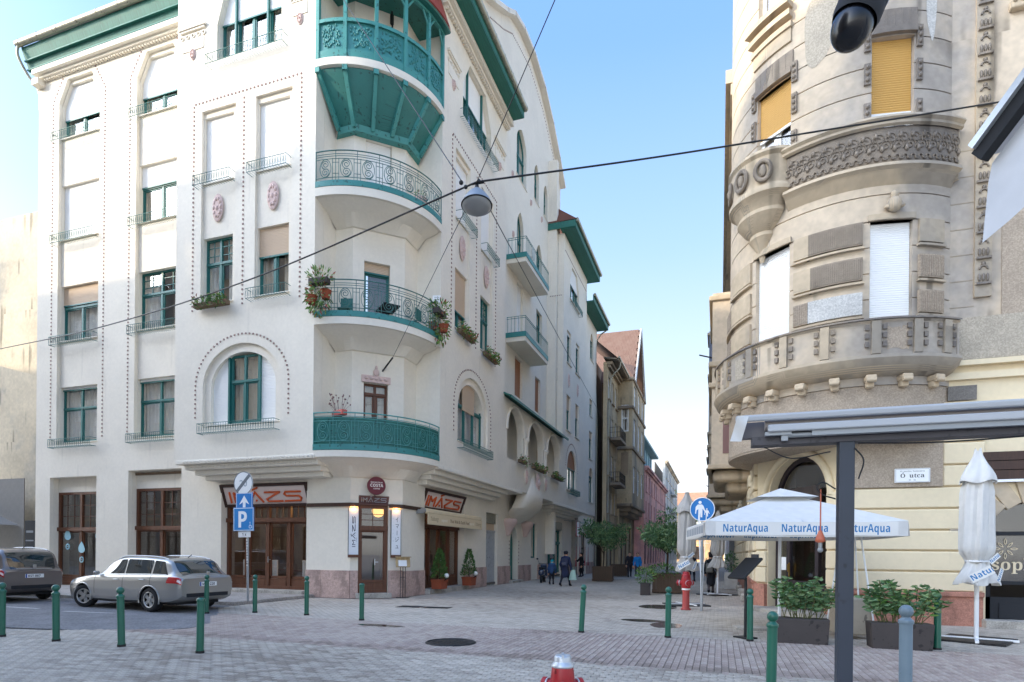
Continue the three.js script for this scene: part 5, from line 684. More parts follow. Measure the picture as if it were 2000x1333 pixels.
{
  const o = thing('door_sign', 'small dark IMÁZS sign with silver letters over the corner door', 'sign'); o.position.copy(at(FC, .82, 3.5, .02)); o.rotation.set(.3, FC.ry, 0, 'YXZ'); new K().box(0, 0, -.03, 1.06, .26, .05).box(0, -.16, .02, 1.12, .05, .1).mesh('board', mat(0x6a4a44, .5), o); const L = strokeGeo(IMAZS, .012, .17, .16 / .17).mesh('lettering', M.steel, o); L.position.set(-.45, -.09, .0);
  const c = thing('round_coffee_sign', 'round maroon COSTA sign on the wall above the corner door', 'sign'); setOn(c, FC, .86, 3.98, .2); new K().cyl(0, 0, 0, .32, .32, .1, 40, PI / 2).mesh('disc', mat(0x6d1f2b, .4), c); new K().cyl(0, 0, -.12, .03, .03, .2, 8, PI / 2).bar(V3(-.05, -.3, 0), V3(-.05, -.48, -.1), .008).mesh('bracket', M.black, c);
  const f = put('lettering', new THREE.CircleGeometry(.315, 40), canvasMat(512, 512, (g, w) => { g.fillStyle = '#6d1f2b'; g.fillRect(0, 0, w, w); g.fillStyle = '#f5efe8'; g.textAlign = 'center'; g.font = 'bold 120px sans-serif'; g.fillText('COSTA', 256, 290, 440); g.font = 'bold 48px sans-serif'; g.fillText('MOCHA ITALIA', 256, 178, 400); g.font = 'bold 52px sans-serif'; g.fillText('COFFEE', 256, 360, 240); }), c); f.position.z = .053;
  const kana = { i: [[[.75, 1], [.5, .7], [.15, .5]], [[.52, .7], [.52, 0]]], ma: [[[.1, .9], [.9, .9], [.75, .6], [.5, .35]], [[.35, .5], [.65, .15]]], bar: [[[.5, 1], [.5, 0]]], ji: [[[.1, .85], [.25, .75]], [[.1, .5], [.25, .4]], [[.1, .05], [.5, .2], [.9, .65]], [[.7, 1], [.76, .9]], [[.86, 1.02], [.92, .92]]], yu: [[[.25, .6], [.65, .6], [.6, .1]], [[.1, .08], [.9, .08]]] };
  const panel = (u, lab, draw) => { const p = thing('vertical_sign', lab, 'sign'); setOn(p, FC, u, 2.35, .07); new K().box(0, 0, 0, .34, 1.62, .06).mesh('panel', M.signWhite, p); new K().box(-.175, 0, 0, .012, 1.66, .08).box(.175, 0, 0, .012, 1.66, .08).mesh('edge', M.black, p); new K().box(0, -.86, .01, .37, .1, .1).mesh('base_strip', M.brown, p); face(.32, 1.6, canvasMat(256, 1280, (g, w, h) => { g.fillStyle = '#e9ebee'; g.fillRect(0, 0, w, h); g.strokeStyle = '#1d1d33'; g.fillStyle = '#1d1d33'; g.lineCap = 'round'; g.lineJoin = 'round'; draw(g, w, h); }), p, 0, 0, .033);
    const l = new K().box(0, 0, 0, .26, .03, .05).mesh('lamp', new THREE.MeshStandardMaterial({ color: 0xffd9a0, emissive: 0xffb45a, emissiveIntensity: 2.2 }), p); l.position.set(0, .86, .06); const q = new THREE.PointLight(0xffb765, .16); q.position.set(0, .82, .1); p.add(q); };
  const poly = (g, P, f) => { for (const l of P) { g.beginPath(); l.forEach((q, i) => { const [x, y] = f(q); i ? g.lineTo(x, y) : g.moveTo(x, y); }); g.stroke(); } };
  panel(.1, 'white vertical panel with the word IMÁZS turned sideways, left of the corner door', (g, w, h) => { g.lineWidth = 17; poly(g, IMAZS, ([x, y]) => [175 - y * 85, 1080 - x * 165]); g.lineWidth = 2; g.font = '30px sans-serif'; g.save(); g.translate(222, 930); g.rotate(-PI / 2); g.globalAlpha = .6; g.fillText('ÉTTEREM', 0, 0); g.restore(); });
  panel(1.6, 'white vertical panel with Japanese characters, right of the corner door', (g, w) => { g.lineWidth = 11; ['i', 'ma', 'bar', 'ji', 'yu'].forEach((c, i) => poly(g, kana[c], ([x, y]) => [105 + x * 105, 340 + i * 190 - y * 130])); g.globalAlpha = .35; g.font = '34px sans-serif'; 'ÉTTEREM'.split('').forEach((c, i) => g.fillText(c, 34, 250 + i * 108)); });
}
{ // cream awning case with wording
  const o = thing('awning_case', 'cream folded awning with printed lettering over the side shop doors', 'awning'); setOn(o, FS0, 23.3, 3.0, .35);
  new K().add(new RoundedBoxGeometry(5.6, .2, .3, 2, .06), mtx(0, .22, -.05)).mesh('case', M.cream, o); new K().box(0, -.08, .12, 5.5, .42, .02).mesh('valance', M.cream, o); new K().box(-2.75, .2, -.2, .08, .16, .4).box(2.75, .2, -.2, .08, .16, .4).cyl(-2.9, .22, 0, .1, .1, .12, 12, 0, 0, PI / 2).mesh('bracket', M.galv, o);
  face(5.4, .4, canvasMat(1536, 116, (g, w, h) => { g.fillStyle = '#dcc8a4'; g.fillRect(0, 0, w, h); g.fillStyle = '#7a5a3c'; g.textAlign = 'center'; g.font = 'bold 54px sans-serif'; g.fillText('Thai Wok & Sushi Food', w * .55, 76); g.font = 'italic 58px serif'; g.fillText('Tuborg', w * .09, 74); g.fillText('Tuborg', w * .92, 74); g.fillStyle = '#efe6d4'; g.font = 'bold 44px sans-serif'; g.fillText('soproni', w * .26, 74); g.fillText('soproni', w * .78, 74); }), o, 0, -.08, .132);
}
for (const [u, v, lab, F] of [[22.15, 2.95, 'white glass globe lamp hanging left in the side shop front', FS0], [24.4, 2.95, 'white glass globe lamp hanging right in the side shop front', FS0], [25.25, 2.95, 'white globe lamp on the wall just right of the side shop front', FS0]]) { const o = thing('globe_lamp', lab, 'lamp', [0, 0, 0], 0, 'globe lamps at the side shop front'); setOn(o, F, u, v, .16); new K().sph(0, 0, 0, .17, 1, 1, 1, 20).mesh('globe', M.whiteGlobe, o); new K().cyl(0, .2, 0, .04, .04, .1, 10).bar(V3(0, .22, 0), V3(0, .24, -.3), .015).mesh('fitting', M.black, o); }
for (const [x, y, z, lab] of [[-14.6, 3.3, -19.3, 'lit paper globe lamp inside behind the wide front shop window'], [-12.3, 3.2, -20.1, 'lit paper globe lamp inside behind the corner door']]) { const o = thing('paper_lamp', lab, 'lamp', [x, y, z], 0, 'paper lamps in the restaurant'); new K().sph(0, 0, 0, .24, 1, 1, 1, 20).mesh('globe', new THREE.MeshStandardMaterial({ color: 0xffe2a8, emissive: 0xffc466, emissiveIntensity: .85 }), o); new K().bar(V3(0, .24, 0), V3(0, 1.2, 0), .01).mesh('cord', M.black, o); const l = new THREE.PointLight(0xffc477, 1.1); l.shadow.radius = 8; l.castShadow = true; o.add(l); }
{ // restaurant interior: tables and pale chairs behind the panes
  const tbl = (x, z, lab) => { const t = thing('restaurant_table', lab, 'table', [x, .15, z], 0, 'tables in the restaurant'); new K().add(new RoundedBoxGeometry(.8, .05, .8, 2, .02), mtx(0, .74, 0)).mesh('top', M.brown, t); new K().cyl(0, .37, 0, .05, .05, .72, 10).cyl(0, .02, 0, .25, .22, .04, 16).mesh('leg', M.black, t); };
  tbl(-17, -19.7, 'brown table behind the left doors of the front shop'); tbl(-15.2, -19.7, 'brown table behind the right doors of the front shop');
  const ch = (x, z, ry, lab) => { const t = thing('restaurant_chair', lab, 'chair', [x, .15, z], ry, 'pale chairs in the restaurant'); new K().add(new RoundedBoxGeometry(.46, .1, .46, 2, .03), mtx(0, .46, 0)).mesh('seat', M.curtain, t); new K().add(new RoundedBoxGeometry(.46, .66, .08, 2, .03), mtx(0, .82, -.2)).mesh('backrest', M.curtain, t); for (const a of [-.19, .19]) for (const b of [-.19, .19]) new K().box(a, .2, b, .04, .42, .04).mesh('leg', M.brownDark, t); };
  ch(-17.6, -19.3, 2.2, 'pale upholstered chair nearest the left shop pane'); ch(-16.2, -19.2, 3.0, 'pale upholstered chair in the middle of the front shop'); ch(-14.7, -19.2, 3.6, 'pale upholstered chair at the right end of the front shop');
  const dc = thing('window_decal', 'light blue flame and ring stickers on the leftmost shop window', 'sticker'); const drop = (u, v, s) => { const k = new K(), sh = new THREE.Shape(); sh.moveTo(0, .25); sh.quadraticCurveTo(.2, .02, .14, -.1); sh.quadraticCurveTo(0, -.22, -.14, -.1); sh.quadraticCurveTo(-.22, .06, 0, .25); k.ext(sh, .004, mtx(0, .1, 0)); k.add(new THREE.TorusGeometry(.085, .03, 6, 20), mtx(0, -.3, 0, 0, 0, 0, 1, 1, .15)); k.box(0, -.3, 0, .07, .025, .004); const m = k.mesh('flame_and_ring', mat(0xa7d3dc, .5), dc); m.position.copy(at(FF0, u, v, -.36)); m.scale.setScalar(s); }; drop(-26.8, 2.1, 1.2); drop(-25.95, 1.55, 1.2); drop(-24.95, 2.1, 1.1);
}
// ================================================================ street furniture
function bollardParts(o, m) { new K().lathe([[.0, 0], [.062, 0], [.062, .06], [.056, .065], [.056, .82], [.066, .83], [.066, .86], [.05, .87], [.04, .885]], 0, 0, 0, 20).mesh('post', m, o); new K().sph(0, .945, 0, .062, 1, 1, 1, 20).cyl(0, .885, 0, .045, .03, .03, 14).mesh('ball', m, o); new K().lathe([[.0635, .075], [.0655, .08], [.0655, .115], [.0635, .12]], 0, -.075, 0, 20).mesh('base_collar', M.iron, o); }
{
  const b0 = thing('bollard', 'green ball-topped bollard standing alone right of the round manhole cover', 'bollard', [-2.69, .012, -12.3], 0, 'green bollards of the crossing'); bollardParts(b0, M.bollard); b0.rotation.z = -.05;
  const L = [[-.94, -12.22, 'green ball-topped bollard just left of the far red hydrant'], [.57, -12.34, 'green ball-topped bollard beside the black menu stand'], [3.65, -12.5, 'green ball-topped bollard overgrown at the right end of the right planter'], [-8.02, -12.41, 'green bollard in front of the corner door'], [-9.91, -12.83, 'green ball-topped bollard left of the corner plinth'], [-11.52, -12.81, 'green ball-topped bollard just right of the parking sign pole'], [-12.5, -12.18, 'green ball-topped bollard close behind the silver estate car'], [-7.77, -7.45, 'nearest green bollard in front of the rear bumper of the silver car, without a ball'], [-9.47, -7.46, 'near green bollard in front of the silver car between its wheels'], [-11.05, -7.47, 'near green bollard in front of the gap between the two cars'], [-12.5, -7.48, 'green bollard cut by the left edge of the picture'], [.57, -7.45, 'large green bollard in the foreground in front of the left planter']];
  for (const [x, z, l] of L) { const c = copyOf(b0, [x, .012, z], rr(0, 3), l); c.rotation.z = rr(-.015, .015); if (l.includes('without') || l.includes('corner door')) c.children[1].removeFromParent(); if (l.includes('between its') || l.includes('gap')) c.rotation.z = .03; }
  const st = new K().cyl(0, .62, .058, .04, .04, .004, 14, PI / 2); const g = thing('bollard', 'grey ball-topped bollard in the foreground in front of the right planter', 'bollard', [1.89, .012, -7.45]); bollardParts(g, M.bollardGrey); g.scale.setScalar(1.12);
}
function hydrant(o, k = 1) {
  new K().lathe([[0, 0], [.15, 0], [.15, .04], [.105, .06], [.1, .55], [.12, .57], [.12, .62], [.1, .64]], 0, 0, 0, 24).mesh('barrel', M.redFaded, o);
  new K().lathe([[.1, .64], [.135, .66], [.14, .9], [.125, 1.0], [.11, 1.02]], 0, 0, 0, 24).mesh('bonnet', M.red, o);
  for (const a of [0, 2.1, 4.2]) { const n = new K().cyl(0, 0, 0, .07, .07, .14, 16, PI / 2).cyl(0, 0, .08, .085, .085, .05, 18, PI / 2).cyl(0, 0, .11, .04, .03, .05, 6, PI / 2).mesh('outlet', M.red, o); n.position.set(Math.sin(a) * .15, .8, Math.cos(a) * .15); n.rotation.y = a; const r = new K().add(new THREE.TorusGeometry(.078, .012, 6, 20)).mesh('outlet_ring', M.alu, o); r.position.set(Math.sin(a) * .19, .8, Math.cos(a) * .19); r.rotation.y = a; }
  new K().lathe([[.11, 1.0], [.13, 1.01], [.135, 1.03], [.105, 1.06], [.1, 1.07], [.1, 1.11], [.085, 1.13], [0, 1.135]], 0, 0, 0, 24).box(0, 1.12, 0, .03, .04, .2).mesh('cap', k ? M.alu : M.red, o);
}
{ const h = thing('hydrant', 'red hydrant with a silver cap cut by the lower edge of the picture', 'hydrant', [-1.13, .012, -4.52], .25); hydrant(h, 1); h.scale.set(.66, .76, .66); const h2 = thing('hydrant', 'red hydrant with a red cap far off beside the closed umbrella', 'hydrant', [-.92, .012, -18.6], .4); hydrant(h2, 0); new K().cyl(0, .62, 0, .125, .125, .05, 20).mesh('white_band', M.signWhite, h2); }
{ // parking sign pole
  const o = thing('parking_sign_pole', 'grey pole with a crossed-out 20 sign, arrow sign and blue parking sign', 'sign', [-13.58, .1, -14.8]); o.rotation.z = .012;
  new K().cyl(0, 1.9, 0, .035, .035, 3.8, 14).mesh('pole', M.galv, o);
  const st = new K(); for (let i = 0; i < 12; i++) st.box(rr(-.01, .01), 1.1 + i * .085, .036, .05, rr(.03, .07), .003, 0, rr(-.4, .4), rr(-.2, .2)); st.mesh('stickers', mat(0xd8d6d0, .7), o);
  const disc = new K().cyl(-.12, 3.6, .05, .36, .36, .02, 40, PI / 2).mesh('end_of_limit_sign', M.signWhite, o); const dk = new K().add(new THREE.RingGeometry(.335, .36, 40), mtx(-.12, 3.6, .0615)).box(-.12, 3.6, .062, .1, .72, .003, 0, 0, -.78); dk.mesh('diagonal_bar', M.signGrey, disc); { const f = face(.42, .32, canvasMat(256, 196, (g, w, h) => { g.fillStyle = '#f0f0ee'; g.fillRect(0, 0, w, h); g.fillStyle = '#a9b0b6'; g.font = 'bold 170px sans-serif'; g.textAlign = 'center'; g.fillText('20', w / 2, 160); }), disc, -.12, 3.6, .0608); }
  const pl = (name, y, w, h, m, z = .05) => new K().add(new RoundedBoxGeometry(w, h, .02, 1, .008), mtx(-.08, y, z)).mesh(name, m, o);
  const a = pl('one_way_sign', 3.0, .64, .62, M.blue), b = pl('parking_sign', 2.5, .78, .72, M.blue, .08), c = pl('small_plate', 2.04, .46, .18, M.signWhite);
  face(.6, .6, canvasMat(256, 256, (g) => { g.fillStyle = '#1877bd'; g.fillRect(0, 0, 256, 256); g.strokeStyle = '#e8eef2'; g.lineWidth = 6; g.strokeRect(4, 4, 248, 248); g.fillStyle = '#f2f4f5'; g.beginPath(); for (const [x, y] of [[128, 30], [210, 150], [150, 120], [150, 250], [106, 250], [106, 120], [46, 150]]) g.lineTo(x, y); g.fill(); }), a, -.08, 3.0, .062);
  face(.76, .7, canvasMat(256, 236, (g) => { g.fillStyle = '#1a80c4'; g.fillRect(0, 0, 256, 236); g.strokeStyle = '#e8eef2'; g.lineWidth = 7; g.strokeRect(5, 5, 246, 226); g.fillStyle = '#f2f4f5'; g.font = 'bold 235px sans-serif'; g.fillText('P', 42, 204); g.strokeStyle = '#f2f4f5'; g.lineWidth = 5; g.beginPath(); g.arc(214, 196, 15, .2, 4.6); g.stroke(); g.beginPath(); g.moveTo(212, 160); g.lineTo(212, 185); g.lineTo(228, 186); g.lineTo(236, 206); g.stroke(); g.beginPath(); g.arc(211, 152, 5, 0, 7); g.fill(); }), b, -.08, 2.5, .0925);
  face(.44, .16, canvasMat(256, 92, (g) => { g.fillStyle = '#ecebe8'; g.fillRect(0, 0, 256, 92); g.fillStyle = '#2a3140'; g.font = 'bold 70px sans-serif'; g.textAlign = 'center'; g.fillText('1 x', 128, 70); }), c, -.08, 2.04, .062);
}
{ // pedestrian zone sign
  const o = thing('pedestrian_sign', 'round blue sign with a white adult and child on a grey pole', 'sign', [-.47, .012, -18.3]); new K().cyl(0, 1.65, 0, .04, .04, 3.3, 14).mesh('pole', M.galv, o); const d = new K().cyl(0, 2.95, .05, .345, .345, .02, 40, PI / 2).mesh('disc', M.blue, o); new K().add(new THREE.TorusGeometry(.335, .014, 6, 40), mtx(0, 2.95, .06)).mesh('rim', M.signWhite, d);
  const fig = new K(); const z = .063, body = (x, y, s) => { const sh = new THREE.Shape(); for (const [a, b] of [[-.055, .0], [-.05, .24], [-.1, .2], [-.11, .1], [-.14, .11], [-.125, .3], [-.07, .37], [.05, .37], [.09, .33], [.15, .17], [.13, .15], [.065, .25], [.06, 0], [.01, 0], [.002, .15], [-.006, 0]]) sh.lineTo(x + a * s, y + b * s); fig.ext(sh, .003, mtx(0, 0, z)); fig.cyl(x - .005 * s, y + .43 * s, z + .002, .045 * s, .045 * s, .004, 16, PI / 2); }; body(-.06, 2.72, 1.0); body(.125, 2.74, .5); fig.bar(V3(.06, 2.89, z), V3(.1, 2.87, z), .012).mesh('figures', M.signWhite, d);
}
{ // menu stands
  const o = thing('menu_stand', 'wooden menu box on thin black legs right of the corner door', 'menu stand'); o.position.copy(at(FC, 1.78, 0, .45)); o.rotation.y = FC.ry; new K().add(new RoundedBoxGeometry(.5, .34, .1, 2, .01), mtx(0, 1.28, 0, -.25)).box(0, 1.47, .02, .54, .03, .2).mesh('box', mat(0xd8bb8c, .6, { t: 'wood' }), o); new K().box(-.03, 1.25, .07, .3, .22, .004, -.25).mesh('menu_sheet', M.signWhite, o); const l = new K(); for (const x of [-.09, 0, .09]) l.box(x, .58, 0, .018, 1.12, .018); l.box(0, .02, 0, .42, .02, .3).box(0, .75, 0, .2, .015, .015).box(0, .4, 0, .2, .015, .015); l.mesh('legs', M.black, o);
  const p = thing('menu_lectern', 'black slanted menu lectern beside the tower entrance', 'menu stand', [.5, .012, -12.75], -.9); new K().box(0, .6, 0, .05, 1.2, .03).box(0, .02, 0, .34, .03, .3).mesh('post', M.black, p); new K().add(new RoundedBoxGeometry(.46, .6, .05, 2, .01), mtx(0, 1.38, .02, -.85)).mesh('board', M.black, p); new K().box(0, 1.6, -.22, .16, .12, .05).mesh('lamp', M.darkGrey, p);
}
{ // patio heater behind the black post
  const o = thing('patio_heater', 'pyramid patio heater with white poles and a grey base box', 'heater', [2.5, .012, -13.7], .2); const k = new K(); for (const [x, z] of [[-.34, .34], [.34, .34], [-.34, -.34], [.34, -.34]]) k.bar(V3(x, .06, z), V3(x * .35, 2.2, z * .35), .018, 8); k.mesh('pole', M.signWhite, o); new K().add(new RoundedBoxGeometry(.58, .72, .58, 2, .03), mtx(0, .45, 0)).mesh('base_box', mat(0xb7a994, .6, { t: 'metal' }), o); new K().cyl(-.32, .06, .3, .06, .06, .04, 14, 0, 0, PI / 2).cyl(.32, .06, .3, .06, .06, .04, 14, 0, 0, PI / 2).mesh('wheel', M.black, o); new K().lathe([[.3, 2.2], [.14, 2.3], [0, 2.34]], 0, 0, 0, 4).mesh('hood', M.alu, o);
}
// manhole covers, wet patches
{
  const mh = thing('manhole_cover', 'round dark manhole cover in the reddish paving', 'manhole', [-4.58, .018, -9.98]); new K().cyl(0, 0, 0, .46, .46, .012, 40).mesh('lid', M.iron, mh); const r = new K().add(new THREE.TorusGeometry(.43, .02, 6, 48), mtx(0, .004, 0, PI / 2)); for (let i = -3; i <= 3; i++) for (let j = -3; j <= 3; j++) if (i * i + j * j < 10) r.box(i * .11, .007, j * .11, .06, .006, .06); r.mesh('rib', M.iron, mh);
  const m2 = thing('service_cover', 'rectangular dark service covers in front of the corner', 'manhole', [-8.4, .018, -16.1], .1); new K().box(-.3, 0, 0, .75, .012, .55).box(.55, 0, .05, .8, .012, .5).mesh('lid', M.iron, m2); for (const x of [-.3, .55]) new K().box(x, .006, .02, .5, .006, .04).box(x, .006, .14, .5, .006, .04).mesh('rib', M.iron, m2);
  const pud = (x, z, rx, rz, lab, s) => { const sh = new THREE.Shape(); for (let i = 0; i < 30; i++) { const a = i / 30 * 2 * PI, f = .72 + .5 * n3(Math.cos(a) * .07 + s, Math.sin(a) * .07 + s); sh.lineTo(Math.cos(a) * rx * f, Math.sin(a) * rz * f); } const o = new K().ext(sh, .003, mtx(0, 0, 0, -PI / 2)).mesh('puddle', M.water); o.position.set(x, .0175, z); structure(o, lab); };
  pud(-1.75, -19.3, .6, .8, 'dark puddle before the far hydrant', .3); pud(-1.75, -15.1, .6, .3, 'shallow puddle near the small planter', .7); pud(-1.15, -14.3, .35, .6, 'wet patch reflecting the sky', 1.1); pud(-7.1, -11.7, .62, .16, 'wet stain by the corner bollard', 1.7);
}
// ================================================================ hanging street lamp and its wires
{
  const P = V3(-4.62, 8.55, -11.1), o = thing('street_lamp', 'round grey street lamp hanging on wires over the crossing', 'lamp', P.toArray()); o.rotation.set(-.12, 0, .05);
  new K().lathe([[0, .36], [.07, .35], [.1, .3], [.16, .26], [.26, .12], [.3, .02], [.305, 0]], 0, 0, 0, 32).mesh('shade', M.galv, o); new K().lathe([[.29, .01], [.285, -.03], [.22, -.08], [.1, -.11], [0, -.115]], 0, 0, 0, 32).mesh('glass_bowl', M.lampGlass, o); new K().add(new THREE.TorusGeometry(.3, .014, 8, 40), mtx(0, 0, 0, PI / 2)).mesh('rim', M.black, o); new K().cyl(0, .42, 0, .05, .03, .12, 12).bar(V3(-.12, .46, .04), V3(.14, .5, -.04), .02).sph(-.22, .42, .05, .04).sph(-.3, .5, .1, .045).sph(.04, .52, 0, .04).mesh('suspension', M.black, o);
  const wire = (label, pts, r) => { const m = new K().tube(pts, r, 60, 5).mesh('overhead_wire', M.black); tag(m, label, 'wire', 'wires holding the hanging lamp'); };
  const T0 = P.clone().add(V3(0, .47, 0));
  wire('thick black wire running from the lamp to the left across the white front', [T0, V3(-12, 9.05, -13.2), V3(-21, 9.7, -15.8), V3(-33, 11.2, -19.4)], .02); wire('thick black wire running from the lamp to the beige tower building', [T0, V3(-1.2, 10.02, -13.0), V3(2.6, 11.15, -15), V3(6.3, 12.35, -17.1)], .02);
  wire('thin wire rising from the lamp to the front bay of the white building', [P.clone().add(V3(-.3, .5, .1)), V3(-13.0, 21.6, -16.9)], .011); wire('thin wire rising steeply from the lamp out of the picture', [T0, V3(12, 20.6, 3.5)], .009); wire('thin wire running from the lamp along the pedestrian street', [P.clone().add(V3(.05, .3, -.1)), V3(-9.45, 12.9, -52.4)], .01); wire('thin wire from the lamp to the underside of the middle balcony', [P.clone().add(V3(-.05, .3, 0)), V3(-10.95, 8.5, -18.75)], .008);
  const hk = new K().bar(V3(-10.95, 8.5, -18.75), V3(-11.5, 8.1, -18.95), .03).mesh('wire_anchor', M.iron); tag(hk, 'rusty wire anchor under the middle corner balcony', 'bracket');
}
// ================================================================ terrace shelter, near awning, camera dome
{
  const o = thing('terrace_shelter', 'dark terrace shelter with a black square post and folded awnings on the right', 'shelter', [0, 0, 0]); const Z = -5.55, XL = .1, XR = 7;
  new K().add(new RoundedBoxGeometry(.115, 2.6, .13, 2, .008), mtx(.97, 1.3, Z)).mesh('post', mat(0x333a46, .45, { t: 'metal' }), o); new K().add(new RoundedBoxGeometry(.115, 2.6, .13, 2, .008), mtx(4.6, 1.3, Z)).mesh('post', mat(0x333a46, .45, { t: 'metal' }), o);
  const mk = (name, m, fn) => { const k = new K(); fn(k); return k.mesh(name, m, o); }, W = XR - XL, c = (XL + XR) / 2;
  mk('beam', mat(0x4a464a, .5, { t: 'metal' }), k => k.box(c + .05, 2.612, Z, W - .2, .07, .16));
  mk('awning_bar', mat(0xb4b6b8, .5), k => { k.add(new RoundedBoxGeometry(W, .055, .07, 2, .018), mtx(c + .02, 2.79, Z + .15, .2)); k.add(new RoundedBoxGeometry(W - .2, .06, .05, 2, .012), mtx(c + .17, 2.695, Z + .16)); });
  mk('awning_cloth', mat(0x9a918b, .95, { t: 'cloth' }), k => k.cyl(c + .1, 2.735, Z + .08, .045, .045, W - .3, 14, 0, 0, PI / 2)); mk('gap_shade_box', mat(0x6a6668, .5), k => k.box(c, 2.715, Z - .02, W - .05, .13, .1)); mk('motor_tube', mat(0x9a9d9f, .5, { metal: .4 }), k => { k.cyl(1.1, 2.64, Z + .12, .018, .022, 1.2, 10, 0, 0, PI / 2); k.box(1.5, 2.645, Z + .13, 1.6, .04, .05); k.box(.45, 2.655, Z + .13, .2, .03, .05); k.box(.5, 2.63, Z + .12, .05, .07, .04); });  // grey box behind the cloth is added to stand for shade in the gap
  mk('torn_cloth', M.cloth, k => { const g = new THREE.PlaneGeometry(.09, .26, 6, 8), p = g.attributes.position; for (let i = 0; i < p.count; i++) { p.setZ(i, .02 * Math.sin(p.getY(i) * 22 + p.getX(i) * 30)); p.setX(i, p.getX(i) + p.getY(i) * .22); } g.computeVertexNormals(); k.add(g, mtx(XL + .05, 2.7, Z + .2, 0, 0, 0, 1, .8, 1)); });
  for (const [r, ...p] of [[.005, [.35, 2.56, .06], [.55, 2.46, .06], [.85, 2.5, .06]], [.006, [1.02, 2.52, .08], [1.08, 2.42, .1], [1.05, 2.27, .08]], [.006, [.9, 2.2, 0], [.8, 2.26, 0], [.76, 2.22, 0], [.8, 2.16, 0], [.9, 2.12, 0]], [.006, [1.05, 2.56, .06], [1.6, 2.54, .06], [2.6, 2.58, .05]]]) mk('cable', M.black, k => k.tube(p.map(([x, y, z]) => V3(x, y, Z + z)), r, 22, 4));
  const l = thing('hanging_work_lamp', 'small bulb lamp hanging on an orange cord beside the black post', 'lamp', [.79, 0, Z]); new K().bar(V3(0, 2.2, 0), V3(0, 1.83, 0), .006).mesh('cord', M.orangeCord, l); new K().lathe([[.012, 1.86], [.035, 1.8], [.04, 1.77], [.015, 1.76]], 0, 0, 0, 14).mesh('socket', M.orangeCord, l); new K().sph(0, 1.7, 0, .022).cyl(0, 1.735, 0, .015, .015, .05, 10).mesh('bulb', M.lampGlass, l);
}
{ // near awning edge at the upper right
  const o = thing('near_awning', 'pale grey awning with dark bar and hanging valance at the right edge', 'awning'); const A = V3(1.615, 4.31, -4.8), B = V3(2.6, 5.6, -3.4), d = V3(1.9, .15, .0);
  const q = (a, b, c, e) => rings([[a, b], [c, e]]); const m = new THREE.Matrix4().lookAt(A, B, V3(0, 1, 0)); m.setPosition(A.clone().add(B).multiplyScalar(.5)); new K().add(new THREE.BoxGeometry(.07, .1, A.distanceTo(B)), m).mesh('front_bar', M.blackMat, o); const m2 = m.clone(); m2.setPosition(A.clone().add(B).multiplyScalar(.5).add(V3(-.03, .07, 0))); new K().add(new THREE.BoxGeometry(.08, .05, A.distanceTo(B)), m2).mesh('bar_cover', M.alu, o);
  const n = 14, top = [], mid = [], bot = []; for (let i = 0; i <= n; i++) { const t = i / n, p = A.clone().lerp(B, t).add(V3(.07, -.05, 0)); top.push(p); mid.push(p.clone().add(V3(-.02, -.12, 0))); bot.push(p.clone().add(V3(-.05 + .03 * Math.sin(i), lerp(-.52, -.95, t), .03 * Math.sin(i * 1.7)))); } new K().add(rings([top, mid])).mesh('valance_hem', M.awnGrey, o); new K().add(rings([mid, bot])).mesh('valance', M.awnGrey, o); new K().add(rings([[A.clone(), B.clone()], [A.clone().add(d), B.clone().add(d)]])).mesh('awning_cloth', M.awnGrey, o); new K().bar(A.clone().add(V3(1.9, .1, 0)), V3(3.6, 4.4, -4.8), .03).bar(V3(3.55, 4.4, -4.8), V3(3.55, 0, -4.8), .05).mesh('support', M.darkGrey, o);
}
{ // camera dome
  const o = thing('dome_camera', 'black dome surveillance camera with a grey housing at the top edge', 'camera', [.82, 5.2, -4.5]); o.rotation.set(.0, .2, -.38); new K().sph(0, -.05, 0, .128, 1, 1.15, 1, 28).mesh('dome', mat(0x101014, .22), o); new K().lathe([[.14, -.02], [.15, .02], [.15, .1], [.13, .13], [.0, .13]], 0, 0, 0, 28).mesh('shroud', M.blackMat, o); new K().lathe([[.15, .13], [.155, .16], [.14, .3], [.08, .36], [0, .37]], 0, 0, 0, 28).mesh('housing', mat(0x8a92a6, .4), o); new K().bar(V3(0, .36, 0), V3(.1, .7, 0), .03).bar(V3(.1, .7, 0), V3(2.4, 1.6, .6), .03).mesh('arm', M.darkGrey, o);
}
// ================================================================ plants
const leafShape = (() => { const mk = (l, w, f) => { const p = [0, 0, 0, w * .5, l * .3, f * .4, 0, l * .38, -f * .3, -w * .5, l * .3, f * .4, w * .38, l * .68, f * .2, 0, l * .72, -f * .4, -w * .38, l * .68, f * .2, 0, l, -f], ix = [0, 1, 2, 0, 2, 3, 1, 4, 5, 1, 5, 2, 3, 2, 5, 3, 5, 6, 4, 7, 5, 6, 5, 7]; const g = new THREE.BufferGeometry(); g.setAttribute('position', new THREE.Float32BufferAttribute(p, 3)); g.setIndex(ix); g.computeVertexNormals(); return g; }; return [mk(1, .38, .12), mk(1, .46, .2), mk(1, .32, .25)]; })();
function leafMatrix(p, dir, s, roll) { const q = new THREE.Quaternion().setFromUnitVectors(V3(0, 1, 0), dir.clone().normalize()); q.multiply(new THREE.Quaternion().setFromAxisAngle(V3(0, 1, 0), roll)); return new THREE.Matrix4().compose(p, q, V3(s, s, s)); }
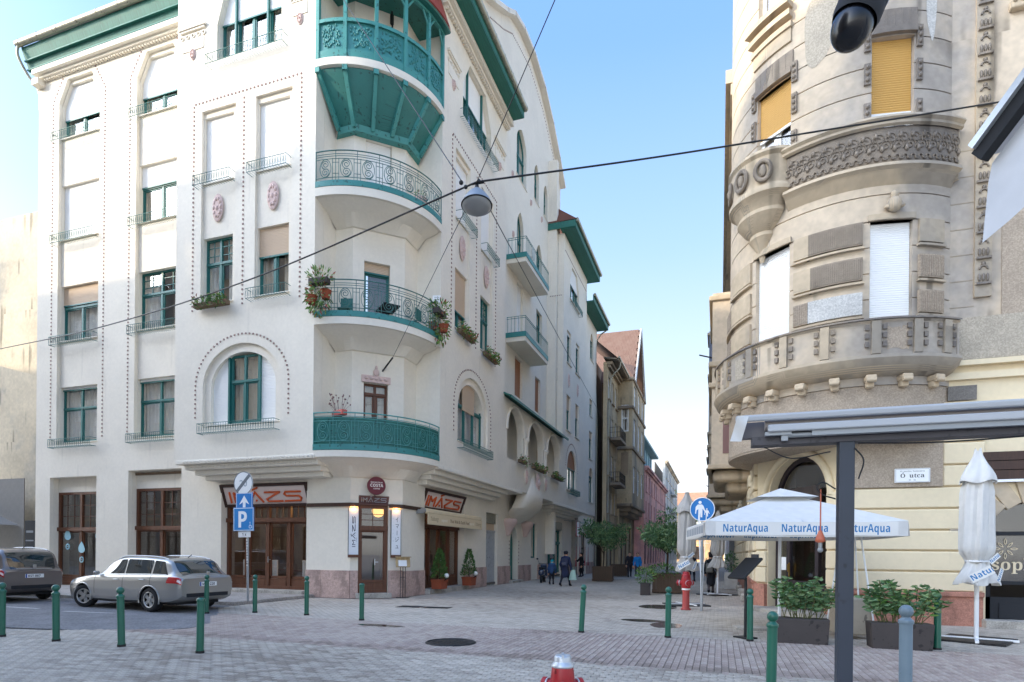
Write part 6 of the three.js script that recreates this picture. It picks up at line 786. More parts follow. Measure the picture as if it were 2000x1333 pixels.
// scattered leaves joined per tone
function foliage(parent, name, n, place, size, mats) { const ks = mats.map(() => new K()); for (let i = 0; i < n; i++) { const [p, d] = place(i); ks[Math.floor(rnd() * mats.length)].add(leafShape[i % 3], leafMatrix(p, d, size * rr(.65, 1.25), rr(0, 6.3))); } ks.forEach((k, i) => { if (k.g.length) { const m = k.mesh(name, mats[i], parent); m.userData.kind = 'stuff'; } }); }
const ball = () => { let v; do v = V3(rr(-1, 1), rr(-1, 1), rr(-1, 1)); while (v.lengthSq() > 1); return v; };
// rectangular planter with a large-leaved shrub
function shrubPlanter(x, z, label, lab2, W) {
  const o = thing('planter_box', label, 'planter', [x, .012, z], rr(-.03, .03), 'dark planter boxes by the tower terrace'); const s = new THREE.Shape(); s.moveTo(-W / 2 + .03, 0); s.lineTo(W / 2 - .03, 0); s.lineTo(W / 2, .46); s.lineTo(-W / 2, .46); s.closePath(); new K().ext(s, .4, mtx(0, 0, -.2), .012).mesh('box', M.planter, o); new K().box(0, .44, 0, W - .06, .03, .34).mesh('soil', M.soil, o);
  const b = thing('leafy_shrub', lab2, 'shrub', [x, .46, z], 0, 'shrubs in the dark planter boxes'); const st = new K(), tips = [];
  for (let i = 0; i < 26; i++) { const x0 = rr(-W * .36, W * .36), z0 = rr(-.1, .1), a = V3(x0, 0, z0), e = V3(x0 * 1.75 + rr(-.25, .25), rr(.32, .78), z0 * 3 + rr(-.22, .22)), m = a.clone().lerp(e, .5).add(V3(rr(-.08, .08), .08, rr(-.06, .06))); st.tube([a, m, e], .008, 8, 5); tips.push([a, m, e]); }
  st.mesh('stems', M.stem, b); let c = 0; const rest = M.leafDark.map(() => new K());
  for (const [a, m, e] of tips) for (let j = 0; j < 7; j++) { const t = .25 + .75 * (j + rnd()) / 7, p = t < .5 ? a.clone().lerp(m, t * 2) : m.clone().lerp(e, t * 2 - 1), base = rr(0, 6.3), nl = j === 6 ? 7 : 4; for (let q = 0; q < nl; q++) { const an = base + q * 2 * PI / nl + rr(-.3, .3), d = V3(Math.cos(an), rr(-.25, .45), Math.sin(an)), g = leafShape[(c + q) % 3], mi = Math.floor(rnd() * 4), mm = (rnd() < .75 ? M.leafDark : M.leaf)[mi], mx = leafMatrix(p.clone().add(V3(rr(-.03, .03), rr(-.03, .03), rr(-.03, .03))), d, rr(.075, .16), rr(-.5, .5)); if (c < 290) { const lf = put('leaf', leafGeoUV(g, (c + q) % 3), mm, b); mx.decompose(lf.position, lf.quaternion, lf.scale); } else rest[mi].add(g, mx); c++; } }
  rest.forEach((k, i) => { if (k.g.length) k.mesh('leaf_mass', M.leafDark[i], b).userData.kind = 'stuff'; });
}
function leafGeoUV(g, i) { return cached('leafuv' + i, () => new K().add(g).geo()); }
shrubPlanter(1.46, -12.55, 'dark brown planter box left of the black post', 'glossy green shrub in the planter left of the black post', .95); shrubPlanter(3.05, -12.45, 'dark brown planter box right of the black post', 'glossy green shrub in the planter right of the black post', .98);
// wooden tubs with small trees in the street
function woodTub(x, z, w, h, label, ry = .1) { const o = thing('wooden_tub', label, 'planter', [x, .012, z], ry, 'wooden tubs along the street'); for (const s of [0, 1, 2, 3]) for (let i = 0; i < 8; i++) { const m = put('plank', cached(`plk${w}${h}`, () => new K().add(new RoundedBoxGeometry(w / 8 - .008, h, .03, 1, .006), mtx(0, h / 2 + .04, 0)).geo()), M.planterWood, o); const t = -w / 2 + w * (i + .5) / 8, a = s * PI / 2; m.position.set(Math.cos(a) * t + Math.sin(a) * w / 2, 0, -Math.sin(a) * t + Math.cos(a) * w / 2); m.rotation.y = a; } const r = new K(); for (const y of [.1, h - .02]) for (const s of [0, 1, 2, 3]) { const a = s * PI / 2; r.box(Math.sin(a) * (w / 2 + .02), y, Math.cos(a) * (w / 2 + .02), w + .06, .07, .03, 0, a); } r.mesh('rail', M.planterWood, o); new K().box(0, h - .06, 0, w - .05, .06, w - .05).mesh('soil', M.soil, o); }
function tubTree(x, z, y0, h, rx, label, n, size = .13) {
  const o = thing('small_tree', label, 'tree', [x, y0, z], rr(0, 3), 'small trees in the wooden tubs'); const t = new K(), ends = []; const top = V3(rr(-.1, .1), h * .55, rr(-.1, .1)); t.add(new THREE.TubeGeometry(new THREE.CatmullRomCurve3([V3(0, 0, 0), V3(.03, h * .28, .02), top]), 12, .045, 8));
  for (let i = 0; i < 11; i++) { const a = i / 11 * 6.28 + rr(-.3, .3), st = V3(0, h * rr(.3, .55), 0), e = V3(Math.cos(a) * rx * rr(.45, .95), h * rr(.45, .97), Math.sin(a) * rx * rr(.45, .95)); t.tube([st, st.clone().lerp(e, .5).add(V3(0, -.06, 0)), e], .016, 8, 5); ends.push(e); for (let q = 0; q < 2; q++) ends.push(e.clone().lerp(st, rr(.2, .5)).add(V3(rr(-.25, .25), rr(-.1, .25), rr(-.25, .25)))); } ends.push(V3(0, h * .92, 0), V3(.15, h * .8, -.1)); t.mesh('trunk', M.bark, o);
  foliage(o, 'crown', n, () => { const e = ends[Math.floor(rnd() * ends.length)], b = ball(); return [e.clone().add(b.clone().multiply(V3(.4, .28, .4))), b.add(V3(0, -.1, 0))]; }, size, M.leafDark);
}
woodTub(-6.55, -35.9, 1.15, .85, 'weathered wooden tub holding the nearer left street tree'); tubTree(-6.55, -35.9, .8, 2.75, 1.5, 'spreading small tree in the wooden tub on the left of the street', 3000, .17);
woodTub(-6.95, -44.5, 1.15, .85, 'second wooden tub further down on the left side of the street'); 
woodTub(-2.1, -26.4, 1.15, .8, 'dark wooden tub right of the grey pot in mid street'); tubTree(-2.1, -26.4, .75, 2.85, 1.15, 'upright small tree in the tub in the middle of the street', 2900, .15);
{ const o = thing('square_pot', 'small square grey pot in front of the mid street tub', 'planter', [-2.78, .012, -24.6], .1); new K().add(new RoundedBoxGeometry(.4, .5, .4, 2, .02), mtx(0, .25, 0)).mesh('pot', M.planter, o); const p = thing('pot_plant', 'low variegated plant spilling from the square grey pot', 'plant', [-2.78, .5, -24.6]); foliage(p, 'leaves', 260, () => { const b = ball(); return [b.clone().multiply(V3(.38, .34, .34)).add(V3(0, .3, 0)), b]; }, .11, M.leaf); new K().bar(V3(0, 0, 0), V3(.05, .4, 0), .015).mesh('stem', M.stem, p);
  const u = thing('under_planting', 'low green ground planting in the mid street tub', 'plant', [-2.2, .8, -26.1]); foliage(u, 'leaves', 420, () => { const b = ball(); return [b.clone().multiply(V3(.62, .3, .5)).add(V3(-.05, .15, .1)), b]; }, .11, M.leaf);
  const gp = thing('pale_pot', 'pale square pot with a clipped shrub at the tower building wall', 'planter', [.55, .012, -31.2]); new K().add(new RoundedBoxGeometry(.6, .8, .6, 2, .02), mtx(0, .4, 0)).mesh('pot', M.paleWall, gp); const gs = thing('clipped_shrub', 'clipped green shrub in the pale pot', 'shrub', [.55, .8, -31.2]); foliage(gs, 'leaves', 300, () => { const b = ball(); return [b.clone().multiply(V3(.3, .5, .3)).add(V3(0, .5, 0)), b]; }, .12, M.leafDark); new K().bar(V3(0, 0, 0), V3(0, .5, 0), .02).mesh('stem', M.bark, gs); }
// clipped conifers either side of the side shop doors
for (const [z, l1, l2, l3] of [[-21.75, 'terracotta tub left of the side shop doors', 'clipped conifer left of the side shop doors', 'small white globe light in front of the left conifer'], [-24.75, 'terracotta tub right of the side shop doors', 'clipped conifer right of the side shop doors', 'small white globe light in front of the right conifer']]) {
  const p = thing('terracotta_tub', l1, 'planter', [-10.5, .2, z], PI / 2, 'terracotta tubs'); const s = new THREE.Shape(); s.moveTo(-.26, 0); s.lineTo(.26, 0); s.lineTo(.3, .34); s.lineTo(-.3, .34); s.closePath(); new K().ext(s, .42, mtx(0, 0, -.21), .01).box(0, .34, 0, .64, .07, .46).mesh('tub', M.terracotta, p);
  const o = thing('clipped_conifer', l2, 'shrub', [-10.5, .56, z], 0, 'clipped conifers'); new K().cyl(0, .2, 0, .03, .02, .5, 8).mesh('trunk', M.bark, o); const ks = M.conifer.map(() => new K()); for (let i = 0; i < 900; i++) { const y = rnd(), r = .34 * Math.pow(1 - y, .75) * (.6 + .45 * rnd()) + .02, a = rr(0, 6.3); ks[i % 3].add(leafShape[2], leafMatrix(V3(Math.cos(a) * r, .05 + y * 1.15, Math.sin(a) * r), V3(Math.cos(a) * .7, .9, Math.sin(a) * .7), rr(.06, .12), rr(0, 6))); } ks.forEach((k, i) => { k.mesh('foliage', M.conifer[i], o).userData.kind = 'stuff'; });
  const g = thing('globe_light', l3, 'lamp', [-10.18, .6, z + .02], 0, 'globe lights at the tubs'); new K().sph(0, .13, 0, .1, 1, 1, 1, 18).mesh('globe', M.whiteGlobe, g); new K().cyl(0, .02, 0, .05, .05, .06, 12).bar(V3(0, 0, 0), V3(-.1, -.06, 0), .02).mesh('foot', M.black, g);
}
// window boxes and balcony plants of the white building
function windowBox(F, u0, u1, v, label, n = 260) { const o = thing('window_box', label, 'window box', [0, 0, 0], 0, 'planted window boxes of the white building'); setOn(o, F, (u0 + u1) / 2, v, .18); const w = u1 - u0; new K().add(new RoundedBoxGeometry(w, .17, .2, 2, .02), mtx(0, .09, 0)).mesh('box', mat(0x6d5a44, .8), o); foliage(o, 'plants', n, () => [V3(rr(-w / 2, w / 2), rr(.0, .38), rr(-.12, .2)), V3(rr(-.6, .6), rr(-.6, .8), rr(.1, 1))], .13, [...M.leaf, M.leafRed]); }
windowBox(FF1, -17.95, -16.45, 10.32, 'overgrown window box under the left third-floor window of the front bay'); windowBox(FS1, 21.7, 23.15, 10.3, 'green hanging window box under the nearer side window'); windowBox(FS1, 24.4, 25.9, 10.25, 'green hanging window box under the farther side window');
for (const [u, l, n] of [[29.9, 'window box with green plants in the first loggia arch', 90], [32.3, 'window box with green plants at the left of the second loggia arch', 110], [33.6, 'window box with green plants at the right of the second loggia arch', 110], [36.4, 'tall green plant box in the third loggia arch', 170], [37.6, 'low teal plant box at the end of the third loggia arch', 70]]) windowBox(FS1, u - .55, u + .55, 6.3, l, n);
{
  const hang = (t, y, label, n, sx) => { const o = thing('balcony_plant', label, 'plant', [0, 0, 0], 0, 'plants on the corner balconies'), c = arcAt(t, y, .06); o.position.copy(c); new K().lathe([[.12, 0], [.18, .26], [.2, .28], [.17, .27]], sx * .26, .3, .0, 16).lathe([[.12, 0], [.18, .26], [.2, .28], [.17, .27]], -sx * .22, .15, .1, 16).mesh('pot', M.terracotta, o); new K().add(new RoundedBoxGeometry(.7, .2, .24, 2, .02), mtx(0, .92, 0, 0, Math.atan2(c.x - arcGeom.ctr.x, c.z - arcGeom.ctr.z))).mesh('trough', M.planter, o); foliage(o, 'leaves', n, i => { const b = ball(); return i % 3 ? [b.clone().multiply(V3(.42, .62, .36)).add(V3(0, .35, .05)), b.add(V3(0, -.6, .3))] : [b.clone().multiply(V3(.48, .24, .36)).add(V3(0, 1.12, 0)), b.add(V3(0, .5, 0))]; }, .14, [M.leaf[0], M.leaf[1], M.leaf[3], M.leafRed, M.leafDark[3]]); };
  hang(.045, 9.75, 'terracotta pots and trailing plants at the left end of the middle balcony', 420, 1); hang(.955, 9.55, 'trailing green plants at the right end of the middle balcony', 480, -1);
  const f = thing('flower_trough', 'coral flower trough with dry stems on the lowest balcony', 'flower box'), c = arcAt(.17, 6.0, -.25); f.position.copy(c); new K().add(new RoundedBoxGeometry(.62, .18, .22, 2, .02), mtx(0, .32, 0, 0, -.4)).mesh('trough', M.flower, f); const st = new K(); for (let i = 0; i < 26; i++) { const x = rr(-.25, .25), e = V3(x * 1.8, rr(.55, 1.0), rr(-.15, .15)); st.bar(V3(x, .38, x * .3), e, .004, 4); st.sph(e.x, e.y, e.z, .028, 1, 1, 1, 5); } st.mesh('dry_stems', mat(0x8b6f6a, .9), f); new K().box(0, -.3, -.1, .04, 1.1, .04).mesh('support', M.iron, f);
  // balcony furniture
  const b = 9.51; const fur = (name, label, cat, t, off, ry, fn) => { const o = thing(name, label, cat, [0, 0, 0], ry); o.position.copy(arcAt(t, b, off)); fn(o); };
  fur('balcony_table', 'dark folding table on the middle corner balcony', 'table', .55, -.75, -.7, o => { new K().box(0, .72, 0, .9, .04, .6).mesh('top', M.blackMat, o); new K().bar(V3(-.35, 0, -.2), V3(.3, .7, .2), .015).bar(V3(.35, 0, -.2), V3(-.3, .7, .2), .015).mesh('legs', M.black, o); });
  const chr = (t, l, ry) => fur('balcony_chair', l, 'chair', t, -.6, ry, o => { new K().box(0, .44, 0, .42, .03, .42).mesh('seat', M.tealDark, o); new K().box(0, .72, -.2, .42, .4, .03).mesh('backrest', M.tealDark, o); new K().bar(V3(-.2, 0, -.2), V3(.18, .44, .2), .012).bar(V3(.2, 0, -.2), V3(-.18, .44, .2), .012).mesh('legs', M.black, o); }); chr(.18, 'green folding chair at the left of the middle balcony', .3); chr(.8, 'green folding chair at the right of the middle balcony', -1.6);
  const v = thing('stone_vase', 'pale stone pot behind the railing of the upper corner balcony', 'pot'); v.position.copy(arcAt(.8, 13.87, -.35)); new K().lathe([[.12, 0], [.2, .1], [.24, .4], [.28, .5], [.24, .52]], 0, 0, 0, 18).mesh('pot', M.medal, v); foliage(v, 'dry_leaves', 60, () => { const q = ball(); return [q.clone().multiplyScalar(.2).add(V3(0, .6, 0)), q]; }, .1, [M.leafRed, M.leaf[3]]);
  const sg = thing('balcony_notice', 'small white notice board hung above the right end of the middle balcony', 'sign'); sg.position.copy(arcAt(.93, 10.95, .0)); sg.rotation.y = .3; new K().box(0, 0, 0, .3, .26, .02).mesh('board', M.signWhite, sg); new K().box(0, .06, .012, .18, .02, .004).box(0, -.02, .012, .2, .02, .004).mesh('lines', M.galv, sg); new K().box(0, -.2, 0, .02, .3, .02).mesh('rod', M.black, sg);
}
// ================================================================ parasols
{
  const o = thing('open_parasol', 'open white square parasol with blue NaturAqua lettering in front of the tower entrance', 'parasol', [1.28, .012, -14.7], .151), S = 1.83, yb = 2.03, yt = 2.32, ya = 2.92;
  const cor = [[-S, S], [S, S], [S, -S], [-S, -S]]; const cap = .62;
  for (let i = 0; i < 4; i++) { const a = cor[i], b = cor[(i + 1) % 4], k = new K(), n = 12, rows = []; for (let r = 0; r <= 6; r++) { const f = r / 6, row = []; for (let j = 0; j <= n; j++) { const t = j / n, q = lerp(1, .16, f); row.push(V3(lerp(a[0], b[0], t) * q, lerp(yt, ya, f) - .05 * Math.sin(t * PI) * (1 - f), lerp(a[1], b[1], t) * q)); } rows.push(row); } k.add(rings(rows)); k.mesh('canopy_panel', M.cloth, o); const v = new K(), top = [], bot = []; for (let j = 0; j <= 24; j++) { const t = j / 24, x = lerp(a[0], b[0], t), z = lerp(a[1], b[1], t), w = .012 * Math.sin(t * 23 + i); top.push(V3(x, yt - .05 * Math.sin(t * PI), z)); bot.push(V3(x * (1.006 + w * .5), yb - .03 * Math.sin(t * PI), z * (1.006 + w * .5))); } v.add(rings([top, bot])); v.mesh('valance', M.cloth, o); }
  const cp = new K(); for (let i = 0; i < 4; i++) { const a = cor[i], b = cor[(i + 1) % 4], q = cap / S; cp.add(rings([[V3(a[0] * q, ya - .02, a[1] * q), V3(b[0] * q, ya - .02, b[1] * q)], [V3(0, ya + .22, 0), V3(0, ya + .22, 0)]])); } cp.mesh('vent_cap', M.cloth, o);
  const lm = canvasMat(1536, 128, (g, w, h) => { g.fillStyle = '#e8e5de'; g.fillRect(0, 0, w, h); g.fillStyle = '#1d74ad'; g.font = 'bold 104px sans-serif'; g.textAlign = 'center'; for (const x of [.17, .5, .83]) g.fillText('NaturAqua', w * x, 96, 400); });
  for (let i = 0; i < 4; i++) { const f = face(3.3, .26, lm, o, 0, 0, 0); const a = i * PI / 2; f.position.set(Math.sin(a) * (S + .022), 2.165, Math.cos(a) * (S + .022)); f.rotation.y = a; if (i === 3) f.material = canvasMat(512, 64, (g, w, h) => { g.fillStyle = '#dcdad5'; g.fillRect(0, 0, w, h); g.fillStyle = '#8d949c'; for (let q = 0; q < 9; q++) if (q % 3 !== 9) g.fillRect(22 + q * 54, 12, 40, 40); }); if (i === 2 || i === 1) { const c = face(3.3, .26, lm, o, Math.sin(a) * (S - .03), 2.15, Math.cos(a) * (S - .03), a); } }
  new K().cyl(0, 1.55, 0, .035, .035, 3.1, 14).mesh('pole', M.signWhite, o); const rb = new K(); for (const [x, z] of [...cor, [0, S], [S, 0], [0, -S], [-S, 0]]) { rb.bar(V3(0, ya - .06, 0), V3(x * .98, yt - .03, z * .98), .014, 5); rb.bar(V3(0, 2.25, 0), V3(x * .5, 2.63, z * .5), .012, 5); } rb.mesh('rib', M.alu, o); new K().box(0, .02, 0, 1.1, .03, .06).box(0, .02, 0, .06, .03, 1.1).mesh('foot', M.signWhite, o); new K().box(-.55, .03, .3, .9, .06, .5).mesh('ballast_slab', M.stoneStep, o);
}
function closedParasol(x, z, label, topY, text, m = M.cloth) {
  const o = thing('closed_parasol', label, 'parasol', [x, .012, z], rr(0, 1), 'closed parasols'); const yb = 1.12, H = topY - yb; const body = (y0, y1, prof, nf, amp, ph) => { const rs = []; for (let r = 0; r <= 22; r++) { const f = r / 22, y = lerp(y0, y1, f), row = []; for (let j = 0; j <= 56; j++) { const a = j / 56 * 2 * PI, R = prof(f) * (1 + amp * (Math.sin(a * nf + ph + f * 1.6) * .7 + Math.sin(a * (nf * 2 + 1) + ph * 2 + f * 4) * .4)); row.push(V3(Math.cos(a) * R, y + .03 * Math.sin(a * 4 + ph), Math.sin(a) * R)); } rs.push(row); } return rings(rs); };
  new K().add(body(yb + .42, topY, f => lerp(.16, .27, smooth(0, .12, f)) * (1 - .12 * f) * (1 - smooth(.62, 1, f) * .82), 6, .16, x)).mesh('folded_canopy', m, o); new K().add(body(yb, yb + .44, f => lerp(.33, .17, smooth(0, 1, f)), 5, .24, x + 2)).mesh('canopy_hem', m, o); new K().add(body(topY - .62, topY + .03, f => lerp(.31, .06, smooth(0, 1, f)), 4, .12, x + 1)).mesh('top_flap', m, o); new K().add(new THREE.TorusGeometry(.18, .02, 6, 24), mtx(0, yb + .44, 0, PI / 2)).mesh('strap', M.signWhite, o);
  new K().cyl(0, topY / 2, 0, .04, .04, topY, 14).mesh('pole', M.signWhite, o); new K().box(0, .05, 0, 1.3, .04, .06, 0, .3).box(0, .05, 0, .06, .04, 1.3, 0, .3).mesh('foot', M.signWhite, o); new K().box(0, .02, 0, 1.25, .05, 1.1, 0, .1).mesh('ballast_slab', M.iron, o);
  if (text) { const tm = canvasMat(256, 110, (g, w, h) => { g.fillStyle = '#e8e5de'; g.fillRect(0, 0, w, h); g.fillStyle = '#1d74ad'; g.font = 'bold 96px sans-serif'; g.fillText('Natur', 8, 84); }); for (const [a, y, rz, s] of [[-.15, 1.32, .55, 1], [.4, 1.62, .7, .6], [.75, 1.3, 1.1, .7]]) { const f = face(.4 * s, .17 * s, tm, o); const q = a - o.rotation.y; f.position.set(Math.sin(q) * .4, y, Math.cos(q) * .4); f.rotation.set(0, q, rz, 'YXZ'); } }
  return o;
}
closedParasol(4.78, -14.15, 'closed white parasol with blue lettering at the right shop window', 3.72, true); closedParasol(-1.0, -20.3, 'closed greyish parasol beside the far red hydrant', 3.62, true, M.clothGrey); closedParasol(-.05, -26, 'closed grey parasol behind the woman in black', 3.4, false, M.clothGrey);
// red and white banners on the far wall
for (const [u, l] of [[44.3, 'red and white banner on the wall nearest the corner'], [47.4, 'red and white banner on the wall further along']]) { const o = thing('wall_banner', l, 'banner', [0, 0, 0], 0, 'red and white banners'); setOn(o, FS0, u, 0, .9); const k = new K(); k.box(0, 3.5, 0, .9, 1.0, .02).mesh('white_cloth', M.signWhite, o); new K().box(0, 3.6, .014, .6, .04, .004).box(0, 3.4, .014, .5, .04, .004).mesh('lettering', M.redFaded, o); const r = new K(); for (const s of [-1, 1]) { const sh = new THREE.Shape(); sh.moveTo(s * .5, 4.1); sh.lineTo(s * .78, 2.9); sh.lineTo(s * .5, 2.9); sh.closePath(); r.ext(sh, .02); const s2 = new THREE.Shape(); s2.moveTo(s * .6, 2.2); s2.lineTo(s * .8, .7); s2.lineTo(s * .45, .7); s2.closePath(); r.ext(s2, .02); } r.mesh('red_cloth', mat(0xa8393d, .9), o); new K().bar(V3(-.8, 4.1, 0), V3(.8, 4.1, 0), .015).bar(V3(.8, 4.1, 0), V3(.8, 4.1, -.95), .015).bar(V3(-.8, 4.1, 0), V3(-.8, 4.1, -.95), .015).bar(V3(-.7, 0, 0), V3(-.7, 4.1, 0), .015).bar(V3(.7, 0, 0), V3(.7, 4.1, 0), .015).mesh('rod', M.galv, o); }
// ================================================================ parked cars
const curve = pts => x => { let i = 0; while (i < pts.length - 2 && x > pts[i + 1][0]) i++; const [a, b] = [pts[i], pts[i + 1]], t = clamp((x - a[0]) / (b[0] - a[0]), 0, 1), p0 = pts[Math.max(0, i - 1)], p3 = pts[Math.min(pts.length - 1, i + 2)]; const m0 = (b[1] - p0[1]) / (b[0] - p0[0] || 1) * (b[0] - a[0]), m1 = (p3[1] - a[1]) / (p3[0] - a[0] || 1) * (b[0] - a[0]), t2 = t * t, t3 = t2 * t; return (2 * t3 - 3 * t2 + 1) * a[1] + (t3 - 2 * t2 + t) * m0 + (-2 * t3 + 3 * t2) * b[1] + (t3 - t2) * m1; };
function buildCar(o, P) { // +x is the front
  const belt = curve(P.belt), roof = curve(P.roof), half = curve(P.half), bot = curve(P.bot), L0 = P.belt[0][0], L1 = P.belt[P.belt.length - 1][0];
  const sec = (x) => { const w = half(x), yb = bot(x), ys = belt(x), yr = Math.max(roof(x), ys + .025), gh = clamp((yr - ys - .03) / .35, 0, 1), wr = lerp(w * .8, Math.min(w, P.roofHalf), gh); const mid = lerp(yb, ys, .5);
    return [[0, yb], [w * .8, yb], [w * .97, yb + .05], [w * 1.0, yb + .16], [w * 1.012, mid], [w * 1.005, ys - .13], [w * .975, ys - .03], [lerp(w * .93, w * .945, gh), ys + .004], [lerp(w * .88, wr + (w * .93 - wr) * .04, gh), lerp(ys + .012, yr - .075, gh)], [wr * .88, lerp(ys + .02, yr - .02, gh)], [wr * .5, yr - .004], [0, yr]]; };
  const nSub = [1, 2, 3, 8, 6, 3, 2, 6, 3, 3, 3]; const point = (x, s) => { const S = sec(x), i = Math.min(S.length - 2, Math.floor(s)), t = s - i; return V3(x, lerp(S[i][1], S[i + 1][1], t), lerp(S[i][0], S[i + 1][0], t)); };
  const svals = []; nSub.forEach((n, i) => { for (let q = 0; q < n; q++) svals.push(i + q / n); }); svals.push(11);
  const N = 150, pos = [], ix = [], cols = svals.length * 2 - 1; const xs = []; for (let i = 0; i <= N; i++) { const t = i / N; xs.push(lerp(L0, L1, .5 - .5 * Math.cos(t * PI) * .35 - (.5 - t) * .65)); }
  for (const x of xs) { for (let j = svals.length - 1; j >= 0; j--) { const p = point(x, svals[j]); pos.push(p.x, p.y, -p.z); } for (let j = 1; j < svals.length; j++) { const p = point(x, svals[j]); pos.push(p.x, p.y, p.z); } }
  // note: the row starts at the roof on the far side and ends at the roof on the near side, through the floor
  const arch = (x, y, z) => Math.abs(z) > .5 && P.wheels.some(wx => Math.hypot(x - wx, y - P.wr) < P.wr + .055);
  for (let i = 0; i < N; i++) for (let j = 0; j < cols - 1; j++) { const a = i * cols + j, b = a + 1, c = a + cols, d = c + 1; const cx = (pos[a * 3] + pos[d * 3]) / 2, cy = (pos[a * 3 + 1] + pos[d * 3 + 1]) / 2, cz = (pos[a * 3 + 2] + pos[d * 3 + 2]) / 2; if (arch(cx, cy, cz)) continue; ix.push(a, b, c, b, d, c); }
  for (const i of [0, N]) for (let j = 1; j < cols - 1; j++) { const b = i * cols; ix.push(b, b + j, b + j + 1); }
  let g = new THREE.BufferGeometry(); g.setAttribute('position', new THREE.Float32BufferAttribute(pos, 3)); g.setIndex(ix); g = toCreasedNormals(mergeVertices(g, 1e-4), .7); const body = new K().add(g).mesh('body', P.paint, o);
  const dn = (x, s, side, off) => { const e = .01, p = point(x, s), px = point(x + e, s).sub(p), ps = point(x, Math.min(10.99, s + e)).sub(p), n = px.cross(ps).normalize(); if (n.z < 0 && s < 9) n.negate(); if (s >= 9 && n.y < 0) n.negate(); p.addScaledVector(n, off); p.z *= side; return p; };
  const patch = (name, m, x00, x01, x10, x11, s0, s1, side, off = .005, nx = 14, ns = 8, parent = o) => { const rs = []; for (let j = 0; j <= ns; j++) { const f = j / ns, row = []; for (let i = 0; i <= nx; i++) { const t = i / nx; row.push(dn(lerp(lerp(x00, x10, f), lerp(x01, x11, f), t), lerp(s0, s1, f), side, off)); } rs.push(row); } return new K().add(rings(rs)).mesh(name, m, parent); };
  const top = (name, m, xa, xb, q, off = .006) => { const rs = []; for (let i = 0; i <= 12; i++) { const x = lerp(xa, xb, i / 12), row = []; for (let j = 0; j <= 20; j++) { const t = (j / 20 * 2 - 1) * q, s = 11 - Math.abs(t) * 2.4; row.push(dn(x, Math.max(8.7, s), t < 0 ? -1 : 1, off)); } rs.push(row); } return new K().add(rings(rs)).mesh(name, m, o); };
  const glass = mat(0x202a2d, .04, { clearcoat: 1 }), trim = M.black, red = mat(0xb01c22, .2, { clearcoat: 1 });
  for (const s of [-1, 1]) {
    for (const [a, b, c, d] of P.windows) patch('side_window', glass, a, b, c, d, 7.06, 7.95, s);
    patch('window_trim', M.steel, P.windows[0][0] - .02, P.windows.at(-1)[1] + .03, P.windows[0][0] - .02, P.windows.at(-1)[1] + .03, 7.02, 7.1, s, .007, 20, 1);
    patch('rear_lamp', red, L0 + .0, L0 + P.lamp, L0 + .03, L0 + P.lamp - .05, 4.75, 6.4, s, .007, 10, 6); patch('lamp_lens', mat(0xe9d3d0, .2, { clearcoat: 1 }), L0 + .02, L0 + .1, L0 + .03, L0 + .1, 5.0, 5.6, s, .01, 4, 3);
    patch('headlamp', mat(0xd7dde0, .08, { clearcoat: 1 }), L1 - .5, L1 - .12, L1 - .6, L1 - .16, 5.3, 6.6, s, .006);
    for (const xd of P.doors) patch('door_gap', trim, xd - .007, xd + .007, xd - .007, xd + .007, 3.2, 7, s, .003, 1, 14);
    patch('crease', P.paint, P.wheels[0] + .43, P.wheels[1] - .43, P.wheels[0] + .43, P.wheels[1] - .43, 3.05, 3.35, s, .012, 24, 2); patch('sill_strip', trim, P.wheels[0] + .42, P.wheels[1] - .42, P.wheels[0] + .42, P.wheels[1] - .42, 2.0, 2.35, s, .004, 10, 2);
    for (const xd of P.handles) { const h = new K().add(new RoundedBoxGeometry(.19, .03, .035, 2, .012), mtx(0, 0, 0)).mesh('door_handle', M.steel, o); const p = dn(xd, 5.15, s, .015); h.position.copy(p); }
    const mir = new K().add(new RoundedBoxGeometry(.09, .11, .15, 3, .04), mtx(0, 0, s * .07)).mesh('wing_mirror', P.paint, o); mir.position.copy(dn(P.mirror, 7.0, s, .02)); mir.position.y += .05;
    const rl = new K().tube([V3(P.rails[0], roof(P.rails[0]) - .03, s * P.roofHalf * .9), V3(P.rails[0] + .25, roof(P.rails[0] + .25) - .002, s * P.roofHalf * .9), V3((P.rails[0] + P.rails[1]) / 2, roof((P.rails[0] + P.rails[1]) / 2) + .002, s * P.roofHalf * .9), V3(P.rails[1] - .25, roof(P.rails[1] - .25) - .002, s * P.roofHalf * .9), V3(P.rails[1], roof(P.rails[1]) - .03, s * P.roofHalf * .9)], .017, 30, 6); rl.mesh('roof_rail', M.alu, o);
    for (const wx of P.wheels) { const zc = s * (half(wx) - .1); const lip = new K(); const pts = []; for (let i = 0; i <= 24; i++) { const a = -.25 + i / 24 * (PI + .5), xx = wx + Math.cos(a) * (P.wr + .06), yy = P.wr + Math.sin(a) * (P.wr + .06); if (yy > bot(xx) - .02) pts.push(V3(xx, yy, s * (half(xx) * 1.003))); } lip.tube(pts, .022, 30, 6); lip.mesh('arch_lip', P.paint, o); wheel(o, wx, P.wr, zc, s, P.steer && wx > 0 ? P.steer : 0, P.wheelW); }
  }
  top('rear_window', glass, P.rearWin[0], P.rearWin[1], .86); top('windscreen', glass, P.screen[0], P.screen[1], .9);
  new K().box((L0 + L1) / 2, .5, 0, L1 - L0 - .7, .6, 1.25).mesh('underbody', M.blackMat, o);
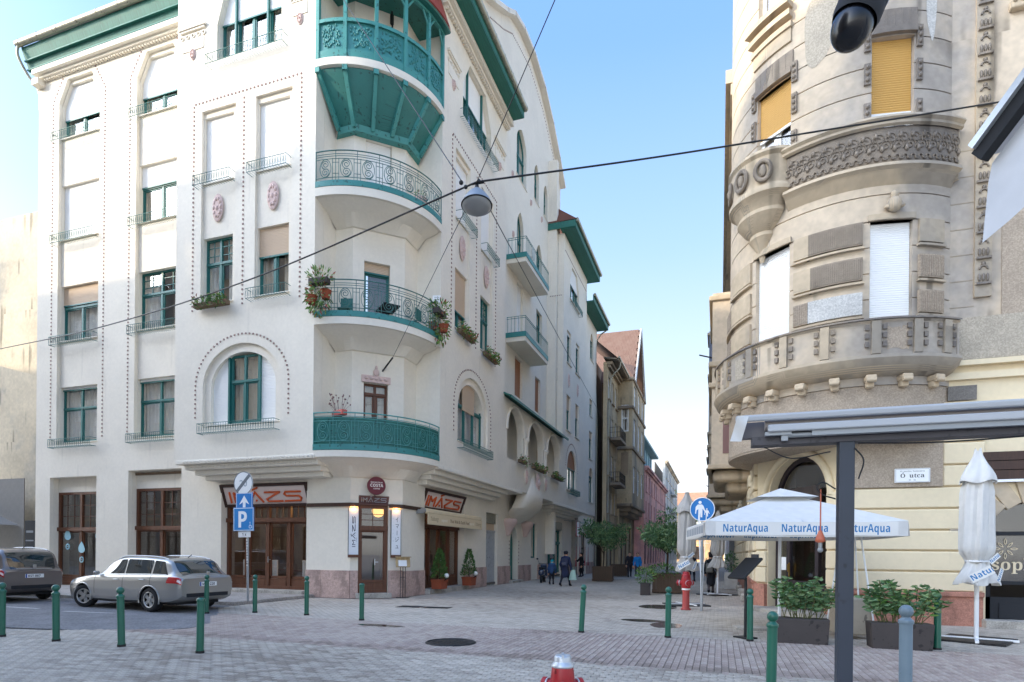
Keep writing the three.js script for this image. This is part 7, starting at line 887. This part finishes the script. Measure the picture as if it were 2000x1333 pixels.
  const rear = (name, m, y, z, w, h, d = .03, x = 0) => new K().add(new RoundedBoxGeometry(d, h, w, 2, .01), mtx(L0 + x, y, z)).mesh(name, m, o); rear('bumper_trim', M.blackMat, bot(L0) + .05, 0, 1.25, .1, .05, .01); rear('chrome_strip', M.steel, P.plateY + .22, 0, P.chrome, .025, .02, -.012); rear('badge', M.steel, P.plateY + .29, 0, .1, .1, .02, -.012);
  const pl = rear('number_plate', M.signWhite, P.plateY, 0, .52, .115, .015, -.014); const pf = face(.51, .11, canvasMat(512, 110, (g, w, h) => { g.fillStyle = '#eeeeea'; g.fillRect(0, 0, w, h); g.fillStyle = '#2650a0'; g.fillRect(0, 0, 42, h); g.fillStyle = '#1a1a1c'; g.font = 'bold 96px sans-serif'; g.fillText(P.plate, 66, 90, 420); }), pl, L0 - .0225, P.plateY, 0, -PI / 2); 
  new K().bar(V3(P.rails[0] + .1, roof(P.rails[0] + .1), 0), V3(P.rails[0] - .05, roof(P.rails[0] + .1) + .09, 0), .012).mesh('aerial', M.black, o); return body;
}
function wheel(o, x, y, z, s, steer, w) {
  const t = new K().lathe([[.205, -.1], [.25, -.105], [y - .025, -.1], [y - .004, -.075], [y, -.04], [y, .04], [y - .004, .075], [y - .025, .1], [.25, .105], [.205, .1]], 0, 0, 0, 40).g[0]; t.rotateX(PI / 2); const tyre = new K().add(t).mesh('wheel', mat(0x1c1c1e, .85), o); tyre.position.set(x, y, z); tyre.rotation.y = steer;
  const r = new K(); r.add(new THREE.TorusGeometry(.205, .02, 8, 40), mtx(0, 0, s * .085)); r.cyl(0, 0, s * .075, .06, .05, .06, 16, PI / 2); for (let i = 0; i < 5; i++) { const a = i / 5 * 2 * PI + .3, sh = new THREE.Shape(); sh.moveTo(-.035, .03); sh.lineTo(.035, .03); sh.lineTo(.06, .205); sh.lineTo(-.06, .205); sh.closePath(); r.ext(sh, .025, mtx(0, 0, s * .065 - .012, 0, 0, a), .004); } r.mesh('rim', mat(0xb9b7b2, .35, { metal: .75 }), tyre); new K().cyl(0, 0, s * .02, .2, .2, .04, 30, PI / 2).mesh('brake_disc', mat(0x3c3a38, .6, { metal: .5 }), tyre);
}
const paint = (h, m = .55) => mat(h, .34, { metal: m, clearcoat: 1, clearcoatRoughness: .06 });
{
  const o = thing('estate_car', 'silver estate car parked at the kerb beside the front shops', 'car', [-15.42, .014, -12.9], PI - .105); o.scale.set(1.035, .97, 1);
  buildCar(o, { paint: paint(0xa3a09a), belt: [[-2.42, .9], [-2.3, .97], [-1.6, .985], [0, .955], [1.0, .935], [1.5, .875], [2.0, .785], [2.3, .66], [2.42, .52]], roof: [[-2.42, .9], [-2.32, 1.0], [-2.12, 1.2], [-1.86, 1.41], [-1.5, 1.475], [-.6, 1.51], [0, 1.49], [.4, 1.38], [.75, 1.18], [1.15, .955], [1.6, .88], [2.42, .5]], half: [[-2.42, .76], [-2.3, .83], [-1.9, .885], [-1, .905], [.6, .905], [1.6, .885], [2.1, .8], [2.33, .66], [2.42, .5]], bot: [[-2.42, .42], [-2.3, .32], [-1.9, .24], [0, .2], [1.9, .22], [2.3, .27], [2.42, .35]], roofHalf: .68, wheels: [-1.37, 1.39], wr: .325, windows: [[-2.0, -1.42, -1.72, -1.36], [-1.36, -.36, -1.3, -.3], [-.3, .78, -.24, .32]], doors: [-1.4, -.33, .86], handles: [-1.1, -.06], mirror: .72, rails: [-1.75, .25], rearWin: [-2.27, -1.9], screen: [.42, 1.1], lamp: .42, plateY: .76, chrome: .7, plate: 'MTC-220', steer: .32 });
  const m = thing('people_carrier', 'dark grey people carrier seen from behind at the left edge', 'car', [-22.15, .014, -12.85], PI - .04);
  buildCar(m, { paint: paint(0x77706c, .45), belt: [[-2.3, .92], [-2.2, 1.0], [-1.5, 1.02], [0, 1.0], [1.0, .98], [1.6, .9], [2.1, .78], [2.35, .55]], roof: [[-2.3, .92], [-2.26, 1.02], [-2.16, 1.28], [-1.98, 1.54], [-1.7, 1.62], [-.6, 1.66], [.1, 1.62], [.6, 1.45], [1.3, 1.02], [1.8, .9], [2.35, .5]], half: [[-2.3, .8], [-2.2, .86], [-1.8, .905], [0, .915], [1.6, .9], [2.1, .8], [2.35, .55]], bot: [[-2.3, .42], [-2.15, .32], [-1.7, .25], [0, .22], [1.9, .24], [2.35, .36]], roofHalf: .74, wheels: [-1.38, 1.38], wr: .33, windows: [[-1.95, -1.35, -1.75, -1.3], [-1.28, -.3, -1.22, -.26], [-.24, .9, -.2, .45]], doors: [-1.32, -.28, .95], handles: [-1.05, -.02], mirror: .85, rails: [-1.8, .3], rearWin: [-2.24, -2.0], screen: [.5, 1.25], lamp: .4, plateY: .8, chrome: 1.0, plate: 'KST-887' });
}
// ================================================================ people and the scooter
function sdfBody(bones, res, half, cy) {
  const mc = new MarchingCubes(res, new THREE.MeshBasicMaterial(), false, false, 60000); mc.isolation = 0; const S = res, f = mc.field, q = V3(0, 0, 0);
  for (let k = 0; k < S; k++) for (let j = 0; j < S; j++) for (let i = 0; i < S; i++) { const x = ((i - S / 2) / (S / 2)) * half, y = ((j - S / 2) / (S / 2)) * half + cy, z = ((k - S / 2) / (S / 2)) * half; let acc = 0; for (const b of bones) { const [A, B, ra, rb] = b, dx = B.x - A.x, dy = B.y - A.y, dz = B.z - A.z, l2 = dx * dx + dy * dy + dz * dz + 1e-9, t = clamp(((x - A.x) * dx + (y - A.y) * dy + (z - A.z) * dz) / l2, 0, 1), ex = x - A.x - dx * t, ey = y - A.y - dy * t, ez = (z - A.z - dz * t) * (b[5] || 1), d = Math.sqrt(ex * ex + ey * ey + ez * ez) - lerp(ra, rb, t); acc += Math.exp(-d * 38); } f[i + j * S + k * S * S] = Math.log(acc + 1e-30) / 38; }
  mc.update(); const n = mc.count; const p = new Float32Array(mc.positionArray.slice(0, n * 3)); let g = new THREE.BufferGeometry(); for (let i = 0; i < n; i++) { p[i * 3] *= half; p[i * 3 + 1] = p[i * 3 + 1] * half + cy; p[i * 3 + 2] *= half; } g.setAttribute('position', new THREE.BufferAttribute(p, 3)); g = mergeVertices(g, 1e-4); g.computeVertexNormals();
  const P = g.attributes.position, col = new Float32Array(P.count * 3); for (let i = 0; i < P.count; i++) { let best = 1e9, c = bones[0][4]; for (const b of bones) { const [A, B, ra, rb] = b, d = B.clone().sub(A), t = clamp((V3(P.getX(i), P.getY(i), P.getZ(i)).sub(A).dot(d)) / (d.lengthSq() + 1e-9), 0, 1), e = Math.abs(A.clone().addScaledVector(d, t).distanceTo(V3(P.getX(i), P.getY(i), P.getZ(i))) - lerp(ra, rb, t)); if (e < best) { best = e; c = b[4]; } } col.set([c.r, c.g, c.b], i * 3); } g.setAttribute('color', new THREE.BufferAttribute(col, 3)); return g;
}
const bodyMat = new THREE.MeshStandardMaterial({ vertexColors: true, roughness: .85, side: THREE.DoubleSide });
// faces +z; stride moves the legs, arms = [left, right] as lists of elbow/hand offsets
function person(label, pos, ry, o) {
  const { H = 1.72, top, coat = 0, legs, shoes = 0x1c1a1a, skin = 0xc99a7e, hair = 0x4a3a2e, stride = .3, lArm = [[.06, -.3, -.06], [.05, -.56, .06]], rArm = [[-.06, -.3, .08], [-.05, -.54, .2]], lean = .05, scarf, hat } = o;
  const t = thing('person', label, 'person', pos, ry), s = H / 1.72, c = h => C(h), v = (x, y, z) => V3(x * s, y * s, z * s), T = c(top), L = c(legs), K0 = c(skin), Sh = c(shoes), B = [];
  const hip = v(0, .9, 0), ch = v(0, 1.28, lean), nk = v(0, 1.46, lean * 1.2), hd = v(0, 1.6, lean * 1.6);
  B.push([hip, ch, .145 * s, .155 * s, T, 1.25], [v(-.13, 1.38, lean), v(.13, 1.38, lean), .085 * s, .085 * s, T], [ch, nk, .12 * s, .06 * s, scarf ? c(scarf) : T], [nk, v(0, 1.52, lean * 1.4), .052 * s, .05 * s, scarf ? c(scarf) : K0], [v(0, 1.57, lean * 1.5 + .01), v(0, 1.63, lean * 1.6), .082 * s, .096 * s, K0], [v(0, 1.53, lean * 1.5 + .05), v(0, 1.55, lean * 1.5 + .05), .05 * s, .05 * s, K0], [v(0, 1.58, lean * 1.5 + .1), v(0, 1.56, lean * 1.5 + .115), .014 * s, .018 * s, K0]);
  for (const [sx, z] of [[-1, stride], [1, -stride]]) { const h = v(sx * .09, .88, 0), k = v(sx * .095, .48, z * .45 + .05), a = v(sx * .095, .08 + (z < 0 ? .05 : 0), z * .95), f = v(sx * .1, .035 + (z < 0 ? .01 : 0), z * .95 + .15); B.push([h, k, .095 * s, .066 * s, L], [k, a, .062 * s, .043 * s, L], [a, f, .046 * s, .036 * s, Sh]); }
  if (coat) B.push([hip, v(0, .9 - coat, -.01), .15 * s, .17 * s, T, 1.15]);
  for (const [sx, arm] of [[1, lArm], [-1, rArm]]) { const sh = v(sx * .19, 1.38, lean), e = sh.clone().add(v(...arm[0])), h = sh.clone().add(v(...arm[1])); B.push([sh, e, .06 * s, .05 * s, T], [e, h, .048 * s, .036 * s, T]); const d = h.clone().sub(e).normalize(), side = V3(1, 0, 0); const p = h.clone().addScaledVector(d, .09 * s); B.push([h, p, .034 * s, .03 * s, K0]); for (let q = 0; q < 4; q++) { const b = p.clone().addScaledVector(V3(0, 0, 1), (q - 1.5) * .016 * s), tip = b.clone().addScaledVector(d, (.05 - Math.abs(q - 1.3) * .008) * s).add(V3(-sx * .012, 0, 0)); B.push([b, tip, .009 * s, .008 * s, K0]); } B.push([h.clone().addScaledVector(d, .03 * s), h.clone().addScaledVector(d, .06 * s).add(V3(-sx * .01, 0, .05 * s)), .012 * s, .01 * s, K0]); }
  put('body', new K().add(sdfBody(B, 72, .98 * s, .9 * s)).geo(), bodyMat, t);
  const hr = new K().sph(0, 1.645 * s, (lean * 1.6 - .022) * s, .108 * s, .98, .98, 1.02, 18); if (o.longHair) hr.sph(0, 1.53 * s, (lean * 1.5 - .06) * s, .09 * s, 1, 1.3, .6, 14); hr.mesh('hair', mat(hat || hair, .9), t); if (hat) new K().lathe([[.13, 1.66], [.112, 1.67], [.11, 1.74], [.06, 1.77], [0, 1.775]], 0, 0, lean * 1.6 - .01, 20).mesh('hat', mat(hat, .9), t);
  const fc = new K().sph(-.034 * s, 1.605 * s, (lean * 1.6 + .088) * s, .011 * s, 1, .7, .6, 8).sph(.034 * s, 1.605 * s, (lean * 1.6 + .088) * s, .011 * s, 1, .7, .6, 8).box(0, 1.53 * s, (lean * 1.5 + .1) * s, .04 * s, .008 * s, .01 * s); fc.mesh('face_features', mat(0x4a2c28, .7), t); return t;
}
{
  const w = person('woman in a black coat walking away beside the tower building', [-.32, .012, -26.9], PI + .1, { H: 1.68, top: 0x1c1d24, coat: .42, legs: 0x584f4e, hair: 0x3a3030, hat: 0x2a2326, stride: .16, lArm: [[.07, -.29, .06], [.02, -.5, .16]] });
  const b = thing('shoulder_bag', 'grey rucksack on the back of the woman in black', 'bag', [-.38, .95, -26.68], .1); new K().add(new RoundedBoxGeometry(.3, .4, .14, 3, .06), mtx(0, .15, 0)).mesh('pouch', mat(0x77746c, .8), b); new K().tube([V3(-.1, .34, .04), V3(-.14, .5, -.04), V3(-.1, .56, -.14)], .014, 12, 6).tube([V3(.1, .34, .04), V3(.14, .5, -.04), V3(.1, .56, -.14)], .014, 12, 6).mesh('strap', mat(0x55524c, .8), b);
  person('person in a navy coat with a cap striding away and carrying a pale bag', [-7.25, .012, -29.3], PI - .2, { H: 1.74, top: 0x2b3350, coat: .3, legs: 0x23252f, hat: 0x22242c, stride: .38, rArm: [[-.07, -.3, .0], [-.1, -.56, .06]] });
  const g = thing('carrier_bag', 'pale green carrier bag in the hand of the person in navy', 'bag', [-6.86, .34, -29.35]); const bp = new K(); bp.add((() => { const q = new THREE.CylinderGeometry(.1, .2, .5, 18, 5), p = q.attributes.position; for (let i = 0; i < p.count; i++) { const a = Math.atan2(p.getZ(i), p.getX(i)); p.setX(i, p.getX(i) * (1 + .1 * Math.sin(a * 5 + p.getY(i) * 9))); p.setZ(i, p.getZ(i) * .6); } q.computeVertexNormals(); return q; })(), mtx(0, .25, 0)); bp.mesh('bag', mat(0xb9d6c3, .6), g); new K().tube([V3(-.06, .48, 0), V3(-.03, .6, 0), V3(.03, .6, 0), V3(.06, .48, 0)], .01, 12, 5).mesh('handle', mat(0xa5c4b0, .6), g);
  const bk = thing('small_backpack', 'small navy backpack on the person carrying the pale bag', 'bag', [-7.22, 1.1, -29.08], -.2); new K().add(new RoundedBoxGeometry(.3, .38, .14, 3, .06), mtx(0, .12, 0)).mesh('pouch', mat(0x3a4058, .8), bk); new K().add(new RoundedBoxGeometry(.2, .14, .06, 3, .02), mtx(0, .05, .09)).mesh('pocket', mat(0x565a6e, .8), bk);
  person('child in a dark blue jacket and turquoise hood bent forward by the scooter', [-8.3, .012, -30.6], PI + .1, { H: 1.3, top: 0x2f4a70, legs: 0x22242c, hair: 0x2aa7b5, scarf: 0x2fb4c4, stride: .2, lean: .12 });
  person('woman in a long black coat standing beside the banners', [-9.1, .012, -41.6], -.9, { H: 1.68, top: 0x17181c, coat: .4, legs: 0x1b1b1f, hair: 0x2a2220, longHair: true, stride: .06, rArm: [[-.05, -.24, .16], [.08, -.16, .36]] });
  person('person in dark clothes walking left of the blue jacket', [-6.0, .012, -43.2], .2, { H: 1.76, top: 0x2c2a30, legs: 0x22222a, stride: .2, scarf: 0xa8835c });
  person('person in a bright blue jacket walking down the street', [-5.3, .012, -42.0], .1, { H: 1.72, top: 0x1b83cc, legs: 0x3a3d46, shoes: 0xc9c9c9, stride: .24 });
  person('distant person in a dark jacket right of the mid street tree', [-2.0, .012, -40.5], .2, { H: 1.74, top: 0x26262e, legs: 0x8a9097, stride: .2 }); person('distant person in black behind the grey parasol', [-1.55, .012, -38], 2.9, { H: 1.7, top: 0x1d1d24, legs: 0x20222a, stride: .22 });
}
{
  const o = thing('motor_scooter', 'dark scooter parked against the wall beyond the portal', 'scooter', [-9.35, .012, -32.6], PI / 2 + .15); // length along x
  for (const x of [-.62, .62]) { const w = new K().add(new THREE.TorusGeometry(.19, .06, 10, 28), mtx(x, .25, 0)).mesh('wheel', M.blackMat, o); new K().cyl(x, .25, 0, .12, .12, .06, 18, PI / 2).mesh('rim', M.galv, w); }
  const p = mat(0x23304a, .3, { clearcoat: 1 }); new K().add(new RoundedBoxGeometry(.72, .36, .32, 4, .12), mtx(-.42, .58, 0)).add(new RoundedBoxGeometry(.6, .1, .3, 3, .04), mtx(.12, .36, 0)).add(new RoundedBoxGeometry(.12, .7, .36, 4, .05), mtx(.46, .68, 0, 0, 0, .25)).add(new RoundedBoxGeometry(.3, .1, .18, 3, .04), mtx(.64, .46, 0)).mesh('body', p, o); new K().add(new RoundedBoxGeometry(.66, .12, .28, 3, .05), mtx(-.4, .82, 0)).mesh('seat', M.blackMat, o); new K().bar(V3(.5, .95, 0), V3(.62, .3, 0), .03).bar(V3(.42, 1.05, -.3), V3(.42, 1.05, .3), .018).bar(V3(.42, 1.05, .25), V3(.46, 1.3, .36), .008).bar(V3(.42, 1.05, -.25), V3(.46, 1.3, -.36), .008).mesh('handlebar', M.black, o); new K().sph(.47, 1.32, .38, .06, .4, .8, 1.1, 10).sph(.47, 1.32, -.38, .06, .4, .8, 1.1, 10).mesh('mirror', M.black, o); new K().sph(.56, .98, 0, .09, .8, 1, 1, 14).mesh('headlamp', M.whiteGlobe, o); new K().bar(V3(-.1, .3, .12), V3(-.25, .02, .2), .018).mesh('kick_stand', M.iron, o);
}
renderer.render(scene, camera);
